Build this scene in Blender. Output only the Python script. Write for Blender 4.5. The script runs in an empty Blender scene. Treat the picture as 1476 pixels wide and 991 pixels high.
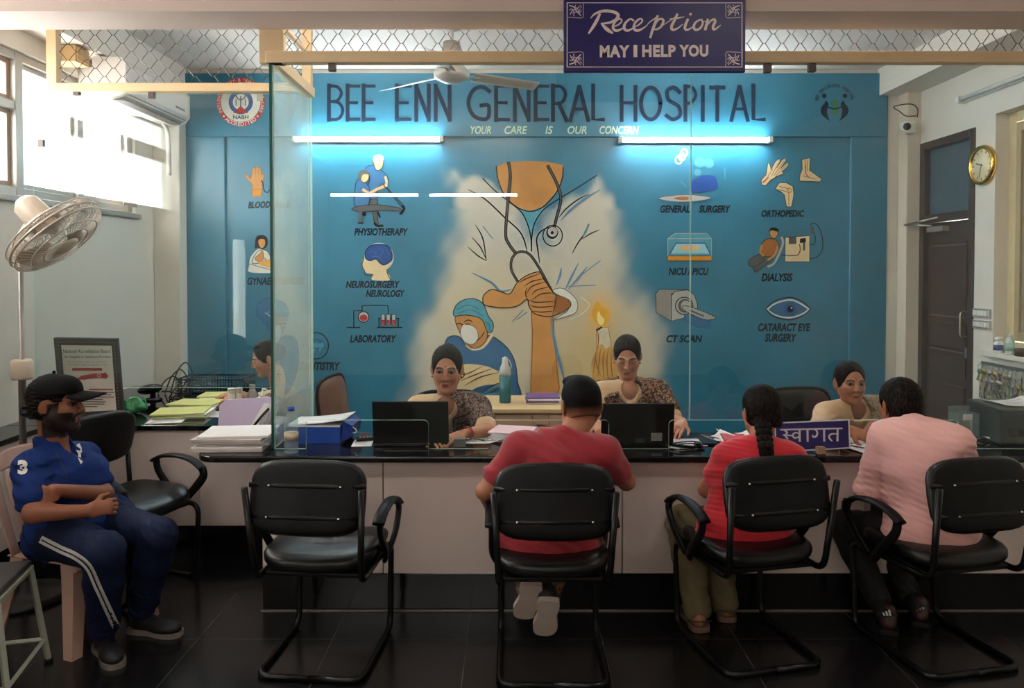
import bpy, bmesh, math, random
import numpy as np
from mathutils import Vector, Matrix
from mathutils.bvhtree import BVHTree
from mathutils.geometry import tessellate_polygon
random.seed(7); np.random.seed(7)
scene = bpy.context.scene
COL = scene.collection
PI = math.pi

# ------------------------------------------------------------------ camera
F_PX, CX, HORIZON, CAM_H, PITCH = 1094.0, 738.0, 390.0, 1.64, math.radians(1.2)
CY = HORIZON + F_PX*math.tan(PITCH)
cam = bpy.data.cameras.new('camera'); cam_o = bpy.data.objects.new('camera', cam); COL.objects.link(cam_o)
cam.sensor_fit = 'HORIZONTAL'; cam.sensor_width = 36.0; cam.lens = 36.0*F_PX/1476.0
cam.shift_x = 0.0; cam.shift_y = -(495.5-CY)/1476.0
cam.clip_start = 0.05; cam.clip_end = 100
cam_o.location = (0, 0, CAM_H); cam_o.rotation_euler = (PI/2-PITCH, 0, 0)
scene.camera = cam_o
def ray(x, y):
    vx, vy = (x-CX)/F_PX, (CY-y)/F_PX
    return Vector((vx, math.cos(PITCH)+vy*math.sin(PITCH), -math.sin(PITCH)+vy*math.cos(PITCH)))
CAMV = Vector((0, 0, CAM_H))
def P(x, y, d):                      # point on the vertical plane Y = d
    r = ray(x, y); return CAMV + r*(d/r.y)
def Pz(x, y, z):                     # point on the horizontal plane at height z
    r = ray(x, y); return CAMV + r*((z-CAM_H)/r.z)
def PX(x, y, X):                     # point on the side plane at X
    r = ray(x, y); return CAMV + r*(X/r.x)

# ------------------------------------------------------------------ world, light, exposure
w = bpy.data.worlds.new('World'); scene.world = w; w.use_nodes = True
bg = w.node_tree.nodes['Background']; bg.inputs[0].default_value = (1.0, 0.985, 0.955, 1); bg.inputs[1].default_value = 4.8
scene.view_settings.view_transform = 'Standard'; scene.view_settings.look = 'None'
scene.view_settings.gamma = 1.0; scene.view_settings.use_curve_mapping = False
scene.view_settings.exposure = 1.9
TUBE_E, ROOM_TUBE_E, ADDED_STAFF_TUBE_E = 26.0, 28.0, 16.0
try:
    scene.cycles.use_denoising = True; scene.cycles.max_bounces = 8; scene.cycles.transparent_max_bounces = 16
    scene.cycles.sample_clamp_indirect = 6.0
except Exception: pass

# ------------------------------------------------------------------ materials
def lin(c):
    return tuple(((v/255.0)/12.92 if v/255.0 <= 0.04045 else ((v/255.0+0.055)/1.055)**2.4) for v in c)
MC = {}
def M(name, rgb=(200,200,200), rough=0.55, metal=0.0, noise=0.05, scale=14.0, bump=0.0, bscale=60.0, spec=0.5, sheen=0.0, coat=0.0):
    if name in MC: return MC[name]
    m = bpy.data.materials.new(name); m.use_nodes = True; MC[name] = m
    nt = m.node_tree; b = nt.nodes['Principled BSDF']; c = lin(rgb)
    tc = nt.nodes.new('ShaderNodeTexCoord')
    n = nt.nodes.new('ShaderNodeTexNoise'); n.inputs['Scale'].default_value = scale; n.inputs['Detail'].default_value = 4
    nt.links.new(tc.outputs['Object'], n.inputs['Vector'])
    r = nt.nodes.new('ShaderNodeValToRGB')
    r.color_ramp.elements[0].position = 0.3; r.color_ramp.elements[1].position = 0.7
    r.color_ramp.elements[0].color = tuple(max(0, v*(1-noise)) for v in c)+(1,)
    r.color_ramp.elements[1].color = tuple(min(1, v*(1+noise)) for v in c)+(1,)
    nt.links.new(n.outputs['Fac'], r.inputs['Fac']); nt.links.new(r.outputs['Color'], b.inputs['Base Color'])
    b.inputs['Roughness'].default_value = rough; b.inputs['Metallic'].default_value = metal
    b.inputs['Specular IOR Level'].default_value = 0.2 if name.startswith('paint_') else spec
    b.inputs['Sheen Weight'].default_value = sheen; b.inputs['Coat Weight'].default_value = coat
    if bump:
        n2 = nt.nodes.new('ShaderNodeTexNoise'); n2.inputs['Scale'].default_value = bscale; n2.inputs['Detail'].default_value = 3
        nt.links.new(tc.outputs['Object'], n2.inputs['Vector'])
        bp = nt.nodes.new('ShaderNodeBump'); bp.inputs['Strength'].default_value = bump; bp.inputs['Distance'].default_value = 0.01
        nt.links.new(n2.outputs['Fac'], bp.inputs['Height']); nt.links.new(bp.outputs['Normal'], b.inputs['Normal'])
    return m
def M_emit(name, rgb, strength):
    m = bpy.data.materials.new(name); m.use_nodes = True; nt = m.node_tree
    b = nt.nodes['Principled BSDF']; c = lin(rgb)+(1,)
    b.inputs['Base Color'].default_value = c; b.inputs['Emission Color'].default_value = c; b.inputs['Emission Strength'].default_value = strength
    return m
def M_glass(name, tint=(0.90,0.965,0.955), dust=0.02, refl=1.0):
    m = bpy.data.materials.new(name); m.use_nodes = True; nt = m.node_tree; nt.nodes.clear()
    out = nt.nodes.new('ShaderNodeOutputMaterial'); tr = nt.nodes.new('ShaderNodeBsdfTransparent'); gl = nt.nodes.new('ShaderNodeBsdfGlossy')
    tr.inputs[0].default_value = tint+(1,); gl.inputs[0].default_value = (0.95*refl,1.0*refl,0.98*refl,1); gl.inputs['Roughness'].default_value = 0.0
    fr = nt.nodes.new('ShaderNodeFresnel'); fr.inputs[0].default_value = 1.45
    ge = nt.nodes.new('ShaderNodeNewGeometry'); io = nt.nodes.new('ShaderNodeMapRange'); io.inputs['To Min'].default_value = 1.45; io.inputs['To Max'].default_value = 1/1.45
    nt.links.new(ge.outputs['Backfacing'], io.inputs['Value']); nt.links.new(io.outputs[0], fr.inputs[0])
    mx = nt.nodes.new('ShaderNodeMixShader'); nt.links.new(fr.outputs[0], mx.inputs[0]); nt.links.new(tr.outputs[0], mx.inputs[1]); nt.links.new(gl.outputs[0], mx.inputs[2])
    df = nt.nodes.new('ShaderNodeBsdfDiffuse'); df.inputs[0].default_value = (0.75,0.82,0.8,1)
    tl = nt.nodes.new('ShaderNodeBsdfTranslucent'); tl.inputs[0].default_value = (0.75,0.82,0.8,1)
    ad = nt.nodes.new('ShaderNodeMixShader'); ad.inputs[0].default_value = 0.5; nt.links.new(df.outputs[0], ad.inputs[1]); nt.links.new(tl.outputs[0], ad.inputs[2])
    tc = nt.nodes.new('ShaderNodeTexCoord'); n = nt.nodes.new('ShaderNodeTexNoise'); n.inputs['Scale'].default_value = 5; n.inputs['Detail'].default_value = 6
    nt.links.new(tc.outputs['Object'], n.inputs['Vector'])
    mt = nt.nodes.new('ShaderNodeMath'); mt.operation = 'MULTIPLY'; mt.inputs[1].default_value = dust*2; nt.links.new(n.outputs['Fac'], mt.inputs[0])
    m2 = nt.nodes.new('ShaderNodeMixShader'); nt.links.new(mt.outputs[0], m2.inputs[0]); nt.links.new(mx.outputs[0], m2.inputs[1]); nt.links.new(ad.outputs[0], m2.inputs[2])
    nt.links.new(m2.outputs[0], out.inputs[0]); return m
def M_attr(name, rough=0.5, sss=0.0, spec=0.4, bump=0.0, bscale=80):
    m = bpy.data.materials.new(name); m.use_nodes = True; nt = m.node_tree; b = nt.nodes['Principled BSDF']
    a = nt.nodes.new('ShaderNodeAttribute'); a.attribute_name = 'Col'
    nt.links.new(a.outputs['Color'], b.inputs['Base Color']); b.inputs['Roughness'].default_value = rough
    b.inputs['Specular IOR Level'].default_value = spec
    if sss: b.inputs['Subsurface Weight'].default_value = sss; b.inputs['Subsurface Radius'].default_value = (0.01,0.004,0.002)
    if bump:
        tc = nt.nodes.new('ShaderNodeTexCoord'); n2 = nt.nodes.new('ShaderNodeTexNoise'); n2.inputs['Scale'].default_value = bscale
        nt.links.new(tc.outputs['Object'], n2.inputs['Vector'])
        bp = nt.nodes.new('ShaderNodeBump'); bp.inputs['Strength'].default_value = bump; bp.inputs['Distance'].default_value = 0.004
        nt.links.new(n2.outputs['Fac'], bp.inputs['Height']); nt.links.new(bp.outputs['Normal'], b.inputs['Normal'])
    return m
def M_pattern(name, cols, scale=60, rough=0.8):            # printed cloth: voronoi cells over a noise ramp
    m = bpy.data.materials.new(name); m.use_nodes = True; nt = m.node_tree; b = nt.nodes['Principled BSDF']
    tc = nt.nodes.new('ShaderNodeTexCoord'); v = nt.nodes.new('ShaderNodeTexVoronoi'); v.inputs['Scale'].default_value = scale
    n = nt.nodes.new('ShaderNodeTexNoise'); n.inputs['Scale'].default_value = scale*0.7; n.inputs['Detail'].default_value = 3
    nt.links.new(tc.outputs['Object'], v.inputs['Vector']); nt.links.new(tc.outputs['Object'], n.inputs['Vector'])
    mx = nt.nodes.new('ShaderNodeMath'); mx.operation = 'ADD'; nt.links.new(v.outputs['Distance'], mx.inputs[0]); nt.links.new(n.outputs['Fac'], mx.inputs[1])
    r = nt.nodes.new('ShaderNodeValToRGB'); r.color_ramp.interpolation = 'CONSTANT'
    while len(r.color_ramp.elements) < len(cols): r.color_ramp.elements.new(0.5)
    for i, c in enumerate(cols):
        r.color_ramp.elements[i].position = 0.0 if i == 0 else 0.62+0.42*i/len(cols); r.color_ramp.elements[i].color = lin(c)+(1,)
    nt.links.new(mx.outputs[0], r.inputs['Fac']); nt.links.new(r.outputs['Color'], b.inputs['Base Color']); b.inputs['Roughness'].default_value = rough
    return m

# ------------------------------------------------------------------ objects
def tag(o, label=None, cat=None, group=None, kind=None):
    if label: o['label'] = label
    if cat: o['category'] = cat
    if group: o['group'] = group
    if kind: o['kind'] = kind
    return o
def thing(name, label, cat, loc=(0,0,0), rotz=0.0, group=None):
    o = bpy.data.objects.new(name, None); COL.objects.link(o); o.empty_display_size = 0.05
    o.location = loc; o.rotation_euler = (0,0,rotz)
    return tag(o, label, cat, group)
class MB:
    """collects shapes; build() links them as one mesh object"""
    def __init__(s): s.v=[]; s.f=[]; s.mi=[]; s.sm=[]
    def add(s, vs, fs, mi=0, smooth=False):
        o=len(s.v); s.v += [tuple(v) for v in vs]
        s.f += [tuple(o+i for i in f) for f in fs]; s.mi += [mi]*len(fs); s.sm += [smooth]*len(fs); return s
    def box(s, x0,x1,y0,y1,z0,z1, mi=0, bev=0.0, mat=None):
        bm=bmesh.new(); bmesh.ops.create_cube(bm,size=1)
        for v in bm.verts: v.co=Vector(((x0+x1)/2+v.co.x*(x1-x0),(y0+y1)/2+v.co.y*(y1-y0),(z0+z1)/2+v.co.z*(z1-z0)))
        if bev: bmesh.ops.bevel(bm,geom=list(bm.edges),offset=bev,segments=2,profile=0.5,affect='EDGES')
        if mat is not None: bmesh.ops.transform(bm,matrix=mat,verts=list(bm.verts))
        bm.verts.index_update(); s.add([v.co.copy() for v in bm.verts],[[v.index for v in f.verts] for f in bm.faces],mi); bm.free(); return s
    def tube(s, pts, r, seg=10, mi=0, closed=False, flat=1.0, flatdir=None, smooth=True):
        pts=[Vector(p) for p in pts]; n=len(pts); rs=r if isinstance(r,(list,tuple)) else [r]*n
        vs=[]; t0=(pts[1]-pts[0]).normalized(); up=Vector(flatdir) if flatdir else (Vector((0,0,1)) if abs(t0.z)<0.9 else Vector((1,0,0)))
        nrm=(up-t0*up.dot(t0)).normalized()
        for i,p in enumerate(pts):
            if closed: t=(pts[(i+1)%n]-pts[i-1]).normalized()
            else: t=(pts[min(i+1,n-1)]-pts[max(i-1,0)]).normalized()
            base = Vector(flatdir) if flatdir else nrm
            q=(base-t*base.dot(t))
            nrm=q.normalized() if q.length>1e-6 else nrm
            bn=t.cross(nrm)
            for k in range(seg):
                a=2*PI*k/seg; vs.append(p+nrm*(rs[i]*flat*math.cos(a))+bn*(rs[i]*math.sin(a)))
        fs=[]
        for i in range(n if closed else n-1):
            j=(i+1)%n
            for k in range(seg):
                l=(k+1)%seg; fs.append((i*seg+k,i*seg+l,j*seg+l,j*seg+k))
        if not closed: fs.append(tuple(range(seg))[::-1]); fs.append(tuple((n-1)*seg+k for k in range(seg)))
        s.add(vs,fs,mi,smooth); return s
    def lathe(s, prof, c=(0,0,0), seg=24, mi=0, axis=None, smooth=True):
        c=Vector(c); q=Vector((0,0,1)).rotation_difference(Vector(axis)).to_matrix() if axis else Matrix.Identity(3)
        vs=[]; n=len(prof)
        for r,z in prof:
            for k in range(seg):
                a=2*PI*k/seg; vs.append(c+q@Vector((max(r,1e-5)*math.cos(a),max(r,1e-5)*math.sin(a),z)))
        fs=[]
        for i in range(n-1):
            for k in range(seg):
                l=(k+1)%seg; fs.append((i*seg+k,i*seg+l,(i+1)*seg+l,(i+1)*seg+k))
        fs.append(tuple(range(seg))[::-1]); fs.append(tuple((n-1)*seg+k for k in range(seg)))
        s.add(vs,fs,mi,smooth); return s
    def prism(s, pts, off, mi=0, rim=None, smooth=False):
        pts=[Vector(p) for p in pts]; off=Vector(off); n=len(pts)
        tri=tessellate_polygon([pts]); vs=pts+[p+off for p in pts]
        s.add(vs,[tuple(t) for t in tri]+[tuple(n+i for i in reversed(t)) for t in tri],mi)
        s.add(vs,[(i,(i+1)%n,n+(i+1)%n,n+i) for i in range(n)],mi if rim is None else rim,smooth); return s
    def ball(s, c, r, mi=0, seg=16, rings=10, mat=None):
        c=Vector(c); r=Vector(r) if hasattr(r,'__len__') else Vector((r,r,r)); vs=[]; fs=[]
        for i in range(rings+1):
            th=PI*i/rings
            for k in range(seg):
                a=2*PI*k/seg; p=Vector((r.x*math.sin(th)*math.cos(a),r.y*math.sin(th)*math.sin(a),r.z*math.cos(th)))
                if mat is not None: p=mat@p
                vs.append(c+p)
        for i in range(rings):
            for k in range(seg):
                l=(k+1)%seg; fs.append((i*seg+k,(i+1)*seg+k,(i+1)*seg+l,i*seg+l))
        s.add(vs,fs,mi,True); return s
    def sheet(s, f, nu, nv, mi=0, th=0.0, smooth=True):     # f(u,v) -> point, u,v in 0..1; th gives thickness downwards
        vs=[Vector(f(i/nu,j/nv)) for i in range(nu+1) for j in range(nv+1)]; m=nv+1
        fs=[(i*m+j,(i+1)*m+j,(i+1)*m+j+1,i*m+j+1) for i in range(nu) for j in range(nv)]
        if th:
            N=len(vs); vs=vs+[v-Vector((0,0,th)) for v in vs]; fs2=[tuple(N+q for q in reversed(g)) for g in fs]
            rim=[]
            for i in range(nu): rim += [(i*m,N+i*m,N+(i+1)*m,(i+1)*m),(i*m+nv,(i+1)*m+nv,N+(i+1)*m+nv,N+i*m+nv)]
            for j in range(nv): rim += [(j,j+1,N+j+1,N+j),(nu*m+j,N+nu*m+j,N+nu*m+j+1,nu*m+j+1)]
            fs=fs+fs2+rim
        s.add(vs,fs,mi,smooth); return s
    def xf(s, m):
        s.v=[tuple(m@Vector(v)) for v in s.v]; return s
    def build(s, name, mats, parent=None, world=False, **kw):
        me=bpy.data.meshes.new(name); me.from_pydata(s.v,[],s.f)
        for m in (mats if isinstance(mats,(list,tuple)) else [mats]): me.materials.append(m)
        me.polygons.foreach_set('material_index',s.mi); me.polygons.foreach_set('use_smooth',s.sm); me.update()
        bm=bmesh.new(); bm.from_mesh(me); bmesh.ops.recalc_face_normals(bm,faces=bm.faces); bm.to_mesh(me); bm.free()
        return link(name,me,parent,world,**kw)
def link(name, me, parent=None, world=False, label=None, cat=None, group=None, kind=None):
    o=bpy.data.objects.new(name,me); COL.objects.link(o)
    if parent is not None:
        o.parent=parent
        if world:
            o.matrix_parent_inverse=q_matrix(parent).inverted()
    return tag(o,label,cat,group,kind)
def q_matrix(o):
    m=Matrix.Translation(o.location)@o.rotation_euler.to_matrix().to_4x4()
    return m if o.parent is None else q_matrix(o.parent)@o.matrix_parent_inverse@m
def struct(o): o['kind']='structure'; return o
def copy_tree(o, parent=None):
    c=o.copy(); COL.objects.link(c)
    if parent is not None: c.parent=parent
    for ch in list(o.children): copy_tree(ch,c)
    return c
def rpath(pts, rad, n=5):                         # polyline with rounded corners
    pts=[Vector(p) for p in pts]; out=[pts[0]]
    for i in range(1,len(pts)-1):
        a,b,c=pts[i-1],pts[i],pts[i+1]; d1=(a-b); d2=(c-b); r=min(rad,d1.length*0.49,d2.length*0.49)
        p,q=b+d1.normalized()*r,b+d2.normalized()*r
        for k in range(n+1):
            t=k/n; out.append(p*(1-t)**2+b*2*t*(1-t)+q*t*t)
    out.append(pts[-1]); return out
def spline(pts, n=6, closed=False):               # Catmull-Rom through the points
    P_=[Vector(p) for p in pts]; N=len(P_); out=[]
    if N<3 and not closed: return P_
    for i in range(N if closed else N-1):
        g=lambda k: P_[k%N] if closed else P_[max(0,min(N-1,k))]
        a,b,c,d=g(i-1),g(i),g(i+1),g(i+2)
        for k in range(n):
            t=k/n; out.append(0.5*((2*b)+(c-a)*t+(2*a-5*b+4*c-d)*t*t+(3*b-a-3*c+d)*t**3))
    if not closed: out.append(P_[-1])
    return out
TXT={}
def text2d(s, bold=0.0, shear=0.0, spacing=1.0):  # flat text normalised to its own box: verts (0..1, 0..1), faces
    k=(s,bold,shear,spacing)
    if k in TXT: return TXT[k]
    cu=bpy.data.curves.new('t','FONT'); cu.body=s; cu.offset=bold; cu.shear=shear; cu.space_character=spacing; cu.resolution_u=3; cu.size=1
    o=bpy.data.objects.new('t',cu); COL.objects.link(o); dg=bpy.context.evaluated_depsgraph_get(); dg.update()
    me=bpy.data.meshes.new_from_object(o.evaluated_get(dg)); v=[(a.co.x,a.co.y) for a in me.vertices]; f=[tuple(p.vertices) for p in me.polygons]
    bpy.data.objects.remove(o); bpy.data.curves.remove(cu); bpy.data.meshes.remove(me)
    xs=[a[0] for a in v]; ys=[a[1] for a in v]; x0,x1,y0,y1=min(xs),max(xs),min(ys),max(ys)
    TXT[k]=([((a-x0)/(x1-x0),(b-y0)/(y1-y0)) for a,b in v],f,(x1-x0)/(y1-y0)); return TXT[k]
def stroke2d(pts, w, n=6, smooth=True, caps=True):   # 2-D brush stroke; w number or list of widths per point
    pts=[Vector((p[0],p[1])) for p in pts]; ws=w if isinstance(w,(list,tuple)) else [w]*len(pts)
    if smooth and len(pts)>2:
        q=spline([(p.x,p.y,0) for p in pts],n); wq=spline([(x,0,0) for x in ws],n); pts=[Vector((a.x,a.y)) for a in q]; ws=[max(a.x,0.01) for a in wq]
    L=[];R=[]; N=len(pts)
    for i,p in enumerate(pts):
        t=(pts[min(i+1,N-1)]-pts[max(i-1,0)])
        t=t.normalized() if t.length>1e-9 else Vector((1,0)); nn=Vector((-t.y,t.x))*ws[i]*0.5
        if i==0 and caps: p=p-t*ws[i]*0.3
        if i==N-1 and caps: p=p+t*ws[i]*0.3
        L.append(p+nn);R.append(p-nn)
    vs=[(a.x,a.y) for a in L+R]; return vs,[(i,i+1,N+i+1,N+i) for i in range(N-1)]
class Flat:
    """flat painted shapes given in 2-D and mapped onto a surface by fn(x, y, layer)"""
    def __init__(s, fn): s.fn=fn; s.mb=MB(); s.mats=[]; s.n=0
    def _m(s,m):
        if m not in s.mats: s.mats.append(m)
        return s.mats.index(m)
    def raw(s, vs, fs, m):
        s.n+=1; L=s.n; s.mb.add([s.fn(x,y,L) for x,y in vs],fs,s._m(m)); return s
    def poly(s, pts, m, smooth=False):
        if smooth: pts=[(p.x,p.y) for p in spline([(x,y,0) for x,y in pts],5,True)]
        tri=tessellate_polygon([[Vector((x,y,0)) for x,y in pts]]); return s.raw(pts,[tuple(t) for t in tri],m)
    def line(s, pts, w, m, smooth=True):
        v,f=stroke2d(pts,w,5,smooth); return s.raw(v,f,m)
    def outlined(s, pts, m, lm, w=1.4, smooth=False):
        s.poly(pts,m,smooth); q=list(pts)+[pts[0]]
        if smooth:
            q=[(p.x,p.y) for p in spline([(x,y,0) for x,y in pts],5,True)]; q.append(q[0])
        return s.line(q,w,lm,False)
    def ell(s, c, rx, ry, m, a0=0, a1=360, n=24):
        return s.poly([(c[0]+rx*math.cos(math.radians(a0+(a1-a0)*i/n)),c[1]+ry*math.sin(math.radians(a0+(a1-a0)*i/n))) for i in range(n if a1-a0>=360 else n+1)],m)
    def ring(s, c, rx, ry, w, m, a0=0, a1=360, n=32):
        return s.line([(c[0]+rx*math.cos(math.radians(a0+(a1-a0)*i/n)),c[1]+ry*math.sin(math.radians(a0+(a1-a0)*i/n))) for i in range(n+1)],w,m,False)
    def text(s, t, x0,y0,x1,y1, m, bold=0.0, shear=0.0, dy=0.0, spacing=1.0):   # y grows downward (y0 top), dy: rise at the right end
        v,f,_=text2d(t,bold,shear,spacing); return s.raw([(x0+a*(x1-x0),y1+b*(y0-y1)+a*dy) for a,b in v],f,m)
    def arc_text(s, t, c, r, a0, a1, h, m, bold=0.0, inward=False):
        n=len(t)
        for i,ch in enumerate(t):
            if ch==' ': continue
            v,f,asp=text2d(ch,bold); a=math.radians(a0+(a1-a0)*i/max(1,n-1)); wd=h*min(asp,1.0)
            ux,uy=-math.sin(a),math.cos(a); ox,oy=math.cos(a),math.sin(a)
            if a1<a0: ux,uy=-ux,-uy; ox,oy=-ox,-oy
            px,py=c[0]+r*math.cos(a),c[1]+r*math.sin(a)
            s.raw([(px+ux*(q-0.5)*wd+ox*(b-0.5)*h,py+uy*(q-0.5)*wd+oy*(b-0.5)*h) for q,b in v],f,m)
        return s
    def build(s, name, parent=None, **kw): return s.mb.build(name,s.mats,parent,True,**kw)
# ------------------------------------------------------------------ the room
YB, XL, XR, YF, ZC = 6.30, -2.90, 3.30, -4.5, 3.30
wallw = M('wall_paint',(216,209,198),0.6,noise=0.02,scale=3)
ceilw = M('ceiling_paint',(214,208,200),0.65,noise=0.02,scale=3)
beamp = M('beam_paint',(206,184,172),0.6,noise=0.02,scale=3)
alu = M('cream_aluminium',(214,184,142),0.42,noise=0.03,spec=0.5)
greya = M('grey_aluminium',(176,172,164),0.4,metal=0.3,noise=0.03)
def granite(name, tile=0.6, rough=0.16, base=(14,14,15), fleck=(58,56,60)):
    m=bpy.data.materials.new(name); m.use_nodes=True; nt=m.node_tree; b=nt.nodes['Principled BSDF']
    tc=nt.nodes.new('ShaderNodeTexCoord'); n=nt.nodes.new('ShaderNodeTexNoise'); n.inputs['Scale'].default_value=260; n.inputs['Detail'].default_value=2
    nt.links.new(tc.outputs['Object'],n.inputs['Vector']); r=nt.nodes.new('ShaderNodeValToRGB')
    r.color_ramp.elements[0].position=0.52; r.color_ramp.elements[1].position=0.74
    r.color_ramp.elements[0].color=lin(base)+(1,); r.color_ramp.elements[1].color=lin(fleck)+(1,)
    nt.links.new(n.outputs['Fac'],r.inputs['Fac']); last=r.outputs['Color']
    if tile:
        br=nt.nodes.new('ShaderNodeTexBrick'); br.offset=0; br.inputs['Scale'].default_value=1; br.inputs['Brick Width'].default_value=tile; br.inputs['Row Height'].default_value=tile
        br.inputs['Mortar Size'].default_value=0.002; br.inputs['Color1'].default_value=(0,0,0,1); br.inputs['Color2'].default_value=(0,0,0,1); br.inputs['Mortar'].default_value=(1,1,1,1)
        mp=nt.nodes.new('ShaderNodeMapping'); mp.inputs['Location'].default_value=(0.2,-0.35+0.6,0); nt.links.new(tc.outputs['Object'],mp.inputs['Vector']); nt.links.new(mp.outputs[0],br.inputs['Vector'])
        mx=nt.nodes.new('ShaderNodeMixRGB'); mx.inputs[2].default_value=lin((70,66,66))+(1,); nt.links.new(br.outputs['Color'],mx.inputs[0]); nt.links.new(last,mx.inputs[1]); last=mx.outputs[0]
    nt.links.new(last,b.inputs['Base Color'])
    n2=nt.nodes.new('ShaderNodeTexNoise'); n2.inputs['Scale'].default_value=3; nt.links.new(tc.outputs['Object'],n2.inputs['Vector'])
    mr=nt.nodes.new('ShaderNodeMapRange'); mr.inputs['To Min'].default_value=rough*0.7; mr.inputs['To Max'].default_value=rough*1.5; nt.links.new(n2.outputs['Fac'],mr.inputs['Value']); nt.links.new(mr.outputs[0],b.inputs['Roughness'])
    return m
floor_m = granite('floor_granite',0.6,0.2)
top_m = granite('counter_granite',0,0.07,(12,12,14),(40,40,44))
plinth_m = granite('plinth_granite',0,0.12,(12,12,13),(34,33,35))

struct(MB().box(XL-0.2,4.2,YF-0.2,YB+0.2,-0.1,0.0).build('floor',floor_m))
struct(MB().box(XL-0.2,4.2,YF-0.2,YB+0.2,ZC,ZC+0.1).build('ceiling',ceilw))
def wall_with_hole(name, axis, c0, c1, a0, a1, holes, mat):
    """wall slab between c0 and c1 on its axis, spanning a0..a1, with rectangular holes (a,b,z0,z1)"""
    mb=MB(); cuts=sorted(holes); cur=a0
    def bx(u0,u1,z0,z1):
        if u1-u0<1e-4 or z1-z0<1e-4: return
        if axis=='x': mb.box(c0,c1,u0,u1,z0,z1)
        else: mb.box(u0,u1,c0,c1,z0,z1)
    for (u0,u1,z0,z1) in cuts:
        bx(cur,u0,0,ZC); bx(u0,u1,0,z0); bx(u0,u1,z1,ZC); cur=u1
    bx(cur,a1,0,ZC)
    return struct(mb.build(name,mat))
WZ0,WZ1=2.075,2.935
wall_with_hole('wall_left','x',XL-0.2,XL,YF,YB+0.2,[(2.2,5.86,WZ0,WZ1),(0.72,1.12,0.05,2.0)],wallw)
wall_with_hole('wall_right','x',XR,XR+0.2,YF,YB+0.2,[(3.4,5.2,1.09,2.71),(5.42,6.14,0.0,2.66)],wallw)
wall_with_hole('wall_back','y',YB,YB+0.2,XL-0.2,XR+0.2,[],wallw)
wall_with_hole('wall_front','y',YF-0.2,YF,XL-0.2,XR+0.2,[],wallw)
struct(MB().box(XL,-2.685,6.15,YB,0,ZC,bev=0.006).build('trim_1',wallw))
struct(MB().box(3.19,XR,6.15,YB,0,ZC,bev=0.006).build('trim_2',M('beige_paint',(210,198,182),0.6,noise=0.02)))
struct(MB().box(XL,XR,3.45,3.71,2.81,ZC).build('trim_3',beamp))
struct(MB().box(3.02,XR,3.71,YB,3.08,ZC).build('trim_4',wallw))
struct(MB().box(XL,XL+0.22,3.71,6.15,3.06,ZC).build('trim_5',wallw))
# rooms outside the openings: the corridor behind the right door
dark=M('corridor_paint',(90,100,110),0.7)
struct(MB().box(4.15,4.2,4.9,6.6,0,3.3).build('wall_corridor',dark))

# left windows ------------------------------------------------------
glass_w = M_glass('window_glass',(0.97,0.98,0.98),0.03)
brownf = M('brown_frame',(150,126,112),0.5)
def window_left(name, y0, y1, mull):
    t=thing(name,None,None,(XL-0.08,(y0+y1)/2,WZ0)); struct(t)
    fr=MB(); w=0.035
    for a,b in ((WZ0,WZ0+0.06),(WZ1-0.05,WZ1),(2.59,2.64)): fr.box(XL-0.11,XL-0.03,y0,min(y1,4.53) if 2.5<a<2.7 else y1,a,b,bev=0.004)
    for m in [y0+w]+mull+[y1-w]: fr.box(XL-0.115,XL-0.025,m-w,m+w,WZ0,WZ1,bev=0.004)
    fr.build('window_frame',greya,t,True)
    ed=[y0+2*w]+[q for m in mull for q in (m-w,m+w)]+[y1-2*w]
    for i in range(0,len(ed),2):
        for z0,z1 in (((WZ0+0.06,2.59),(2.64,WZ1-0.05)) if ed[i]<4.5 else ((WZ0+0.06,WZ1-0.05),)):
            s=MB(); a,b=ed[i],ed[i+1]; g=0.03
            s.box(XL-0.09,XL-0.06,a,a+g,z0,z1).box(XL-0.09,XL-0.06,b-g,b,z0,z1).box(XL-0.09,XL-0.06,a+g,b-g,z0,z0+g).box(XL-0.09,XL-0.06,a+g,b-g,z1-g,z1)
            sa=s.build('sash',brownf if b<4.6 else greya,t,True)
            MB().box(XL-0.078,XL-0.072,a+g,b-g,z0+g,z1-g).build('pane',glass_w,sa,True)
    MB().box(XL-0.02,XL+0.035,y0-0.03,y1+0.03,WZ0-0.035,WZ0+0.004,bev=0.006).build('window_sill',greya,t,True)
    return t
window_left('window_1',2.2,5.86,[3.4,4.53,5.17])

# right window with cream shutters
t=thing('window_3',None,None,(XR+0.11,4.3,1.09)); struct(t)
creamf=M('cream_frame',(208,190,150),0.5); mb=MB()
for a,b,z0,z1 in ((5.12,5.2,1.09,2.71),(3.4,3.48,1.09,2.71),(4.26,4.34,1.09,2.71),(3.48,5.12,1.09,1.16),(3.48,5.12,2.64,2.71)): mb.box(XR+0.09,XR+0.16,a,b,z0,z1,bev=0.005)
mb.build('window_frame',creamf,t,True)
for a,b in ((4.36,5.10),(3.5,4.24)):
    s=MB(); 
    for u0,u1,z0,z1 in ((a,a+0.05,1.17,2.63),(b-0.05,b,1.17,2.63),(a+0.05,b-0.05,1.17,1.23),(a+0.05,b-0.05,2.57,2.63)): s.box(XR+0.075,XR+0.115,u0,u1,z0,z1,bev=0.004)
    sa=s.build('sash',M('dark_cream_frame',(168,148,112),0.5),t,True)
    MB().box(XR+0.09,XR+0.098,a+0.05,b-0.05,1.23,2.57).build('pane',M('frosted_pane',(150,140,118),0.3),sa,True)
MB().box(XR-0.06,XR+0.12,3.38,5.24,1.055,1.09,bev=0.006).build('window_sill',wallw,t,True)

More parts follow.
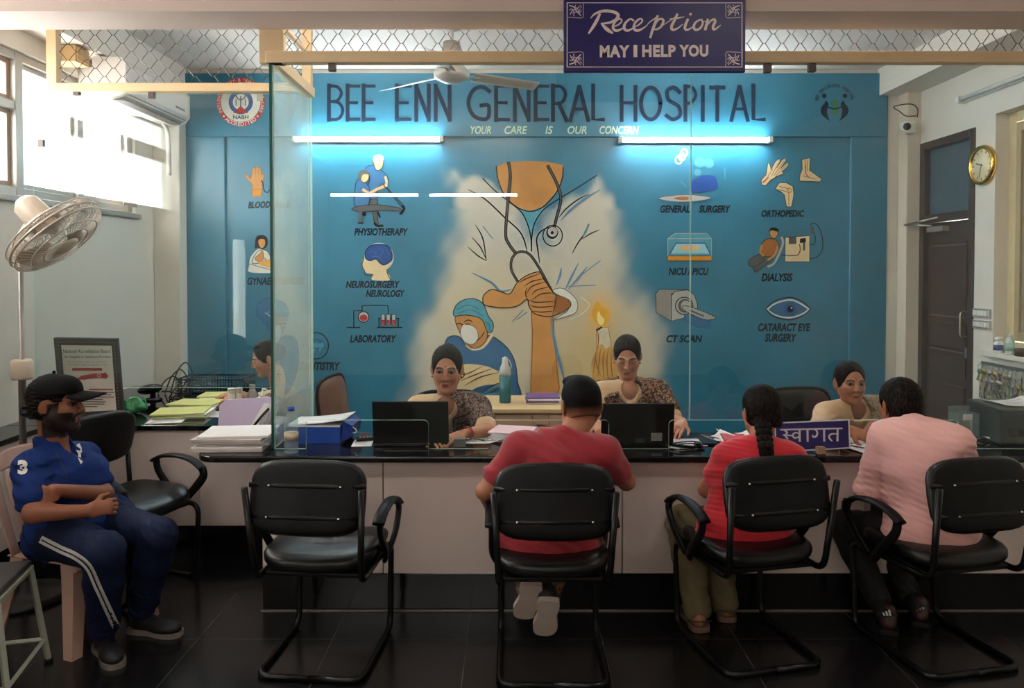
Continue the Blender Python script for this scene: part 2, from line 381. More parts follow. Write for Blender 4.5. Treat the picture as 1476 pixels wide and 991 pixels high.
# right door ----------------------------------------------------------
t=thing('door_1',None,None,(XR+0.05,5.78,0)); struct(t)
dk=M('dark_brown_wood',(48,30,27),0.38,noise=0.12,scale=6); dk2=M('dark_brown_panel',(54,34,30),0.35,noise=0.12,scale=6)
mb=MB(); mb.box(XR-0.012,XR+0.12,5.42,5.48,0,2.66,bev=0.004).box(XR-0.012,XR+0.12,6.08,6.14,0,2.66,bev=0.004).box(XR-0.012,XR+0.12,5.48,6.08,2.6,2.66,bev=0.004).box(XR-0.012,XR+0.12,5.48,6.08,2.02,2.08,bev=0.004)
mb.build('door_frame',dk,t,True)
MB().box(XR+0.04,XR+0.05,5.48,6.08,2.08,2.6).build('transom_pane',M('dark_pane',(62,84,98),0.08,noise=0.1),t,True)
leaf=MB(); leaf.box(XR+0.03,XR+0.07,5.485,6.075,0.01,2.015)
lf=leaf.build('door_leaf',dk,t,True)
for z0,z1 in ((0.12,0.78),(0.84,1.0),(1.30,1.86),(1.06,1.24)):
    MB().box(XR+0.016,XR+0.034,5.55,6.01,z0,z1,bev=0.008).build('panel',dk2,lf,True)
for z in (1.83,1.29,1.03): MB().box(XR+0.011,XR+0.018,5.55,6.01,z,z+0.008).build('moulding',M('pale_moulding',(120,96,88),0.35),lf,True)
steel=M('steel',(176,172,166),0.3,metal=0.9,noise=0.03)
MB().tube(rpath([(XR+0.03,5.53,1.16),(XR-0.03,5.53,1.16),(XR-0.03,5.53,1.34),(XR+0.03,5.53,1.34)],0.03),0.009).build('door_handle',steel,lf,True)
MB().box(XR+0.012,XR+0.03,5.515,5.545,1.0,1.08,bev=0.004).build('lock_plate',steel,lf,True)
cl=MB(); cl.box(XR-0.03,XR+0.03,5.78,6.0,1.94,1.985,bev=0.006); c=cl.build('door_closer',M('closer_grey',(150,140,132),0.4,metal=0.5),lf,True)
MB().tube([(XR-0.03,5.92,1.99),(XR-0.12,6.16,2.01)],0.008).tube([(XR-0.12,6.16,2.01),(XR-0.02,5.86,2.05)],0.008).build('closer_arm',steel,c,True)

# narrow glazed side door in the left wall beside the camera
t=thing('door_2',None,None,(XL-0.05,0.92,0)); struct(t)
mb=MB(); whitef=M('white_frame',(226,226,222),0.4)
for a,b,z0,z1 in ((0.68,0.74,0.0,2.05),(1.10,1.16,0.0,2.05),(0.74,1.10,1.97,2.05),(0.74,1.10,0.05,0.85)): mb.box(XL-0.1,XL+0.02,a,b,z0,z1,bev=0.004)
mb.build('door_frame',whitef,t,True)
MB().box(XL-0.06,XL-0.05,0.74,1.10,0.85,1.97).build('pane',glass_w,t,True)

# tube lights ----------------------------------------------------------
tube_m=M_emit('lit_tube',(240,249,255),TUBE_E); rt_m=M_emit('lit_room_tube',(255,246,236),ROOM_TUBE_E)
whitep=M('white_plastic',(226,224,218),0.4,noise=0.02)
def batten(x0,x1,y,z,em,label,group=None,ny=-1):
    t=thing('tube_light',label,'tube light',((x0+x1)/2,y,z),0,group)
    MB().box(x0,x1,min(y,y+ny*0.035),max(y,y+ny*0.035),z-0.02,z+0.02,bev=0.004).build('batten',whitep,t,True)
    yy=y+ny*0.055
    MB().tube([(x0+0.03,yy,z),(x1-0.03,yy,z)],0.017,14).build('tube',em,t,True)
    for xx in (x0,x1-0.035): MB().box(xx,xx+0.035,min(y,y+ny*0.08),max(y,y+ny*0.08),z-0.024,z+0.024,bev=0.006).build('end_cap',whitep,t,True)
    return t
YM=YB-0.03                             # face of the raised mural border
a=P(425,202,YM); b=P(640,202,YM); batten(a.x,b.x,YM,a.z,tube_m,'lit tube light on the mural under the word BEE ENN, left one of the two')
a=P(890,203,YM); b=P(1110,203,YM); batten(a.x,b.x,YM,a.z,tube_m,'lit tube light on the mural under the word HOSPITAL, right one of the two')
for i,(xa,xb) in enumerate(((-2.38,-1.18),(-1.1,0.1))):
    t=batten(xa,xb,-2.45,2.62,rt_m,None,ny=1)
    tag(t,'lit tube light of the waiting area behind the camera','tube light','waiting area tube lights')
    MB().box(xa-0.03,xb+0.03,-2.5,-2.45,2.585,2.655,bev=0.004).build('wall_strip',whitep,t,True)
    for q in (xa+0.2,xb-0.2): MB().tube([(q,-2.475,2.64),(q,-2.475,ZC)],0.006).build('hanger',whitep,t,True)
for i,(xa,xb) in enumerate(((-1.9,-0.7),(0.9,2.1))):  # extra ceiling tubes out of view, added to brighten the waiting area
    t=batten(xa,xb,2.2,ZC-0.03,rt_m,None,ny=-1)
    tag(t,'lit ceiling tube light of the waiting area','tube light','waiting area tube lights')  # added ceiling tube, out of view, to brighten the waiting area
    MB().box(xa,xb,2.16,2.2,ZC-0.03,ZC,bev=0.003).build('wall_strip',whitep,t,True)
st_m=M_emit('added_staff_tube',(250,250,246),ADDED_STAFF_TUBE_E)  # unseen tubes added behind the beam to light the mural and staff
for xa,xb in ((-1.0,0.2),(0.9,2.1)):
    t=batten(xa,xb,3.71,3.12,st_m,None,ny=1); tag(t,'lit tube light on the staff side of the ceiling beam','tube light','staff side tube lights')  # added tubes, unseen behind the beam, to light the mural and staff
# unlit tube on the right wall
t=thing('tube_light','unlit slim tube light along the right wall above the clock','tube light',(XR-0.03,5.1,2.88))
MB().box(XR-0.035,XR,4.5,5.55,2.86,2.90,bev=0.004).build('batten',whitep,t,True)
MB().tube([(XR-0.055,4.53,2.88),(XR-0.055,5.52,2.88)],0.015).build('tube',M('unlit_tube',(210,212,208),0.2),t,True)
for yy in (4.5,5.515): MB().box(XR-0.075,XR,yy,yy+0.035,2.855,2.905,bev=0.006).build('end_cap',whitep,t,True)

# glass partition --------------------------------------------------------
YG, YS, XS = 3.73, 4.47, -1.176
gl=M_glass('partition_glass',(0.965,0.99,0.985),0.004,1.0); gl_d=M_glass('dusty_glass',(0.92,0.965,0.955),0.17); edge=M('glass_edge',(196,226,206),0.15,noise=0.02)
edge_d=M('dark_glass_edge',(40,84,78),0.1)
part=thing('glass_partition','cream aluminium framed glass partition with wire netting above the reception counter','glass partition',(0,YG,0.76))
XEND=3.28
pz=lambda y: P(738,y,YG).z; px=lambda x: P(x,390,YG).x
zb=pz(605); zt_=0.762; ztop=2.665
def front_panel(x0,x1,legs,em):
    pts=[(x0,ztop),(x1,ztop)]; r=0.022; cur=x1
    out=[(x0,ztop),(x1,ztop)]
    def corner(cx,cz,a0,a1): return [(cx+r*math.cos(math.radians(a0+(a1-a0)*k/4)),cz+r*math.sin(math.radians(a0+(a1-a0)*k/4))) for k in range(5)]
    legs=sorted(legs,reverse=True)
    if legs and abs(legs[0][1]-x1)<1e-4: pass
    else: out.append((x1,zb))
    for (a,b) in legs:
        if abs(b-x1)>1e-4: out += corner(b+r,zb-r,90,180)
        out += [(b,zt_),(a,zt_)]
        if abs(a-x0)>1e-4: out += corner(a-r,zb-r,0,90)
    if not legs or abs(legs[-1][0]-x0)>1e-4: out.append((x0,zb))
    mb=MB(); mb.prism([(x,YG-0.006,z) for x,z in out],(0,0.012,0),0,1)
    return mb.build('glass_panel',[gl,em],part,True)
xj=px(995)
front_panel(XS+0.004,xj-0.002,[(XS+0.004,px(440)),(px(617),px(703)),(px(878),px(965))],edge)
front_panel(xj+0.002,XEND,[(px(1130),px(1212)),(2.2,2.55)],edge)
mb=MB(); mb.prism([(XS-0.006,YG+0.012,ztop),(XS-0.006,YS-0.01,ztop),(XS-0.006,YS-0.01,0.78),(XS-0.006,YG+0.012,0.765)],(0.012,0,0),0,1)
mb.build('glass_panel',[gl_d,edge],part,True)
MB().box(XS-0.009,XS+0.003,YG-0.008,YG+0.010,0.765,ztop).build('glass_edge_strip',edge_d,part,True)
mb=MB(); mb.prism([(-2.81,YS-0.006,2.675),(XS-0.02,YS-0.006,2.675),(XS-0.02,YS-0.006,0.95),(-2.81,YS-0.006,0.95)],(0,0.012,0),0,1)
mb.build('glass_panel',[M_glass('side_partition_glass',(0.955,0.985,0.98),0.015),edge],part,True)
# frames
zr0,zr1=pz(92),pz(75.5)
MB().box(XS-0.02,XEND,YG-0.03,YG+0.03,zr0,zr1,bev=0.004).build('frame_rail',alu,part,True)
MB().box(px(377),px(411),YG-0.02,YG+0.045,zr0,2.95,bev=0.004).build('frame_post',alu,part,True)
MB().box(XS-0.03,XS+0.03,YG+0.03,YS-0.03,zr0-0.005,zr1-0.005,bev=0.004).build('frame_rail',alu,part,True)
ps=lambda x,y: P(x,y,YS)
MB().box(ps(70,0).x,ps(447,0).x,YS-0.03,YS+0.03,ps(0,133).z,ps(0,121).z,bev=0.004).build('frame_rail',alu,part,True)
MB().box(ps(69,0).x,ps(84,0).x,YS-0.026,YS+0.026,ps(0,133).z+0.006,ZC-0.01,bev=0.004).build('frame_post',alu,part,True)
MB().box(ps(436,0).x,ps(449,0).x,YS-0.026,YS+0.026,ps(0,121).z-0.02,ZC-0.01,bev=0.004).build('frame_post',alu,part,True)
MB().box(XS-0.012,XS+0.012,YG+0.05,YS-0.05,2.88,2.9,bev=0.003).build('frame_rail',alu,part,True)
wire=M('galvanised_wire',(84,68,54),0.45,metal=0.4)
def netting(x0,x1,y,z0,z1,cw,ch):
    mb=MB(); n=int((z1-z0)/ (ch/2))+1
    for r in range(n):
        z=z0+r*ch/2; ph=r%2; pts=[]; x=x0; k=0
        amp=ch*0.25
        while x<=x1+cw:
            s=1 if (k+ph)%2 else -1
            pts += [(min(x-cw*0.07,x1),y,z+s*amp),(min(x+cw*0.07,x1),y,z+s*amp)]; x+=cw/2; k+=1
        pts=[p for i,p in enumerate(pts) if i==0 or (Vector(p)-Vector(pts[i-1])).length>1e-5]
        pts=[(max(p[0],x0),p[1],p[2]) for p in pts]
        pts=[p for i,p in enumerate(pts) if i==0 or (Vector(p)-Vector(pts[i-1])).length>1e-5]
        mb.tube(pts,0.0021,4,smooth=False)
    return mb
netting(px(411),XEND,YG,zr1+0.02,2.95,0.0885,0.092).build('wire_netting',wire,part,True)
netting(ps(84,0).x,ps(436,0).x,YS,ps(0,121).z+0.02,3.26,0.106,0.096).build('wire_netting',wire,part,True)
clamp=M('brown_clamp',(84,66,58),0.4)
for x,y,Y in ((479,97,YG),(1106,99,YG),(1170,98,YG),(219,137,YS),(111,133,YS),(60,207,YS)):
    q=P(x,y,Y); MB().box(q.x-0.018,q.x+0.018,Y-0.014,Y+0.014,q.z-0.02,q.z+0.024,bev=0.003).build('glass_clamp',clamp,part,True)

# reception counter ------------------------------------------------------
lam=M('cream_laminate',(214,197,190),0.35,noise=0.015,scale=4); seam=M('seam_gap',(92,78,72),0.6)  # seam: dark brown carcass colour showing at the panel joints
ZT=0.76
cnt=thing('reception_counter','long reception counter with pale laminate panels, black plinth and black granite top','counter',(1.0,3.9,0))
xc0=px(375)*3.63/YG
seams=[(v-738)*3.63/F_PX for v in (551,898,1250)]
ed=[xc0]+seams+[XR]
MB().box(xc0+0.004,XR-0.01,3.645,4.08,0.18,0.728).build('carcass',seam,cnt,True)
for i in range(len(ed)-1):
    MB().box(ed[i]+0.0025,ed[i+1]-0.0025,3.63,3.645,0.182,0.728,bev=0.0015).build('front_panel',lam,cnt,True)
MB().box(xc0,xc0+0.004,3.645,4.08,0.182,0.728).build('end_panel',lam,cnt,True)
MB().box(xc0,XR-0.01,3.632,4.08,0.0,0.18,bev=0.002).build('plinth',plinth_m,cnt,True)
MB().box(xc0-0.004,XR-0.012,3.618,3.632,0.0,0.006,bev=0.001).build('reflection_strip',M('painted_reflection_grey',(120,114,110),0.4),cnt,True)  # reflection line along the plinth foot, painted as a lighter strip
def top_outline(z):
    x0=-1.52; r=0.11; pts=[]
    for k in range(7):
        a=math.radians(180+90*k/6); pts.append((x0+r+r*math.cos(a),3.58+r+r*math.sin(a),z))
    pts += [(XR-0.005,3.58,z),(XR-0.005,4.12,z),(x0,4.12,z)]; return pts
bm=bmesh.new(); f=bm.faces.new([bm.verts.new(p) for p in top_outline(0.729)]); ex=bmesh.ops.extrude_face_region(bm,geom=[f])
bmesh.ops.translate(bm,vec=(0,0,0.031),verts=[v for v in ex['geom'] if isinstance(v,bmesh.types.BMVert)])
bmesh.ops.bevel(bm,geom=[e for e in bm.edges if len(e.link_faces)==2 and e.calc_face_angle(0)>1.2],offset=0.008,segments=3,profile=0.5,affect='EDGES')
bmesh.ops.recalc_face_normals(bm,faces=bm.faces)
me=bpy.data.meshes.new('countertop'); bm.to_mesh(me); bm.free(); me.materials.append(top_m); link('countertop',me,cnt,True)

# side desk to the left, with the run along the left wall
dsk=thing('side_desk','left side desk with grey laminate panels and black granite top below the left wall','desk',(-2.2,4.6,0))
XD0=-2.66
MB().box(XL+0.005,-1.72,4.335,5.75,0.18,0.728).build('carcass',seam,dsk,True)
for a,b in ((-2.655,(283-738)*4.3/F_PX-0.002),((283-738)*4.3/F_PX+0.002,xc0-0.004)):
    MB().box(a,b,4.32,4.335,0.18,0.728,bev=0.0015).build('front_panel',lam,dsk,True)
MB().box(XD0,-1.215,4.33,5.7 if False else 4.36,0.0,0.18).build('plinth',plinth_m,dsk,True)
MB().box(XL+0.01,-1.3,4.305,4.5,0.729,ZT,bev=0.006).box(XL+0.01,-1.7,4.5,5.78,0.729,ZT,bev=0.006).box(-1.5,-1.2,4.125,4.30,0.729,ZT).build('desktop',top_m,dsk,True)
MB().box(XL+0.01,XD0+0.015,1.2,4.3,0.729,ZT,bev=0.006).build('desktop',top_m,dsk,True)
MB().box(XL+0.01,XD0,1.2,4.33,0.18,0.728).build('front_panel',lam,dsk,True)
MB().box(XL+0.01,XD0+0.002,1.2,4.33,0,0.18).build('plinth',plinth_m,dsk,True)
# ------------------------------------------------------------------ the mural
mural=thing('mural','large blue hospital mural painted across the whole back wall','mural',(0.2,YB-0.01,0))
BLUE=(50,120,147)
blue_m=M('mural_blue',BLUE,0.28,noise=0.07,scale=2.5)
YR=YB-0.004
def soft_ground():
    x0,x1,y0,y1=320,1230,193,700; nx,ny=190,106
    poly=[(655,250),(700,262),(742,300),(765,335),(785,340),(800,300),(835,275),(862,256),(882,300),(902,390),(946,470),(962,600),(588,600),(604,470),(648,380),(655,310)]
    rs=np.random.RandomState(3); ph=rs.rand(12)*6.28
    X,Y=np.meshgrid(np.linspace(x0,x1,nx+1),np.linspace(y0,y1,ny+1),indexing='ij')
    nz=sum(np.sin(X*fx+Y*fy+p)*a for fx,fy,p,a in ((.045,.02,ph[0],7),(.02,-.05,ph[1],7),(.09,.06,ph[2],4),(-.11,.08,ph[3],4),(.2,.15,ph[4],2.5)))
    d=np.full(X.shape,1e9); ins=np.zeros(X.shape,bool); n=len(poly)
    for i in range(n):
        (ax,ay),(bx_,by_)=poly[i],poly[(i+1)%n]; ex,ey=bx_-ax,by_-ay
        t=np.clip(((X-ax)*ex+(Y-ay)*ey)/(ex*ex+ey*ey),0,1); d=np.minimum(d,np.hypot(X-ax-t*ex,Y-ay-t*ey))
        c=((ay>Y)!=(by_>Y))&(X<(bx_-ax)*(Y-ay)/((by_-ay) if by_!=ay else 1e-9)+ax); ins^=c
    sd=np.where(ins,-d,d)+nz*0.8
    soft=np.where(Y<300,9.0,26.0)
    m=np.clip(0.5-sd/(2*soft),0,1); m=m*m*(3-2*m)
    warm=np.exp(-(((X-865)/60)**2+((Y-500)/70)**2))+0.55*np.exp(-(((X-700)/90)**2+((Y-420)/70)**2))+0.5*np.exp(-(((X-790)/60)**2+((Y-540)/50)**2))
    warm=np.clip(warm+nz*0.012,0,1)
    glow=np.exp(-(((X-864)/17)**2+((Y-452)/24)**2))
    coolp=np.clip(0.5*np.exp(-(((X-745)/90)**2+((Y-350)/60)**2))+nz*0.015,0,1)
    vs=[];
    for i in range(nx+1):
        for j in range(ny+1): vs.append(P(x0+(x1-x0)*i/nx,y0+(y1-y0)*j/ny,YR))
    mm=ny+1; fs=[(i*mm+j,i*mm+j+1,(i+1)*mm+j+1,(i+1)*mm+j) for i in range(nx) for j in range(ny)]
    b=np.array(lin(BLUE)); cream=np.array(lin((204,196,178))); wm=np.array(lin((206,176,112))); cl=np.array(lin((186,188,190))); gl_=np.array(lin((236,170,50)))
    c=cream[None,None]*(1-coolp[...,None])+cl*coolp[...,None]; c=c*(1-0.7*warm[...,None])+wm*0.7*warm[...,None]
    bm_=b*(1+0.05*nz[...,None]/10)
    col=bm_*(1-m[...,None])+c*m[...,None]; col=col*(1-glow[...,None]*0.9)+gl_*glow[...,None]*0.9
    me=bpy.data.meshes.new('painted_ground'); me.from_pydata(vs,[],fs)
    at=me.color_attributes.new('Col','FLOAT_COLOR','POINT'); a=np.ones((len(vs),4),np.float32); a[:,:3]=np.clip(col.reshape(-1,3),0,1); at.data.foreach_set('color',a.ravel())
    me.materials.append(M_attr('mural_soft_paint',0.28,0,0.5)); me.update(); o=link('painted_ground',me,mural,True)
soft_ground()
wz=lambda y: P(738,y,YM).z; wx=lambda x: P(x,390,YM).x
zt,zl=wz(105),wz(197)
mb=MB(); mb.box(wx(263),wx(1278),YM,YB-0.001,zl,zt,bev=0.006); mb.build('raised_border',blue_m,mural,True)
MB().box(wx(263),wx(325),YM,YB-0.001,0.02,zl,bev=0.006).build('raised_border',blue_m,mural,True)
MB().box(wx(1225),wx(1278),YM,YB-0.001,0.02,zl,bev=0.006).build('raised_border',blue_m,mural,True)

navy=M('paint_navy',(26,44,66),0.35); ink=M('paint_black',(26,24,26),0.35); pale=M('paint_pale_green',(196,222,196),0.4)
skin=M('paint_skin',(200,140,78),0.35,noise=0.14,scale=5); skin2=M('paint_skin_light',(222,178,126),0.35,noise=0.05); skin3=M('paint_bone',(226,200,156),0.35)
pwhite=M('paint_white',(222,220,210),0.35,noise=0.06); pblue=M('paint_mid_blue',(66,112,152),0.3,noise=0.12,scale=6); pdkblue=M('paint_deep_blue',(44,80,148),0.3,noise=0.1)
pteal=M('paint_teal',(84,154,172),0.3,noise=0.1); pred=M('paint_red',(190,60,60),0.35); pgreen=M('paint_green',(72,132,76),0.35); pgrey=M('paint_grey',(176,174,168),0.35); pdgrey=M('paint_dark_grey',(92,92,92),0.35)
pyel=M('paint_yellow',(236,176,60),0.35,noise=0.12); porange=M('paint_orange',(214,140,40),0.35,noise=0.1); pbrown=M('paint_brown',(160,100,52),0.35,noise=0.1); pshade=M('paint_blue_shade',(96,140,172),0.35)
fn_hi=lambda x,y,L: P(x,y,YM-0.0012-0.00025*L)
fn_lo=lambda x,y,L: P(x,y,YR-0.0012-0.00025*L)
# title ----------------------------------------------------------------
def title():
    f=Flat(fn_hi); W=5.6
    T,B_=124,172
    def E(x,w,t=T,b=B_): f.line([(x+w,t),(x,t),(x,t)],W*0.8,navy,False); f.line([(x,t-2),(x,b+2)],W,navy,False); f.line([(x,(t+b)/2),(x+w*0.8,(t+b)/2)],W*0.8,navy,False); f.line([(x,b),(x+w,b)],W*0.8,navy,False)
    def N(x,w,t=T,b=B_): f.line([(x,b+2),(x,t-2)],W,navy,False); f.line([(x,t),(x+w,b)],W,navy,False); f.line([(x+w,b+2),(x+w,t-2)],W,navy,False)
    def A(x,w,t=T,b=B_): f.line([(x,b+2),(x+w*0.5,t)],W,navy,False); f.line([(x+w*0.5,t),(x+w,b+2)],W,navy,False); f.line([(x+w*0.2,b-15),(x+w*0.8,b-15)],W*0.8,navy,False)
    def Bb(x,w,t=T,b=B_): f.line([(x,t-2),(x,b+2)],W,navy,False); m=(t+b)/2-2; f.line([(x,t),(x+w*.6,t+1),(x+w*.9,t+10),(x+w*.6,m-1),(x,m)],W*0.8,navy); f.line([(x,m),(x+w*.7,m+2),(x+w,m+13),(x+w*.7,b-1),(x,b)],W*0.8,navy)
    def R(x,w,t=T,b=B_): f.line([(x,t-2),(x,b+2)],W,navy,False); m=(t+b)/2; f.line([(x,t),(x+w*.6,t+1),(x+w*.9,t+12),(x+w*.6,m),(x,m+1)],W*0.8,navy); f.line([(x+w*.4,m),(x+w,b+2)],W,navy,False)
    Bb(474,20); E(501,17); E(524,16)
    E(572,20); N(600,18); N(628,20)
    f.line([(706,132),(695,125),(682,130),(675,148),(682,166),(696,172),(704,168),(704,152),(693,152)],W,navy)
    E(715,19); N(742,20); E(772,18); R(797,20); A(822,26); f.line([(855,T-2),(855,B_),(870,B_)],W,navy,False)
    f.line([(896,T),(896,B_+2)],W,navy,False); f.line([(916,T),(916,B_+2)],W,navy,False); f.line([(896,148),(916,148)],W*.8,navy,False)
    f.ring((938,149),14,23,W,navy); f.line([(980,133),(972,126),(962,131),(964,144),(978,153),(980,166),(970,172),(960,166)],W,navy)
    f.line([(988,T-1),(988,B_+2)],W,navy,False); f.line([(988,T),(998,T+2),(1003,T+13),(997,147),(988,149)],W*.8,navy); f.line([(1013,T),(1013,B_+2)],W,navy,False)
    f.line([(1024,T+2),(1044,T+2)],W,navy,False); f.line([(1034,T),(1034,B_+2)],W,navy,False); A(1054,24); f.line([(1086,T-2),(1086,B_),(1102,B_)],W,navy,False)
    f.build('title_lettering',mural)
    g=Flat(fn_hi)
    for t,x0,x1 in (('YOUR',678,708),('CARE',727,760),('IS',786,797),('OUR',818,846),('CONCERN',864,921)): g.text(t,x0,181.5,x1,193,pale,0.02,0.2)
    g.build('slogan_lettering',mural,label='pale green slogan lettering')
title()
# emblems ----------------------------------------------------------------
def emblems():
    f=Flat(fn_hi); c=(347,147); f.ell(c,35,35,pred,n=40); f.ell(c,28.5,28.5,pwhite,n=40); f.ring(c,14.5,14.5,6,pdkblue); f.ell((347,147),11,11,pwhite)
    f.poly([(336,163),(358,163),(347,152)],pred); f.line([(347,139),(347,153)],1.6,navy,False); f.line([(340,138),(344,143),(350,143),(354,138)],1.6,navy)
    for k in (-6,-3,3,6): f.line([(347+k,143),(347+k,153)],1,pgrey,False)
    f.line([(340,143),(340,152)],1,navy,False); f.line([(354,143),(354,152)],1,navy,False)
    f.text('NABH',336,166,358,171.5,ink,0.02); f.arc_text('ACCREDITED',c,31.8,128,52,5.5,pwhite,0.02)
    f.arc_text('PATIENT SAFETY & QUALITY OF CARE',c,31.8,-205,25,4.5,pwhite,0.01)
    for a in (140,40): f.ell((347+31.8*math.cos(math.radians(a)),147+31.8*math.sin(math.radians(a))),1.6,1.6,pwhite,n=8)
    f.poly([(370,134),(379,134),(379,146),(370,146)],M('paint_tape',(196,178,160),0.5))
    f.build('accreditation_emblem',mural,label='round red and white NABH emblem')
    g=Flat(fn_hi)
    for s in (-1,1):
        cx=1203; pts=[(cx-s*13,144)]+[(cx-s*(9+11.5*math.sin(PI*t)),144+30*t) for t in (0.15,0.3,0.5,0.7,0.85)]+[(cx-s*6,175)]+[(cx-s*(6+5.0*math.sin(PI*t)**0.9),175-30*t) for t in (0.15,0.3,0.5,0.7,0.85)]
        g.poly(pts,navy); g.ell((cx-s*15,138),3.4,3.4,navy,n=12)
    g.poly([(1200,144),(1208,144),(1208,165),(1200,165)],pgreen); g.line([(1190,152),(1203,157),(1217,152)],1.8,navy)
    g.arc_text('BEE ENN GENERAL HOSPITAL',(1203,150),27,-165,-15,5,navy,0.0)
    g.build('hospital_emblem',mural,label='dark blue two figure hospital emblem with green cross bar')
emblems()
# crop coordinate helpers -----------------------------------------------
def crop(ox,oy,s): return lambda pts: [(ox+x/s,oy+y/s) for x,y in pts]
c5=crop(240,200,2.916); c6=crop(590,220,2.831); c7=crop(920,200,3.097); c8=crop(460,100,4.13); c4=crop(340,330,4.719)
# painted doctor -----------------------------------------------------------
def doctor():
    f=Flat(fn_lo); D=1.6
    f.poly(c6([(355,55),(358,110),(385,170),(430,215),(490,238),(545,220),(600,160),(625,100),(628,50),(560,36),(480,34),(400,38)]),skin)
    f.poly(c6([(440,222),(470,236),(490,240),(530,228),(552,216),(515,280),(502,345),(496,350),(480,282)]),pteal)
    for l in ([(300,105),(345,150),(400,195),(455,240),(480,285),(495,340),(498,402)],[(355,55),(362,110),(388,172),(432,217),(490,239),(545,221),(600,162),(624,104),(628,60)],[(765,92),(690,140),(600,195),(545,235),(510,290),(500,345),(498,402)]): f.line(c6(l),1.7,ink)
    for l in ([(240,150),(310,190),(390,265),(445,315),(468,355),(480,402)],[(735,168),(690,190),(640,228),(612,262)],[(585,300),(540,318),(520,350),(525,400),(532,450)],[(270,295),(300,350),(314,440)],[(255,345),(290,385),(314,436)],[(240,385),(280,420),(314,440)],[(730,290),(715,330),(690,365),(665,410)],[(775,315),(740,330),(705,352)]): f.line(c6(l),[0.8]+[2.0]*(len(l)-2)+[0.9],ink)
    for l in ([(735,290),(720,320),(708,345)],[(690,450),(660,510),(635,560)],[(725,465),(690,510),(650,555)],[(600,540),(615,500),(620,470)],[(255,490),(335,530),(372,565),(420,556)],[(780,150),(720,185),(660,232),(620,275)]): f.line(c6(l),[1]+[3.2]*(len(l)-2)+[1],pshade)
    for l in ([(300,300),(340,350)],[(700,500),(780,440)],[(650,545),(760,540)],[(420,690),(465,640)],[(440,680),(480,650)]): f.line(c6(l),1.2,pshade)
    # stethoscope: dark tube with grey core
    for wd,mt in ((4.6,ink),(2.2,pdgrey)):
        f.line(c6([(405,40),(412,100),(402,200),(393,330),(405,370),(430,405)]),wd,mt); f.line(c6([(440,522),(416,475),(420,430),(448,404),(490,414),(530,470),(560,525),(580,562)]),wd*0.85,mt)
        f.line(c6([(566,55),(604,130),(618,190),(602,260),(592,300)]),wd,mt)
    cc=c6([(585,338)])[0]; f.ring(cc,14,15,1.6,ink); c2=c6([(583,326)])[0]; f.ell(c2,8.6,9,ink); f.ell((c2[0]+0.6,c2[1]-1.2),7,7,pgrey); f.ell(c2,2.2,2.2,ink)
    # cuff and arms
    f.outlined(c6([(585,565),(620,552),(660,575),(686,610),(680,650),(640,668),(590,680),(640,650),(652,625),(640,598)]),pwhite,pdgrey,0.9,True)
    f.line(c6([(700,590),(735,620),(700,660),(650,680)]),1.4,pwhite)
    f.outlined(c6([(498,650),(585,668),(592,760),(600,860),(612,960),(600,990),(495,990),(500,860),(503,740)]),skin,pbrown,1.4)
    f.line(c6([(578,672),(590,760),(612,850),(632,925)]),[2,4,4,2],pshade)
    f.outlined(c6([(300,600),(306,578),(335,558),(372,566),(410,575),(440,530),(480,500),(530,486),(548,515),(580,560),(598,580),(650,600),(655,630),(600,660),(560,668),(510,655),(488,625),(480,598),(440,625),(380,632),(310,622)]),skin,ink,1.4,True)
    f.poly(c6([(598,583),(640,592),(655,618),(640,640),(600,655),(590,625)]),pbrown,True)
    for l in ([(448,530),(480,512),(535,492)],[(468,545),(500,525),(545,515)],[(480,575),(500,545),(560,525)],[(500,580),(520,560),(580,545)],[(500,600),(540,575),(590,572)],[(485,600),(520,610),(600,605)],[(490,622),(530,630),(595,625)],[(500,645),(540,650),(585,645)],[(600,580),(595,620),(585,660)],[(480,550),(474,575),(482,600)]): f.line(c6(l),[0.6]+[1.7]*(len(l)-2)+[0.7],M('paint_dark_brown',(84,46,24),0.4))
    f.build('painted_doctor',mural,label='painted doctor torso with stethoscope and clasped hands')
    g=Flat(fn_lo)
    g.outlined(c6([(148,768),(200,748),(240,790),(300,770),(330,745),(395,790),(430,850),(441,930),(441,1010),(230,1010),(150,900)]),pblue,ink,1.1,True)
    g.line(c6([(335,748),(300,790),(262,800),(236,785)]),5,skin2); g.line(c6([(338,742),(300,795),(255,800)]),2,pwhite)
    g.outlined(c6([(188,668),(240,655),(295,672),(318,730),(310,770),(270,798),(235,780),(200,720)]),skin,ink,1,True)
    g.outlined(c6([(182,665),(186,630),(215,603),(262,595),(300,615),(322,665),(342,695),(338,728),(318,730),(300,685),(270,668),(225,662)]),pteal,navy,1.2,True)
    for l in ([(195,640),(240,620),(285,640)],[(200,655),(250,640),(300,665)],[(305,690),(325,700),(328,728)]): g.line(c6(l),1,M('paint_dark_teal',(60,110,126),0.4))
    g.outlined(c6([(210,720),(222,700),(250,703),(275,722),(280,760),(255,782),(225,770),(210,745)]),pwhite,pdgrey,0.8,True)
    g.line(c6([(275,765),(295,750),(305,730)]),1.2,ink); g.line(c6([(192,700),(205,695),(216,702)]),1.6,ink); g.line(c6([(225,690),(240,682),(256,688)]),1.4,ink); g.line(c6([(230,700),(245,698)]),1.6,ink)
    g.poly(c6([(195,900),(215,868),(255,862),(320,872),(365,892),(400,900),(395,965),(340,945),(270,960),(205,1000)]),skin3,True)
    for l in ([(205,905),(240,900),(300,870)],[(210,930),(270,905),(340,880)],[(225,950),(290,915),(370,895)],[(300,970),(350,945),(400,935)],[(320,985),(370,960),(415,945)],[(215,880),(225,905),(210,925)]): g.line(c6(l),[0.6,1.8,0.6],M('paint_dark_brown',(84,46,24),0.4))
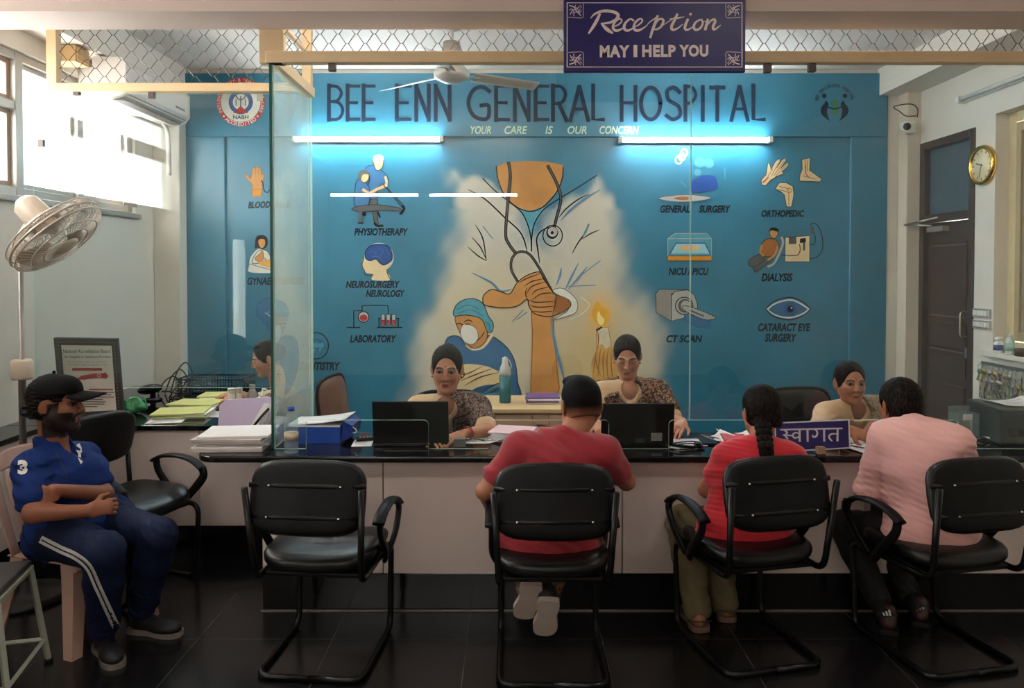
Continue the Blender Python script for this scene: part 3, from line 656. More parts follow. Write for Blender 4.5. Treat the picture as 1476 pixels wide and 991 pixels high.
    for l in ([(300,985),(360,950),(410,960)],[(280,1000),(330,985),(400,980)]): g.line(c6(l),[1,3,1],pteal)
    g.build('painted_surgeon',mural,label='painted surgeon in teal cap and white mask')
    h=Flat(fn_lo)
    h.outlined(c6([(764,715),(812,712),(826,800),(764,806)]),M('paint_candle',(214,204,176),0.4,noise=0.1),pbrown,0.9)
    h.poly(c6([(760,690),(745,665),(750,635),(768,608),(785,625),(812,640),(818,668),(802,700),(780,712)]),pyel,True)
    h.poly(c6([(776,700),(766,678),(772,645),(782,665),(796,680),(790,700)]),M('paint_flame',(250,224,150),0.4),True); h.line(c6([(765,724),(784,712)]),2.6,ink)
    h.poly(c6([(742,870),(752,830),(770,790),(790,782),(800,800),(822,790),(842,830),(850,960),(760,950)]),M('paint_ochre',(206,160,88),0.4,noise=0.15,scale=8),True)
    for l in ([(766,800),(756,850),(752,900)],[(780,800),(775,850),(770,910)],[(795,810),(790,850),(795,920)],[(810,812),(806,860),(812,930)],[(825,818),(824,870),(832,940)],[(768,725),(772,760),(768,800)],[(758,830),(766,870),(780,905)]): h.line(c6(l),[0.7,1.9,0.8],pbrown)
    h.build('painted_candle',mural,label='painted lit candle held in a yellow hand')
doctor()
# department icons -----------------------------------------------------------
def icon(fn,label):
    f=Flat(fn_lo); fn(f); f.build('department_icon',mural,label=label)
def lettering(items):
    for t,x0,y0,x1,y1,dy in items:
        f=Flat(fn_lo); f.text(t,x0-0.5,y0-0.5,x1+0.5,y1+0.5,navy_i,0.04,0.22,dy); f.build('department_lettering',mural,label='painted word '+t)
navy_i=M('paint_ink_blue',(8,12,34),0.35)
def ic_blood(f):
    h=[(344,128),(352,160),(360,188),(362,212),(400,212),(402,188),(408,165),(400,150),(397,128)]
    f.outlined(c5([(330,158),(338,150),(352,168),(358,150),(362,128),(368,118),(374,128),(376,120),(382,116),(388,122),(391,120),(396,128),(400,150),(408,146),(410,160),(402,190),(400,212),(362,212),(360,190)]),skin,pbrown,0.8,True)
    f.outlined(c5([(358,212),(402,212),(398,242),(362,242)]),porange,pbrown,1)
    f.line(c5([(398,175),(405,185),(410,215),(425,225),(440,205),(452,200)]),1.6,navy_i); 
    for x in (374,386): f.line(c5([(x,150),(x,130)]),0.8,pbrown)
icon(ic_blood,'painted hand giving blood')
def ic_gyn(f):
    f.poly(c5([(348,530),(352,500),(375,470),(395,462),(425,475),(440,500),(448,545),(448,562),(350,560)]),pwhite,True)
    f.outlined(c5([(374,432),(378,412),(398,405),(420,414),(424,440),(416,456),(400,462),(384,456),(372,458)]),ink,ink,1,True)
    f.poly(c5([(386,430),(396,420),(412,424),(414,444),(404,458),(392,452)]),skin,True)
    f.outlined(c5([(370,490),(392,468),(420,470),(436,495),(430,520),(410,500),(395,520),(360,522)]),pwhite,ink,0.9,True)
    f.outlined(c5([(372,500),(392,482),(404,470),(408,500),(396,515),(378,512)]),skin,pbrown,0.8,True)
    f.outlined(c5([(385,520),(410,512),(448,510),(448,538),(420,535)]),pyel,porange,0.8,True)
    f.line(c5([(350,525),(400,540),(448,552)]),0.9,pbrown)
icon(ic_gyn,'painted praying woman in white')
def ic_head(f):
    f.outlined(c4([(140,560),(150,510),(185,480),(230,470),(280,480),(330,500),(355,540),(350,580),(310,600),(300,640),(260,690),(220,680),(215,650),(190,640),(180,610),(150,600)]),pblue,pdkblue,1,True)
    f.line(c4([(200,570),(230,590),(250,610),(245,660)]),1.6,pgrey); f.line(c4([(215,575),(225,560)]),1.2,pgrey); f.line(c4([(290,640),(330,625),(350,640)]),1.4,pgrey); f.line(c4([(280,660),(320,650),(350,665)]),1.2,pgrey)
icon(ic_head,'painted blue head outline')
def ic_tooth(f):
    c=c4([(545,793)])[0]; f.ring(c,18,19,1.6,navy_i); f.line(c4([(520,770),(530,755),(560,750),(575,765),(590,755)]),1.4,pdkblue)
    f.outlined(c4([(515,780),(540,765),(570,772),(595,768),(600,800),(580,830),(570,850),(560,815),(545,815),(535,850),(520,830),(510,800)]),pteal,pdkblue,1,True)
    f.line(c4([(490,808),(615,808)]),0.9,pdkblue)
icon(ic_tooth,'painted tooth in a circle')
def ic_physio(f):
    k=c8
    f.outlined(k([(295,760),(345,760),(352,830),(348,900),(358,920),(330,925),(318,850),(285,800)]),pdgrey,ink,0.8)
    f.outlined(k([(275,590),(320,570),(370,600),(408,640),(405,690),(370,680),(350,720),(345,765),(300,765),(290,700),(300,650)]),pblue,navy_i,0.9,True)
    f.outlined(k([(322,540),(335,515),(365,512),(382,530),(378,575),(355,600),(335,590)]),skin2,ink,0.8,True); f.poly(k([(320,545),(328,515),(360,506),(384,522),(380,540),(350,530),(335,545)]),pgrey,True)
    f.outlined(k([(215,700),(228,660),(255,645),(290,690),(300,720),(295,800),(240,815),(208,800)]),pblue,navy_i,0.9,True)
    f.outlined(k([(245,620),(265,610),(295,625),(292,655),(270,672),(250,660)]),skin2,ink,0.8,True); f.poly(k([(232,635),(240,605),(270,596),(298,612),(296,625),(262,625),(250,652),(236,655)]),pdgrey,True)
    f.outlined(k([(195,828),(250,810),(350,805),(430,815),(480,825),(478,842),(380,838),(290,845),(215,842)]),pdgrey,ink,0.8,True)
    f.line(k([(262,715),(300,735),(340,715),(400,690)]),4,skin2); f.line(k([(395,640),(402,670),(398,692)]),3.4,skin2)
    f.line(k([(385,690),(440,755),(490,815)]),1.3,navy_i); f.line(k([(402,700),(460,765),(512,820)]),1.3,navy_i); f.line(k([(495,815),(505,830),(485,858)]),4,navy_i)
    f.line(k([(245,845),(245,912)]),5,pdgrey); f.line(k([(232,914),(262,914)]),2,ink); f.line(k([(330,915),(345,930),(378,930)]),3.6,ink); f.ell(k([(268,860)])[0],3,3.6,navy_i,n=10); f.line(k([(350,850),(362,878)]),2.6,navy_i)
icon(ic_physio,'painted physiotherapist bending over a seated patient')
def ic_neuro(f):
    f.poly(c5([(830,500),(822,530),(835,560),(868,570),(865,592),(940,592),(925,550),(945,520),(940,480),(880,460)]),skin3,True)
    f.line(c5([(832,495),(822,530),(833,555),(838,572),(868,570)]),1.1,ink); f.line(c5([(925,545),(930,570),(942,592)]),1.1,ink); f.ring(c5([(893,497)])[0],20.5,20,1.3,pwhite,-200,60)
    f.outlined(c5([(836,500),(838,470),(860,448),(895,442),(930,450),(948,480),(945,510),(915,530),(895,520),(880,505),(855,512)]),pdkblue,navy_i,1.2,True)
    for l in ([(850,480),(870,470),(880,485)],[(890,460),(910,470),(900,490)],[(920,465),(935,485),(920,500)],[(865,495),(890,495),(905,510)]): f.line(c5(l),1.2,pblue)
icon(ic_neuro,'painted head in profile with a blue brain')
def ic_lab(f):
    f.line(c5([(758,792),(812,792)]),1.8,navy_i,False); f.line(c5([(787,792),(787,722),(820,722)]),1.6,navy_i,False); f.line(c5([(822,722),(824,702),(845,699),(915,699),(930,705),(932,745)]),1.4,navy_i)
    f.ell(c5([(828,748)])[0],8.2,8.2,navy_i); f.ell(c5([(828,748)])[0],7,7,pgrey); f.ell(c5([(828,752)])[0],5.8,4.6,pred)
    f.line(c5([(887,792),(990,792)]),1.8,navy_i,False); f.line(c5([(890,754),(978,754)]),1.4,navy_i,False); f.line(c5([(893,754),(893,792)]),1.4,navy_i,False); f.line(c5([(974,754),(974,792)]),1.4,navy_i,False)
    for x in (910,932,955):
        f.outlined(c5([(x-8,738),(x+8,738),(x+8,778),(x,786),(x-8,778)]),pgrey,navy_i,0.9); f.poly(c5([(x-6,760),(x+6,760),(x+6,777),(x,783),(x-6,777)]),pred)
icon(ic_lab,'painted flask and rack of test tubes')
def ic_surg(f):
    f.outlined(c7([(235,235),(240,190),(262,175),(290,165),(330,165),(348,180),(345,225)]),pdkblue,pdkblue,0.8,True)
    for c,r in (((275,105),24),((315,110),22),((265,150),16)): f.ell(c7([c])[0],r/3.1,r/3.1,pteal)
    for c in ((205,62),(180,95),(195,80)): q=c7([c])[0]; f.ring(q,4.6,5.4,2,skin2)
    f.outlined(c7([(90,265),(160,252),(240,250),(325,262),(260,278),(160,280)]),pgrey,pdgrey,0.7,True); f.poly(c7([(160,264),(200,258),(225,262),(218,272),(180,272)]),pbrown,True)
    f.line(c7([(385,130),(388,180)]),2,pteal); f.line(c7([(190,190),(215,215)]),1.5,pteal)
icon(ic_surg,'painted surgeons over an operating table')
def ic_ortho(f):
    hand=c7([(548,185),(570,160),(578,110),(586,108),(592,140),(612,100),(630,88),(634,96),(618,130),(640,95),(656,85),(660,96),(634,135),(660,108),(672,110),(668,122),(640,148),(650,155),(618,168),(590,185),(570,208),(552,205)])
    f.outlined(hand,skin3,ink,0.9,False)
    for l in ([(580,165),(600,135)],[(595,165),(625,110)],[(605,165),(650,100)],[(612,168),(662,116)],[(560,195),(575,175)]): f.line(c7(l),0.9,pbrown)
    f.line(c7([(555,195),(572,180),(580,170)]),1.6,pred)
    f.outlined(c7([(730,92),(768,86),(764,140),(790,158),(818,178),(812,192),(770,190),(720,188),(722,160),(732,135)]),skin3,ink,0.9,False)
    for l in ([(745,95),(745,145)],[(756,95),(754,145)],[(735,165),(790,180)]): f.line(c7(l),1,pbrown)
    f.line(c7([(748,120),(746,150),(760,170)]),1.4,pred)
    f.outlined(c7([(612,222),(630,195),(660,195),(690,212),(695,250),(684,302),(662,302),(652,250),(640,238)]),skin3,ink,0.9,False)
    for l in ([(630,212),(672,222)],[(672,225),(672,295)],[(625,225),(660,235)]): f.line(c7(l),1,pbrown)
    f.ring(c7([(674,230)])[0],3.4,3.4,1,pbrown)
icon(ic_ortho,'painted hand, foot and knee bones')
def ic_nicu(f):
    f.poly(c7([(132,445),(165,422),(305,422),(327,445),(327,522),(132,522)]),pteal); f.outlined(c7([(132,522),(327,522),(327,544),(132,544)]),porange,ink,0.9)
    f.poly(c7([(145,512),(170,468),(295,468),(318,512)]),M('paint_pale_teal',(150,196,204),0.3)); f.line(c7([(140,515),(168,465),(298,465),(322,515)]),1.4,pdkblue,False)
    f.poly(c7([(185,490),(200,474),(225,478),(260,474),(275,484),(262,496),(210,498)]),skin2,True)
    for l in ([(132,445),(327,445)],[(132,445),(165,422),(305,422),(327,445),(327,522)],[(132,445),(132,522)]): f.line(c7(l),1,pgrey,False)
icon(ic_nicu,'painted incubator with a baby')
def ic_dia(f):
    f.outlined(c7([(655,440),(765,432),(765,548),(655,548)]),skin3,ink,1); f.poly(c7([(672,440),(706,437),(706,468),(672,470)]),pdgrey); f.poly(c7([(722,445),(748,442),(748,462),(722,465)]),navy_i); f.line(c7([(740,462),(740,495)]),3,pdgrey)
    f.line(c7([(720,470),(722,500),(705,520),(640,518)]),1.2,ink); f.line(c7([(765,535),(800,525),(822,490),(820,430),(800,385),(775,378),(768,388)]),1.2,ink); f.line(c7([(765,470),(785,470),(790,440),(780,400)]),1.2,ink); f.line(c7([(775,395),(780,420)]),5,pdgrey)
    f.line(c7([(640,440),(645,470),(610,550),(580,570)]),3.2,pgrey)
    f.outlined(c7([(520,592),(515,570),(540,545),(575,520),(600,530),(570,560),(530,592)]),pdgrey,ink,0.8,True); f.outlined(c7([(492,560),(500,535),(545,515),(560,540),(520,570)]),pdgrey,ink,0.8,True)
    f.outlined(c7([(550,470),(580,445),(620,455),(625,490),(590,525),(555,515)]),pbrown,ink,0.9,True); f.line(c7([(552,475),(545,505),(560,520)]),3,skin); f.line(c7([(622,480),(610,515),(580,540)]),3,skin)
    f.outlined(c7([(588,405),(600,398),(622,408),(620,432),(604,444),(588,428)]),skin,ink,0.8,True); f.poly(c7([(586,412),(594,396),(620,398),(626,415),(600,408)]),ink,True)
icon(ic_dia,'painted patient beside a dialysis machine')
def ic_ct(f):
    f.outlined(c7([(78,690),(95,670),(220,672),(148,690),(148,812),(80,775)]),M('paint_warm_grey',(150,142,136),0.4),ink,1); f.outlined(c7([(148,700),(165,680),(220,674),(250,695),(264,735),(264,770),(200,800),(148,812)]),pgrey,ink,1)
    f.ring(c7([(205,745)])[0],12.5,12.5,1.4,ink); f.ell(c7([(208,745)])[0],10,10,pdgrey); f.ell(c7([(212,745)])[0],7,7.5,pgrey)
    f.outlined(c7([(205,780),(250,790),(322,805),(322,845),(262,840),(205,810)]),pblue,pdkblue,0.9)
    f.outlined(c7([(200,745),(250,755),(345,795),(310,808),(265,795),(205,765)]),pgrey,ink,0.9,True); f.line(c7([(230,765),(290,790)]),2.4,pdgrey)
icon(ic_ct,'painted scanner with blue bed')
def ic_eye(f):
    f.poly(c7([(570,760),(600,730),(640,712),(680,708),(725,722),(768,758),(730,790),(690,805),(640,800),(600,785)]),pblue,True)
    f.line(c7([(575,762),(605,738),(650,722),(690,720),(730,738),(762,760)]),2.2,pwhite); f.line(c7([(575,762),(610,785),(650,796),(690,796),(735,780),(762,760)]),2.2,pwhite)
    f.line(c7([(570,760),(600,728),(650,710),(690,708),(735,728),(768,758)]),1.2,navy_i); f.line(c7([(570,760),(605,790),(650,805),(690,806),(740,785),(768,758)]),1.2,navy_i)
    q=c7([(678,760)])[0]; f.ell(q,9,9,pdkblue); f.ring(q,7,7,1.6,pblue); f.ell(q,4.4,4.4,navy_i,n=14); f.ell((q[0]+2,q[1]-2),1.2,1.2,pwhite,n=8)
icon(ic_eye,'painted blue eye')
lettering([('BLOOD',358,291,389,300,-1),('BANK',396,291,421,300,0),('GYNAECOLOGIST',357,400,441,410,0),('DENTISTRY',432,522,490,533,0),('PHYSIOTHERAPY',511,329,588,339,0),('NEUROSURGERY',499,405,576,414.5,0),('NEUROLOGY',528,418,583,427.5,0),('LABORATORY',505,483,571,493,0),
 ('GENERAL',952,296,994,306,0),('SURGERY',1008,296,1053,306,0),('NICU / PICU',964,386,1021,396,0),('CT SCAN',961,483,1012,493,0),('ORTHOPEDIC',1098,303,1159,312,0),('DIALYSIS',1098,394,1142,405,0),('CATARACT EYE',1093,466,1168,477,0),('SURGERY',1103,481,1148,492,0)])
# ------------------------------------------------------------------ chairs
leather=M('black_leatherette',(11,10,10),0.33,noise=0.1,scale=9,bump=0.10,bscale=220,spec=0.5)
shell=M('black_plastic',(9,8,9),0.5,noise=0.08,bump=0.08,bscale=300,spec=0.25)
blackt=M('black_steel_tube',(8,8,8),0.28,noise=0.05,spec=0.35)
screw=M('bright_screw',(190,186,180),0.25,metal=1.0)
def pad(w,d,h,curve=0.0,n=14,edge=0.03,front=0.0):
    """cushion centred on its plan, top surface crowned; curve bends it across its width"""
    mb=MB(); vs=[];fs=[]
    def se(t): return math.copysign(abs(t)**0.55,t)
    rows=[]
    R=18; S=28
    for i in range(R+1):
        th=-PI/2+PI*i/R; cz=math.sin(th); cr=abs(math.cos(th))**0.32
        for k in range(S):
            a=2*PI*k/S; cx=math.copysign(abs(math.cos(a))**0.5,math.cos(a)); cy=math.copysign(abs(math.sin(a))**0.5,math.sin(a))
            x=cx*cr*w/2; y=cy*cr*d/2; z=math.copysign(abs(cz)**0.8,cz)*h/2
            z+=curve*((x/(w/2))**2-0.3)+front*min(0,-(y/(d/2)-0.55))*(1 if y>0.55*d/2 else 0)
            vs.append((x,y,z))
    for i in range(R):
        for k in range(S):
            l=(k+1)%S; fs.append((i*S+k,i*S+l,(i+1)*S+l,(i+1)*S+k))
    return mb.add(vs,fs,0,True)
def visitor_chair(name,label,loc,rz,group='black cantilever visitor chairs'):
    t=thing(name,label,'chair',loc,rz,group)
    W=0.215
    p=pad(0.47,0.47,0.085,0.02,front=0.06); p.xf(Matrix.Translation((0,-0.005,0.458))); p.build('seat',leather,t)
    MB().box(-0.2,0.2,-0.2,0.2,0.398,0.418,bev=0.006).build('seat_pan',shell,t)
    rot=Matrix.Translation((0,-0.262,0.742))@Matrix.Rotation(math.radians(-12),4,'X')@Matrix.Rotation(math.radians(90),4,'X')
    b=pad(0.475,0.295,0.045,-0.018); b.xf(rot); bo=b.build('backrest',leather,t)
    sh=pad(0.455,0.28,0.03,-0.018); sh.xf(rot@Matrix.Translation((0,0,0.016))); sh.build('back_shell',shell,bo)
    for z in (0.045,-0.075):
        m=MB(); m.tube([(rot@Vector((x,z,0.034-0.018*((x/0.2)**2)+(-0.0)))) for x in (-0.235,-0.12,0,0.12,0.235)],0.011,8,flat=0.5,flatdir=tuple(rot.to_3x3()@Vector((0,0,1)))); br=m.build('back_bracket',blackt,bo)
        for x in (-0.145,0.145):
            q=rot@Vector((x,z,0.036)); MB().ball(q,0.0065,seg=8,rings=6).build('screw',screw,br)
    for s in (-1,1):
        pts=[(s*(W-0.05),-0.255,0.0135),(s*W,-0.255,0.0135),(s*W,0.215,0.0135),(s*W,0.235,0.40),(s*W,-0.255,0.405),(s*(W+0.02),-0.31,0.79)]
        pts=[(0,-0.255,0.0135)]+pts[1:]
        MB().tube(rpath(pts,0.06,6),0.0135,10).build('frame',blackt,t)
        for yy in (-0.17,0.12): MB().lathe([(0.012,0),(0.012,0.02)],(s*W,yy,0.0),10).build('foot_pad',shell,t)
    for s in (-1,1):
        x=s*(W+0.035)
        a=MB(); a.tube(spline([(x,-0.12,0.595),(x,-0.05,0.625),(x,0.06,0.635),(x,0.16,0.62),(x,0.23,0.58)],5),[0.012]+[0.024]*19+[0.015]+[0.012]*0 if False else 0.027,12,flat=0.42,flatdir=(0,0,1)); ar=a.build('armrest',shell,t)
        MB().tube(spline([(x,0.225,0.585),(x,0.235,0.54),(x,0.17,0.465),(x-s*0.02,0.10,0.385)],5),0.013,10,flat=1.9,flatdir=(0,1,0.2)).build('arm_strut',shell,ar)
        MB().tube(spline([(x,-0.10,0.605),(x,-0.085,0.54),(x,0.0,0.445),(x-s*0.02,0.07,0.38)],5),0.012,10,flat=1.9,flatdir=(0,1,0.2)).build('arm_strut',shell,ar)
    return t
VC=[('empty black visitor chair with nobody on it, front of the counter at left',(-0.79,3.25,0),-5),
    ('black visitor chair under the man in the dark red T-shirt, second from left',(0.165,3.20,0),0),
    ('black visitor chair under the woman with the long braid',(1.02,3.31,0),13),
    ('black visitor chair under the man in the pink shirt, rightmost at the counter',(1.83,3.29,0),12),
    ('empty black armchair with glossy seat behind the man in blue, facing right',(-1.965,3.90,0),-112)]
vc0=None
for l,p,a in VC:
    if vc0 is None: vc0=visitor_chair('visitor_chair',l,p,math.radians(a))
    else:
        c=copy_tree(vc0); c.location=p; c.rotation_euler=(0,0,math.radians(a)); c['label']=l
# staff chairs --------------------------------------------------------------
def office_chair(label,loc,rz,mat,group='staff chairs behind the counter',backz=0.0):
    t=thing('office_chair',label,'office chair',loc,rz,group)
    p=pad(0.48,0.48,0.09,0.015); p.xf(Matrix.Translation((0,0,0.44))); p.build('seat',mat,t)
    rot=Matrix.Translation((0,-0.25,0.72+backz))@Matrix.Rotation(math.radians(-8),4,'X')@Matrix.Rotation(math.radians(90),4,'X')
    b=pad(0.46,0.46,0.07,-0.03); b.xf(rot); b.build('backrest',mat,t)
    r=MB(); r.tube([rot@Vector((0.235*math.copysign(abs(math.cos(a))**0.45,math.cos(a)),0.235*math.copysign(abs(math.sin(a))**0.45,math.sin(a)),0.01-0.02*abs(math.cos(a)))) for a in [2*PI*k/40 for k in range(40)]],0.012,8,closed=True); r.build('back_rim',shell,t)
    MB().tube(rpath([(0,-0.05,0.40),(0,-0.31,0.40),(0,-0.285,0.62)],0.06),0.016,8,flat=2.0,flatdir=(1,0,0)).build('back_bar',blackt,t)
    MB().lathe([(0.03,0.08),(0.03,0.25),(0.022,0.25),(0.022,0.40)],(0,0,0),14).build('gas_column',blackt,t)
    for k in range(5):
        a=2*PI*k/5+0.3; c,s=math.cos(a),math.sin(a)
        lg=MB(); lg.tube([(0.02*c,0.02*s,0.105),(0.15*c,0.15*s,0.09),(0.28*c,0.28*s,0.07)],[0.022,0.02,0.014],8); l=lg.build('leg',shell,t)
        MB().lathe([(0.025,-0.012),(0.027,-0.008),(0.027,0.008),(0.025,0.012)],(0.28*c,0.28*s,0.0275),12,axis=(-s,c,0)).build('caster',shell,l)
    return t
brownl=M('brown_leather',(112,74,60),0.4,noise=0.1,bump=0.1,bscale=200)
office_chair('black office chair behind the seated woman at laptop nearest the left',(-0.39,4.66,0),PI+0.1,leather,backz=-0.09)
office_chair('black office chair under the woman looking down behind the middle laptop',(0.70,4.72,0),PI,leather,backz=-0.12)
office_chair('black high-backed office chair behind the woman beside the welcome sign',(1.87,4.66,0),PI+0.15,leather,backz=-0.07)
office_chair('brown leather office chair behind the glass at far left of the staff',(-1.40,4.98,0),PI/2-0.15,brownl)

# plastic chair of the man in blue --------------------------------------------
pk=M('beige_plastic',(196,160,146),0.42,noise=0.03)
def plastic_chair():
    t=thing('plastic_chair','beige moulded plastic armless chair under the man in the blue polo shirt','chair',(-1.985,3.45,0),math.radians(-110))
    p=MB(); w=0.21
    def seatf(u,v):
        x=(v-0.5)*2*w*(1.0-0.06*(1-u)); y=-0.19+0.41*u; z=0.385-0.02*math.sin(PI*u)*(1-(2*v-1)**2)+0.012*(u)-(0.03*((u-0.93)/0.07) if u>0.93 else 0)
        return (x,y,z)
    p.sheet(seatf,14,14,th=0.006); p.build('seat',pk,t)
    p=MB()
    def backf(u,v):
        h=u; a=(v-0.5)*2; x=a*(w*0.98+0.02*h*(1-h)*2-0.05*max(0,h-0.8)); y=-0.19-0.16*h+0.045*a*a; z=0.38+0.44*h-0.05*a*a*max(0,h-0.4)
        return (x,y,z)
    # frame of the back: two side bands, a top band and splats
    def band(u0,u1,v0,v1,nu=8,nv=4): 
        q=MB(); vs=[];
        for i in range(nu+1):
            for j in range(nv+1): vs.append(Vector(backf(u0+(u1-u0)*i/nu,v0+(v1-v0)*j/nv)))
        m=nv+1; N=len(vs); vs2=vs+[v+Vector((0,-0.006,0)) for v in vs]
        fs=[(i*m+j,(i+1)*m+j,(i+1)*m+j+1,i*m+j+1) for i in range(nu) for j in range(nv)]; fs+= [tuple(N+k for k in reversed(f)) for f in fs]
        for i in range(nu): fs+=[(i*m,N+i*m,N+(i+1)*m,(i+1)*m),(i*m+nv,(i+1)*m+nv,N+(i+1)*m+nv,N+i*m+nv)]
        for j in range(nv): fs+=[(j,j+1,N+j+1,N+j),(nu*m+j,N+nu*m+j,N+nu*m+j+1,nu*m+j+1)]
        p.add(vs2,fs,0,True)
    band(0,1,0,0.13); band(0,1,0.87,1); band(0.82,1,0.13,0.87)
    for v in (0.2,0.33,0.46,0.59,0.72): band(0,0.82,v,v+0.08,8,2)
    p.build('backrest',pk,t)
    for sx in (-1,1):
        for fy in (1,-1):
            q=MB(); top=Vector((sx*0.195,0.2 if fy>0 else -0.17,0.385)); bot=Vector((sx*0.235,0.235 if fy>0 else -0.245,0.0))
            ax=Vector((sx,0,0)); ay=Vector((0,fy,0)); sec=[]
            for tt,wd in ((0,0.075),(0.15,0.068),(1,0.05)):
                c=top.lerp(bot,tt); th=0.006
                sec.append([c,c-ax*wd,c-ax*wd-ay*th,c-ax*th-ay*th,c-ax*th-ay*wd,c-ay*wd])
            vs=[v for s_ in sec for v in s_]; fs=[]
            for i in range(2):
                for k in range(6): fs.append((i*6+k,i*6+(k+1)%6,(i+1)*6+(k+1)%6,(i+1)*6+k))
            fs+= [(0,1,2,3),(0,3,4,5),(12,13,14,15),(12,15,16,17)]
            q.add(vs,fs); q.build('leg',pk,t)
    return t
plastic_chair()

# metal stool at the lower left ------------------------------------------------
def stool():
    t=thing('metal_stool','stool with pale green steel legs and dark seat at the lower left corner','stool',(-2.125,2.90,0),math.radians(14))
    st=M('pale_green_steel',(170,176,160),0.4,metal=0.2,noise=0.06); tp=M('dark_seat_pad',(52,50,50),0.3,noise=0.1)
    MB().box(-0.19,0.19,-0.17,0.17,0.425,0.45,bev=0.008).build('seat',tp,t)
    MB().box(-0.195,0.195,-0.175,0.175,0.405,0.425,bev=0.003).build('seat_frame',st,t)
    for sx in (-1,1):
        for sy in (-1,1):
            q=MB(); a=Vector((sx*0.185,sy*0.165,0.41)); b=Vector((sx*0.235,sy*0.205,0.0))
            q.tube([a,b],0.013,4,smooth=False); l=q.build('leg',st,t); MB().lathe([(0.018,0),(0.018,0.015)],(b.x,b.y,0),10).build('foot_cap',shell,l)
    for sx in (-1,1): MB().tube([(sx*0.222,-0.195,0.10),(sx*0.222,0.195,0.10)],0.010,4,smooth=False).build('stretcher',st,t)
    for sy in (-1,1): MB().tube([(-0.222,sy*0.195,0.10),(0.222,sy*0.195,0.10)],0.010,4,smooth=False).build('stretcher',st,t)
stool()

# low cabinet behind the staff --------------------------------------------------
def cabinet():
    t=thing('low_cabinet','low pale wooden cabinet along the mural behind the two middle staff','cabinet',(0.12,5.55,0))
    wd=M('pale_beech',(206,176,130),0.45,noise=0.06,scale=5); wd2=M('beech_front',(186,150,124),0.45,noise=0.06,scale=5)
    MB().box(-0.45,0.72,5.36,5.9,0.03,0.635).build('carcass',wd2,t,True)
    MB().box(-0.48,0.75,5.33,5.93,0.635,0.665,bev=0.004).build('top',wd,t,True)
    ed=[-0.44,0.145,0.26,0.71]
    for a,b in zip(ed[:-1],ed[1:]):
        d=MB().box(a+0.004,b-0.004,5.343,5.36,0.05,0.625,bev=0.002).build('door',wd2,t,True)
        MB().box((a+b)/2-0.03,(a+b)/2+0.03,5.332,5.343,0.55,0.56,bev=0.002).build('handle',steel,d,True)
cabinet()
# ------------------------------------------------------------------ smooth implicit bodies
V=lambda *a: np.array(a[0] if len(a)==1 else a, dtype=float)
def unit(v): v=np.asarray(v,float); return v/(np.linalg.norm(v)+1e-12)
def C(a,b,ra,rb=None,s=None,k=1.0): return ('c',V(a),V(b),ra,ra if rb is None else rb,None if s is None else unit(s),k)
def E(c,r,R=None): return ('e',V(c),V(r),np.eye(3) if R is None else R)
def sub_c(p,t0,t1):
    _,a,b,ra,rb,s,k=p; return ('c',a+(b-a)*t0,a+(b-a)*t1,ra+(rb-ra)*t0,ra+(rb-ra)*t1,s,k)
def infl(p,d):
    if p[0]=='c': return ('c',p[1],p[2],p[3]+d,p[4]+d,p[5],p[6])
    return ('e',p[1],p[2]+d,p[3])
def aabb(p):
    if p[0]=='c':
        r=max(p[3],p[4])*max(1,p[6]); return np.minimum(p[1],p[2])-r, np.maximum(p[1],p[2])+r
    r=np.max(p[2]); return p[1]-r,p[1]+r
def dist(p,X,Y,Z):
    if p[0]=='c':
        _,a,b,ra,rb,s,k=p; ba=b-a; L=max(ba@ba,1e-10); x,y,z=X-a[0],Y-a[1],Z-a[2]
        t=np.clip((x*ba[0]+y*ba[1]+z*ba[2])/L,0,1); qx,qy,qz=x-t*ba[0],y-t*ba[1],z-t*ba[2]; q2=qx*qx+qy*qy+qz*qz
        if s is not None: qs=qx*s[0]+qy*s[1]+qz*s[2]; q2=np.maximum(q2-qs*qs*(1-1/(k*k)),0)
        return np.sqrt(q2)-(ra+(rb-ra)*t)
    _,c,r,R=p; x,y,z=X-c[0],Y-c[1],Z-c[2]
    l=[R[0,i]*x+R[1,i]*y+R[2,i]*z for i in range(3)]           # columns of R are the local axes
    k0=np.sqrt(sum((l[i]/r[i])**2 for i in range(3))); k1=np.sqrt(sum((l[i]/(r[i]*r[i]))**2 for i in range(3)))+1e-9
    return k0*(k0-1)/k1
def axis_coords(lo,hi,h,fine):
    """grid coordinates with finer spacing inside the given (lo, hi, step) intervals"""
    out=[lo]; x=lo
    while x<hi:
        st=h
        for a,b,f in fine:
            if a<=x<=b: st=min(st,f)
        x+=st; out.append(x)
    return np.array(out)
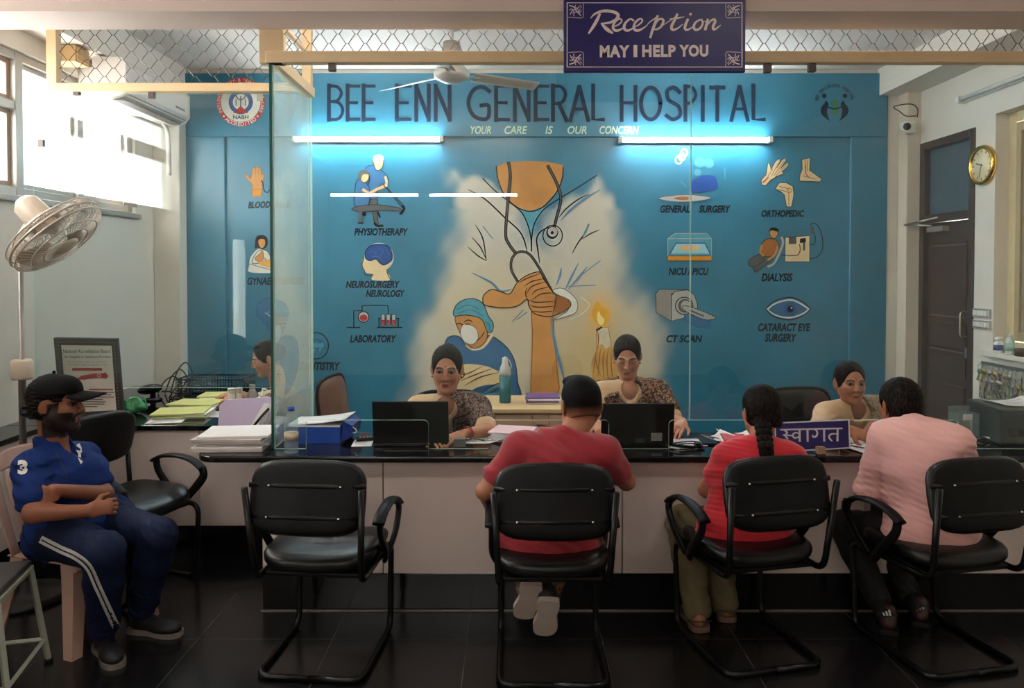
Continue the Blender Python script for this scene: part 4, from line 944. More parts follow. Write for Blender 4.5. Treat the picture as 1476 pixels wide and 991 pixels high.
class Field:
    def __init__(s,lo,hi,h,fine=()):
        s.ax=[axis_coords(lo[i],hi[i],h,[(f[0][i],f[1][i],f[2]) for f in fine]) for i in range(3)]
        s.F=np.full([len(a) for a in s.ax],0.08,np.float32)
    def blk(s,lo,hi):
        return tuple(slice(max(0,np.searchsorted(s.ax[i],lo[i])-1),min(len(s.ax[i]),np.searchsorted(s.ax[i],hi[i])+1)) for i in range(3))
    def ev(s,p,b):
        X=s.ax[0][b[0]][:,None,None]; Y=s.ax[1][b[1]][None,:,None]; Z=s.ax[2][b[2]][None,None,:]; return dist(p,X,Y,Z).astype(np.float32)
    def add(s,p,k=0.02):
        lo,hi=aabb(p); m=k+0.03; b=s.blk(lo-m,hi+m)
        if any(q.stop-q.start<2 for q in b): return
        d=s.ev(p,b); a=s.F[b]; h=np.clip(0.5+0.5*(a-d)/k,0,1); s.F[b]=a*(1-h)+d*h-k*h*(1-h)
    def cut(s,p,k=0.008):
        lo,hi=aabb(p); m=k+0.03; b=s.blk(lo-m,hi+m)
        if any(q.stop-q.start<2 for q in b): return
        d=-s.ev(p,b); a=s.F[b]; h=np.clip(0.5-0.5*(a-d)/k,0,1); s.F[b]=a*(1-h)+d*h+k*h*(1-h)
    def plane(s,pt,n,k=0.004):        # keep the side the normal points away from
        n=unit(n); X=s.ax[0][:,None,None]; Y=s.ax[1][None,:,None]; Z=s.ax[2][None,None,:]
        s.F=np.maximum(s.F,((X-pt[0])*n[0]+(Y-pt[1])*n[1]+(Z-pt[2])*n[2]).astype(np.float32))
    def wrinkle(s,amp,freq=28,seed=0,dirv=(0.3,0.2,1)):
        rs=np.random.RandomState(seed); X=s.ax[0][:,None,None]; Y=s.ax[1][None,:,None]; Z=s.ax[2][None,None,:]; d=unit(dirv)
        w=0
        for i in range(3):
            a=rs.randn(3)*0.5+d*1.4; f=freq*2.6*(0.6+0.55*i); ph=rs.rand()*6; b=rs.randn(3)
            w=w+np.sin(f*(a[0]*X+a[1]*Y+a[2]*Z)+2.2*np.sin(11*(b[0]*X+b[1]*Y+b[2]*Z)+ph)+ph)/(1+0.6*i)
        c_=rs.randn(4,3); mk=0.5+0.5*np.sin(7*(c_[0,0]*X+c_[0,1]*Y+c_[0,2]*Z)+2*np.sin(6*(c_[1,0]*X+c_[1,1]*Y+c_[1,2]*Z)))
        s.F=s.F+(amp*0.5*w*(0.15+0.85*mk)).astype(np.float32)
    def mesh(s):
        F=s.F; xs,ys,zs=s.ax; S=F<0; nx,ny,nz=F.shape
        corners=[(i,j,k) for i in (0,1) for j in (0,1) for k in (0,1)]
        cnt=sum(S[i:nx-1+i,j:ny-1+j,k:nz-1+k].astype(np.int8) for i,j,k in corners)
        act=(cnt>0)&(cnt<8); idx=np.full(act.shape,-1,np.int32); I,J,K=np.nonzero(act); idx[I,J,K]=np.arange(len(I))
        val=[F[I+i,J+j,K+k] for i,j,k in corners]; pos=[np.stack([xs[I+i],ys[J+j],zs[K+k]],1) for i,j,k in corners]
        acc=np.zeros((len(I),3)); n=np.zeros(len(I))
        for a in range(8):
            for b in range(a+1,8):
                if sum(abs(corners[a][q]-corners[b][q]) for q in range(3))!=1: continue
                va,vb=val[a],val[b]; m=(va<0)!=(vb<0); t=np.where(m,va/np.where(m,va-vb,1),0)
                acc+=np.where(m[:,None],pos[a]+(pos[b]-pos[a])*t[:,None],0); n+=m
        v=acc/n[:,None]; quads=[]
        def faces(ax):
            sh=[slice(None)]*3; s0=list(sh); s1=list(sh); s0[ax]=slice(0,-1); s1[ax]=slice(1,None)
            A=S[tuple(s0)]; B=S[tuple(s1)]; o=[q for q in range(3) if q!=ax]
            D=A!=B; g=np.nonzero(D); ok=(g[o[0]]>0)&(g[o[0]]<F.shape[o[0]]-1)&(g[o[1]]>0)&(g[o[1]]<F.shape[o[1]]-1)
            g=[q[ok] for q in g]; fl=A[tuple(g)]
            def c(d0,d1):
                q=list(g); q[o[0]]=g[o[0]]+d0; q[o[1]]=g[o[1]]+d1; return idx[tuple(q)]
            Q=np.stack([c(-1,-1),c(0,-1),c(0,0),c(-1,0)],1); flip=fl if ax!=1 else ~fl
            Q[~flip]=Q[~flip][:,::-1]; quads.append(Q)
        for ax in range(3): faces(ax)
        return v,np.concatenate(quads)
def to_mesh(name,v,q,mat,cols=None,relax=1):
    if relax:
        for _ in range(relax):
            acc=np.zeros_like(v); n=np.zeros(len(v))
            for a,b in ((0,1),(1,2),(2,3),(3,0)):
                np.add.at(acc,q[:,a],v[q[:,b]]); np.add.at(acc,q[:,b],v[q[:,a]]); np.add.at(n,q[:,a],1); np.add.at(n,q[:,b],1)
            v=v*0.5+0.5*acc/np.maximum(n,1)[:,None]
    me=bpy.data.meshes.new(name); me.vertices.add(len(v)); me.vertices.foreach_set('co',v.ravel().astype(np.float32))
    me.loops.add(q.size); me.loops.foreach_set('vertex_index',q.ravel().astype(np.int32)); me.polygons.add(len(q))
    me.polygons.foreach_set('loop_start',np.arange(0,q.size,4,dtype=np.int32)); me.polygons.foreach_set('use_smooth',np.ones(len(q),bool))
    me.update(calc_edges=True); me.validate()
    if cols is not None:
        at=me.color_attributes.new('Col','FLOAT_COLOR','POINT'); a=np.ones((len(v),4),np.float32); a[:,:3]=cols; at.data.foreach_set('color',a.ravel())
    me.materials.append(mat); return me,v
def build_field(prims,h=0.006,k=0.02,fine=(),pad_=0.03):
    bs=[aabb(p[0] if isinstance(p[0],tuple) else p) for p in prims]; lo=np.min([b[0] for b in bs],0)-pad_; hi=np.max([b[1] for b in bs],0)+pad_
    f=Field(lo,hi,h,fine)
    for p in prims:
        if isinstance(p[0],tuple): f.add(p[0],p[1])
        else: f.add(p,k)
    return f
skin_m=M_attr('skin',0.5,0.05,0.35,0.04,160)
def M_hair(name,rgb):
    m=M(name,rgb,0.6,noise=0.3,scale=60,spec=0.12); nt=m.node_tree; b=nt.nodes['Principled BSDF']
    tc=nt.nodes.new('ShaderNodeTexCoord'); mp=nt.nodes.new('ShaderNodeMapping'); mp.inputs['Scale'].default_value=(150,40,45); n=nt.nodes.new('ShaderNodeTexNoise'); n.inputs['Scale'].default_value=1.0; n.inputs['Detail'].default_value=3
    nt.links.new(tc.outputs['Object'],mp.inputs['Vector']); nt.links.new(mp.outputs[0],n.inputs['Vector'])
    bp=nt.nodes.new('ShaderNodeBump'); bp.inputs['Strength'].default_value=0.6; bp.inputs['Distance'].default_value=0.006; nt.links.new(n.outputs['Fac'],bp.inputs['Height']); nt.links.new(bp.outputs['Normal'],b.inputs['Normal'])
    r=nt.nodes.new('ShaderNodeValToRGB'); r.color_ramp.elements[0].position=0.42; r.color_ramp.elements[1].position=0.75; r.color_ramp.elements[0].color=lin(rgb)+(1,); r.color_ramp.elements[1].color=lin((46,34,30))+(1,)
    nt.links.new(n.outputs['Fac'],r.inputs['Fac']); nt.links.new(r.outputs['Color'],b.inputs['Base Color']); return m
hair_m=M_hair('black_hair',(5,3,3))
def hand_prims(W,d,n,side,curl=0.5,sc=1.0,spread=0.1,thumb=0.5):
    """hand from the wrist W; d: towards the fingers, n: out of the back of the hand; side=+1 thumb on +cross(d,n)"""
    d=unit(d); n=unit(np.asarray(n,float)-d*np.dot(n,d)); s=unit(np.cross(d,n))*side; out=[]
    W=V(W); kn=W+d*0.085*sc
    out.append((C(W+d*0.012*sc,kn-d*0.008*sc,0.017*sc,0.015*sc,s,2.1),0.012))
    for i,(o,l,r) in enumerate(((0.030,0.072,0.0085),(0.010,0.080,0.0088),(-0.010,0.074,0.0084),(-0.029,0.058,0.0074))):
        a=kn+s*o*sc*0.95; ang=0.0; dirv=unit(d+s*spread*o*12); p=a-d*0.01*sc
        for j,f in enumerate((0.45,0.32,0.23)):
            ang+=curl*(0.5,0.75,0.5)[j]; v=dirv*math.cos(ang)-n*math.sin(ang); q=p+v*l*f*sc*(1.15 if j==0 else 1)
            out.append((C(p,q,r*sc*(1-0.1*j),r*sc*(0.93-0.1*j)),0.004)); p=q
    b=W+d*0.028*sc+s*0.022*sc; m=b+(d*0.55+s*0.75-n*thumb*0.5)*0.04*sc; e=m+(d*0.85+s*0.2-n*thumb*0.6)*0.034*sc
    out.append((C(b,m,0.0125*sc,0.0105*sc),0.008)); out.append((C(m,e,0.0098*sc,0.0075*sc),0.004))
    return out
def frame(fwd,up=(0,0,1)):
    f=unit(fwd); r=unit(np.cross(f,up)); u=np.cross(r,f); return np.stack([r,f,u],1)    # columns: right, forward, up
def head_prims(c,R,sc=1.0,fem=False):
    L=lambda x,y,z: V(c)+R@(np.array([x,y,z])*sc)
    e=lambda p,r: E(L(*p),np.array(r)*sc,R); o=[]; k=lambda p,q: o.append((p,q*sc))
    cc=lambda a,b,ra,rb=None: C(L(*a),L(*b),ra*sc,(ra if rb is None else rb)*sc)
    k(e((0,-0.018,0.035),(0.073,0.092,0.080)),0.01); k(e((0,0.022,-0.022),(0.060 if not fem else 0.058,0.066,0.083)),0.03)
    j=0.05 if not fem else 0.044
    for s in (-1,1):
        k(cc((s*j,0.005,-0.05),(s*0.018,0.066,-0.098),0.026,0.020 if not fem else 0.017),0.03); k(cc((s*0.038,0.06,-0.022),(s*0.034,0.062,-0.03),0.022),0.025)
        k(cc((s*0.012,0.083,0.022),(s*0.045,0.070,0.023),0.009 if not fem else 0.006),0.014)
    k(cc((0,0.072,-0.098),(0,0.074,-0.10),0.017 if not fem else 0.013),0.02)
    k(cc((0,0.086,0.012),(0,0.105,-0.026),0.0075,0.0105),0.010)
    for s in (-1,1): k(cc((s*0.011,0.092,-0.032),(s*0.012,0.088,-0.033),0.0075),0.007)
    k(cc((-0.018,0.084,-0.060),(0.018,0.084,-0.060),0.0055,0.0055),0.009); k(cc((0,0.088,-0.0595),(0,0.089,-0.0595),0.0065),0.008); k(cc((-0.014,0.084,-0.071),(0.014,0.084,-0.071),0.0070),0.009)
    for s in (-1,1):
        k(E(L(s*0.078,-0.014,-0.008),np.array((0.010,0.021,0.033))*sc,R@np.array(Matrix.Rotation(s*0.5,3,'Z'))),0.006)
    return o
def head_cuts(c,R,sc=1.0,closed=False):
    L=lambda x,y,z: V(c)+R@(np.array([x,y,z])*sc); o=[]
    for s in (-1,1): o.append((E(L(s*0.032,0.093,0.004),np.array((0.0165,0.016,0.0050 if not closed else 0.0030))*sc,R),0.005*sc))
    o.append((C(L(-0.021,0.093,-0.0655),L(0.021,0.093,-0.0655),0.0022*sc),0.003*sc)); return o
def face_cols(v,c,R,sc,skin,lips,brow=(30,22,20),beard=None,bindi=None,stub=0.0,ctop=None,closed=False):
    q=(v-V(c))@R/sc; x,y,z=q[:,0],q[:,1],q[:,2]; s=np.array(lin(skin)); cols=np.tile(s,(len(v),1))
    nz=(np.sin(v[:,0]*61+v[:,2]*40)+np.sin(v[:,1]*53-v[:,2]*47))*0.02; cols=cols*(1+nz)[:,None]
    def mix(m,c): 
        m=np.clip(m,0,1)[:,None]; cols[:]=cols*(1-m)+np.array(lin(c))*m
    near=(np.abs(x)<0.12)&(np.abs(y)<0.16)&(np.abs(z)<0.14)
    warm=near*np.clip(1-np.hypot(np.abs(x)-0.036,z+0.03)/0.03,0,1)*(y>0.03)*0.25; mix(warm,(178,100,84))
    if beard:
        ax=np.abs(x); jaw=(z<-0.028-0.35*np.clip(y,-0.03,0.1)*0+0.0)&(y>-0.035)&(z>-0.16)
        m=jaw*np.clip((-(z)-0.036+0.5*np.clip(0.05-y,0,0.06)+np.clip(ax-0.03,0,.04)*0.7)*120,0,1)*near
        mus=(np.abs(z+0.047)<0.009)*(ax<0.032)*(y>0.06); m=np.maximum(m,mus); lipzone=(np.abs(z+0.066)<0.011)*(ax<0.022)*(y>0.07); m=m*(1-lipzone)
        m=np.maximum(m,near*(y<0.035)*(y>-0.002)*(ax>0.05)*(z<0.01)*(z>-0.09)*1.0); mix(m*0.95,beard)
    mix(near*(y>0.07)*np.clip(1.6-np.hypot(x/0.0215,(z+0.0655)/0.0115)*1.6,0,1)*1.5,lips)
    for sd in (-1,1):
        xx=sd*x; arch=0.0235+0.004*np.sin(np.clip((xx-0.012)/0.036,0,1)*PI); mix(near*(y>0.045)*(xx>0.012)*(xx<0.05)*np.clip(1.7-np.abs(z-arch)/0.0032,0,1),brow)
        el=np.hypot((xx-0.032)/0.0185,(z-0.0045)/0.0085); mix(near*(y>0.055)*(np.clip((1.25-el)*4,0,1)*(el>0.6)*0.75 if not closed else np.clip(1.6-np.abs(z+0.0015-0.004*(((xx-0.032)/0.018)**2))/0.0022,0,1)*(np.abs(xx-0.032)<0.018)*0.9),(34,22,20))
    if bindi: mix(near*(y>0.07)*np.clip(1.8-np.hypot(x,z-0.034)/0.0034,0,1),bindi)
    return np.clip(cols,0,1)
def eyes(parent,c,R,sc,gaze=(0,0)):
    L=lambda x,y,z: V(c)+R@(np.array([x,y,z])*sc)
    wh=M('eye_white',(150,138,128),0.2,noise=0.02); ir=M('eye_iris',(38,24,18),0.12,noise=0.05); g=unit(R@np.array([gaze[0],1,gaze[1]]))
    for s in (-1,1):
        p=Vector(L(s*0.032,0.0715,0.004)); mb=MB(); q=Vector((0,0,1)).rotation_difference(Vector(g)).to_matrix(); r=0.0122*sc; pts=[];fs=[];mi=[]
        S=16;Rn=14
        for i in range(Rn+1):
            th=PI*i/Rn
            for k in range(S): pts.append(p+q@Vector((math.sin(th)*math.cos(2*PI*k/S),math.sin(th)*math.sin(2*PI*k/S),math.cos(th)))*r)
        for i in range(Rn):
            mb.add([],[]) 
        mb.v=[tuple(a) for a in pts]
        for i in range(Rn):
            for k in range(S): mb.f.append((i*S+k,(i+1)*S+k,(i+1)*S+(k+1)%S,i*S+(k+1)%S)); mb.mi.append(1 if i<4 else 0); mb.sm.append(True)
        mb.build('eye',[wh,ir],parent,True,label='white eye with dark iris')
PEOPLE={}
def person(label,J,skin,loc,head_sc=1.0,fem=False,lips=(140,70,66),beard=None,bindi=None,closed=False,gaze=(0,0),bulk=1.0,hands=(),feet=True,hfine=0.003,extra=(),belly=0.0):
    t=thing('person',label,'person',loc)
    g={k:V(v) for k,v in J.items() if k not in('fwd','hup')}
    side=unit(g['shR']-g['shL']); ch=(g['shR']+g['shL'])/2; hp=(g['hipR']+g['hipL'])/2
    up=unit(ch-hp); fw=unit(np.cross(up,side)) ; R=frame(J['fwd'],J.get('hup',(0,0,1))); hc=g['head']
    B=bulk; mid=hp+(ch-hp)*0.45+fw*(0.012+belly); chest=hp+(ch-hp)*0.78+fw*0.012
    parts={}
    parts['torso']=[(C(hp+up*0.02,mid,0.112*B,0.108*B+belly*0.5,side,1.35),0.03),(C(mid,chest,0.106*B+belly*0.5,0.112*B,side,1.38),0.04),(C(chest,ch-up*0.03,0.108*B,0.082*B,side,1.45),0.04),
        (C(g['shL']+side*0.02,g['shR']-side*0.02,0.056*B,0.056*B),0.04)]
    nb=ch+up*0.045
    for s in ('shL','shR'): parts['torso'].append((C(nb-up*0.005,g[s]+up*0.012,0.045*B,0.046*B),0.035))
    if fem:
        for s in (-1,1): parts['torso'].append((E(chest+side*s*0.065+fw*0.085-up*0.03,(0.062*B,0.055*B,0.062*B)),0.03))
    parts['pelvis']=[(C(g['hipL'],g['hipR'],0.105*B,0.105*B),0.04)]
    sk=R@np.array([0,-0.025,-0.055])*head_sc+hc
    parts['neck']=[(C(nb-up*0.01,sk,0.057*B,0.052*head_sc),0.02)]
    a=0.047*B
    for s in 'LR':
        parts['upper'+s]=[(C(g['sh'+s],g['el'+s],a*1.06,a*0.82),0.02)]; parts['fore'+s]=[(C(g['el'+s],g['wr'+s],a*0.80,a*0.54),0.015)]
        if 'knee'+s in g: parts['thigh'+s]=[(C(g['hip'+s],g['knee'+s],0.083*B,0.056*B),0.03)]
        if 'ank'+s in g: parts['shin'+s]=[(C(g['knee'+s],g['knee'+s]*0.65+g['ank'+s]*0.35,0.055*B,0.052*B),0.02),(C(g['knee'+s]*0.65+g['ank'+s]*0.35,g['ank'+s],0.052*B,0.036),0.02)]
    hd=head_prims(hc,R,head_sc,fem); hnd=[]; fine=[(hc-0.13*head_sc,hc+0.13*head_sc,hfine)]
    for h in hands:
        hp_=hand_prims(**h); hnd+=hp_; w=V(h['W'])+unit(h['d'])*0.09; fine.append((w-0.09,w+0.09,0.0042))
    allp=[]
    for n in ('torso','pelvis','neck','upperL','upperR','foreL','foreR','thighL','thighR','shinL','shinR'): allp+=parts.get(n,[])
    prims=allp+hd+hnd+list(extra)
    f=build_field(prims,0.008,0.02,fine)
    for p,k in (head_cuts(hc,R,head_sc) if not closed else head_cuts(hc,R,head_sc)[2:]): f.cut(p,k)
    if closed:
        for sd in (-1,1): f.add(E(hc+R@(np.array([sd*0.032,0.0715,0.003])*head_sc),np.array((0.0155,0.0125,0.0105))*head_sc,R),0.005)
    v,q=f.mesh(); cols=None
    me,v=to_mesh('body',v,q,skin_m,None,1)
    cols=face_cols(v,hc,R,head_sc,skin,lips,beard=beard,bindi=bindi,closed=closed)
    at=me.color_attributes.new('Col','FLOAT_COLOR','POINT'); arr=np.ones((len(v),4),np.float32); arr[:,:3]=cols; at.data.foreach_set('color',arr.ravel())
    link('body',me,t,True)
    if not closed: eyes(t,hc,R,head_sc,gaze)
    return dict(t=t,parts=parts,g=g,side=side,up=up,fw=fw,R=R,hc=hc,sc=head_sc,ch=ch,hp=hp,nb=nb)
def cloth(pr,name,mat,spec,k=0.02,cuts=(),wr=0.004,freq=26,seed=1,h=0.006,extra=(),removes=(),planes=(),label=None,dirv=(0.3,0.2,1),relax=2,parent=None):
    prims=[]
    for it in spec:
        n,d=it[0],it[1]
        for p,kk in pr['parts'].get(n,[]):
            pp=infl(p,d)
            if len(it)==4 and pp[0]=='c': pp=sub_c(pp,it[2],it[3])
            prims.append((pp,max(kk,k)))
    prims+=list(extra)
    f=build_field(prims,h,k)
    if wr: f.wrinkle(wr,freq,seed,dirv)
    for p,kk in removes: f.cut(p,kk)
    for pt,n in planes: f.plane(pt,n)
    v,q=f.mesh(); me,_=to_mesh(name,v,q,mat,None,relax); return link(name,me,parent or pr['t'],True,label=label)
def solid(pr,name,mat,prims,h=0.005,k=0.01,removes=(),planes=(),wr=0,freq=40,seed=2,label=None,relax=1,dirv=(0,0,1),parent=None,cols=None):
    f=build_field(list(prims),h,k)
    if wr: f.wrinkle(wr,freq,seed,dirv)
    for p,kk in removes: f.cut(p,kk)
    for pt,n in planes: f.plane(pt,n)
    v,q=f.mesh(); me,v=to_mesh(name,v,q,mat,None,relax)
    if cols is not None:
        at=me.color_attributes.new('Col','FLOAT_COLOR','POINT'); arr=np.ones((len(v),4),np.float32); arr[:,:3]=cols(v); at.data.foreach_set('color',arr.ravel())
    return link(name,me,parent or pr['t'],True,label=label)
def hair(pr,mat=None,grow=0.012,front=0.052,face=(0.062,0.085,0.088),facec=(0,0.105,-0.035),low=-0.07,extra=(),removes=(),name='hair',wr=0.002,cols=None,fem=False,label=None):
    c,R,sc=pr['hc'],pr['R'],pr['sc']; L=lambda x,y,z: V(c)+R@(np.array([x,y,z])*sc)
    pr_=[(E(L(0,-0.02,0.036),np.array((0.073+grow,0.092+grow,0.080+grow))*sc,R),0.01),(E(L(0,-0.03,-0.01),np.array((0.071+grow*0.7,0.072+grow,0.085))*sc,R),0.02)]
    pr_+= [(p(L,sc,R),k) for p,k in extra]
    rm=[(E(L(*facec),np.array(face)*sc,R),0.012)]+[(p(L,sc,R),k) for p,k in removes]
    return solid(pr,name,mat or hair_m,pr_,0.004,0.01,rm,[(L(0,0,low),R@np.array([0,-0.25,-1.0]))],wr,90,5,cols=cols,label=label)
def decal(pr,target,flat2d,mat,name,parent=None,off=0.0025,d0=2.0,label=None):
    """flat mark given in photo pixels, laid on the surface of a garment"""
    tm=target.data; bv=BVHTree.FromPolygons([v.co for v in tm.vertices],[p.vertices for p in tm.polygons])
    vs,fs=flat2d; out=[]; keep=[]
    for x,y in vs:
        r=ray(x,y).normalized(); h=bv.ray_cast(CAMV,r); 
        if h[0] is None: out.append(None); continue
        n=h[1] if h[1].dot(r)<0 else -h[1]; out.append(h[0]+n*off)
    F=[f for f in fs if all(out[i] is not None for i in f)]
    if not F: return None
    out=[o if o is not None else Vector((0,0,0)) for o in out]
    used=sorted({i for f in F for i in f}); mp={u:i for i,u in enumerate(used)}
    mb=MB(); mb.add([out[u] for u in used],[tuple(mp[i] for i in f) for f in F],0,True); return mb.build(name,mat,parent or target,True,label=label)
def shoe(pr,name,heel,toe,up,mat,solem,length=0.26,ankle=None,w=0.046,low=True):
    heel=V(heel); d=unit(V(toe)-heel); u=unit(np.asarray(up,float)-d*np.dot(up,d)); s=np.cross(d,u); Rm=np.stack([s,d,u],1)
    at=lambda x,y,z: heel+s*x+d*y+u*z; l=length
    pr_=[(E(at(0,0.28*l,0.045),(w*0.80,0.30*l,0.042),Rm),0.02),(E(at(0.004,0.68*l,0.036),(w,0.33*l,0.034),Rm),0.02),(C(at(0,0.2*l,0.05),at(0,0.24*l,0.085),0.034,0.036),0.02)]
    o=solid(pr,name,mat,pr_,0.005,0.015,planes=[(at(0,0,0.012),-u)])
    out=[(0.55,0.0),(0.85,0.04),(0.9,0.2),(0.78,0.42),(0.98,0.65),(1.0,0.8),(0.8,0.93),(0.35,1.0),(-0.35,1.0),(-0.8,0.93),(-1.0,0.78),(-0.98,0.63),(-0.78,0.42),(-0.9,0.2),(-0.85,0.04),(-0.55,0.0)]
    q=spline([Vector(at(a*w,b*l,0.0)) for a,b in out],4,True)
    mb=MB(); mb.prism(q,tuple(u*0.022)); mb.build('sole',solem,o,True); return o,at
# ------------------------------------------------------------------ people
def pv(x,y,d): p=P(x,y,d); return (p.x,p.y,p.z)
# ---- man in the dark red T-shirt (second chair) ----
def man_red():
    J=dict(head=pv(836,583,3.33),fwd=(-0.28,0.94,-0.14),shL=pv(748,648,3.24),shR=pv(872,655,3.22),hipL=(0.05,3.19,0.50),hipR=(0.26,3.19,0.50),
        elL=(-0.115,3.22,0.70),wrL=(-0.105,3.44,0.575),elR=(0.50,3.30,0.72),wrR=(0.46,3.56,0.80),kneeL=(0.02,3.58,0.50),kneeR=(0.30,3.58,0.50),ankL=pv(763,852,3.24),ankR=pv(785,866,3.19))
    pr=person('man in dark red T-shirt seated back to us with ankles crossed under the chair',J,(168,112,84),(0.165,3.2,0),1.06,lips=(140,80,70),
        hands=[dict(W=(-0.105,3.45,0.57),d=(-0.05,0.55,-0.8),n=(-0.9,0.2,0.0),side=-1,curl=0.5),dict(W=(0.46,3.57,0.803),d=(-0.3,0.9,0),n=(0,0,1),side=-1,curl=0.4)])
    red=M('dark_red_cotton',(146,16,34),0.75,noise=0.06,sheen=0.3,bump=0.05,bscale=300)
    cloth(pr,'t_shirt',red,[('torso',0.020),('pelvis',0.022),('upperL',0.018,0,0.62),('upperR',0.018,0,0.62)],wr=0.011,freq=32,seed=4,planes=[((0,0,0.455),(0,0,-1))])
    tr=M_pattern('brown_mottled_cotton',[(60,42,34),(126,88,62),(150,108,76),(84,62,48)],26)
    cloth(pr,'trousers',tr,[('pelvis',0.012),('thighL',0.016),('thighR',0.016),('shinL',0.018,0,0.92),('shinR',0.018,0,0.92)],wr=0.005,seed=5)
    nvy=(20,17,18); sc=pr['sc']; hc=pr['hc']; R=pr['R']; sk=np.array(lin((150,98,74))); hk=np.array(lin((5,3,3)))
    def cols(v):
        z=((v-hc)@R/sc)[:,2]; y=((v-hc)@R/sc)[:,1]; m=np.clip((z+0.052+0.35*np.clip(y+0.02,-1,1)*0)/0.05,0,1); m=m**0.8
        return sk[None]*(1-m)[:,None]+hk[None]*m[:,None]
    hair(pr,M_attr('faded_short_hair',0.6,0,0.12,0.4,300),grow=0.007,front=0.05,facec=(0,0.10,-0.03),face=(0.07,0.075,0.07),low=-0.062,cols=cols,label='black hair faded short at the neck',removes=[(lambda L,s,R,sd=sd:E(L(sd*0.086,0.008,-0.014),np.array((0.03,0.040,0.046))*s,R),0.008) for sd in (-1,1)],
        extra=[(lambda L,s,R:E(L(0,0.035,0.098),np.array((0.058,0.05,0.026))*s,R),0.02)])
    blk=M('black_mesh_shoe',(40,36,36),0.7,noise=0.1); sol=M('pale_shoe_sole',(206,186,174),0.6,noise=0.06,bump=0.2,bscale=90)
    for nm,toe,heel in (('a',pv(749,920,3.20),pv(764,866,3.10)),('b',pv(784,936,3.13),pv(790,890,3.06))):
        h=V(heel); tt=V(toe); d=unit(tt-h); o,_=shoe(pr,'shoe',h-d*0.05+np.array([0,0.02,0.02]),tt+np.array([0,0.10,-0.02]),(0,0.75,0.35),blk,sol,0.25,w=0.051)
man_red()
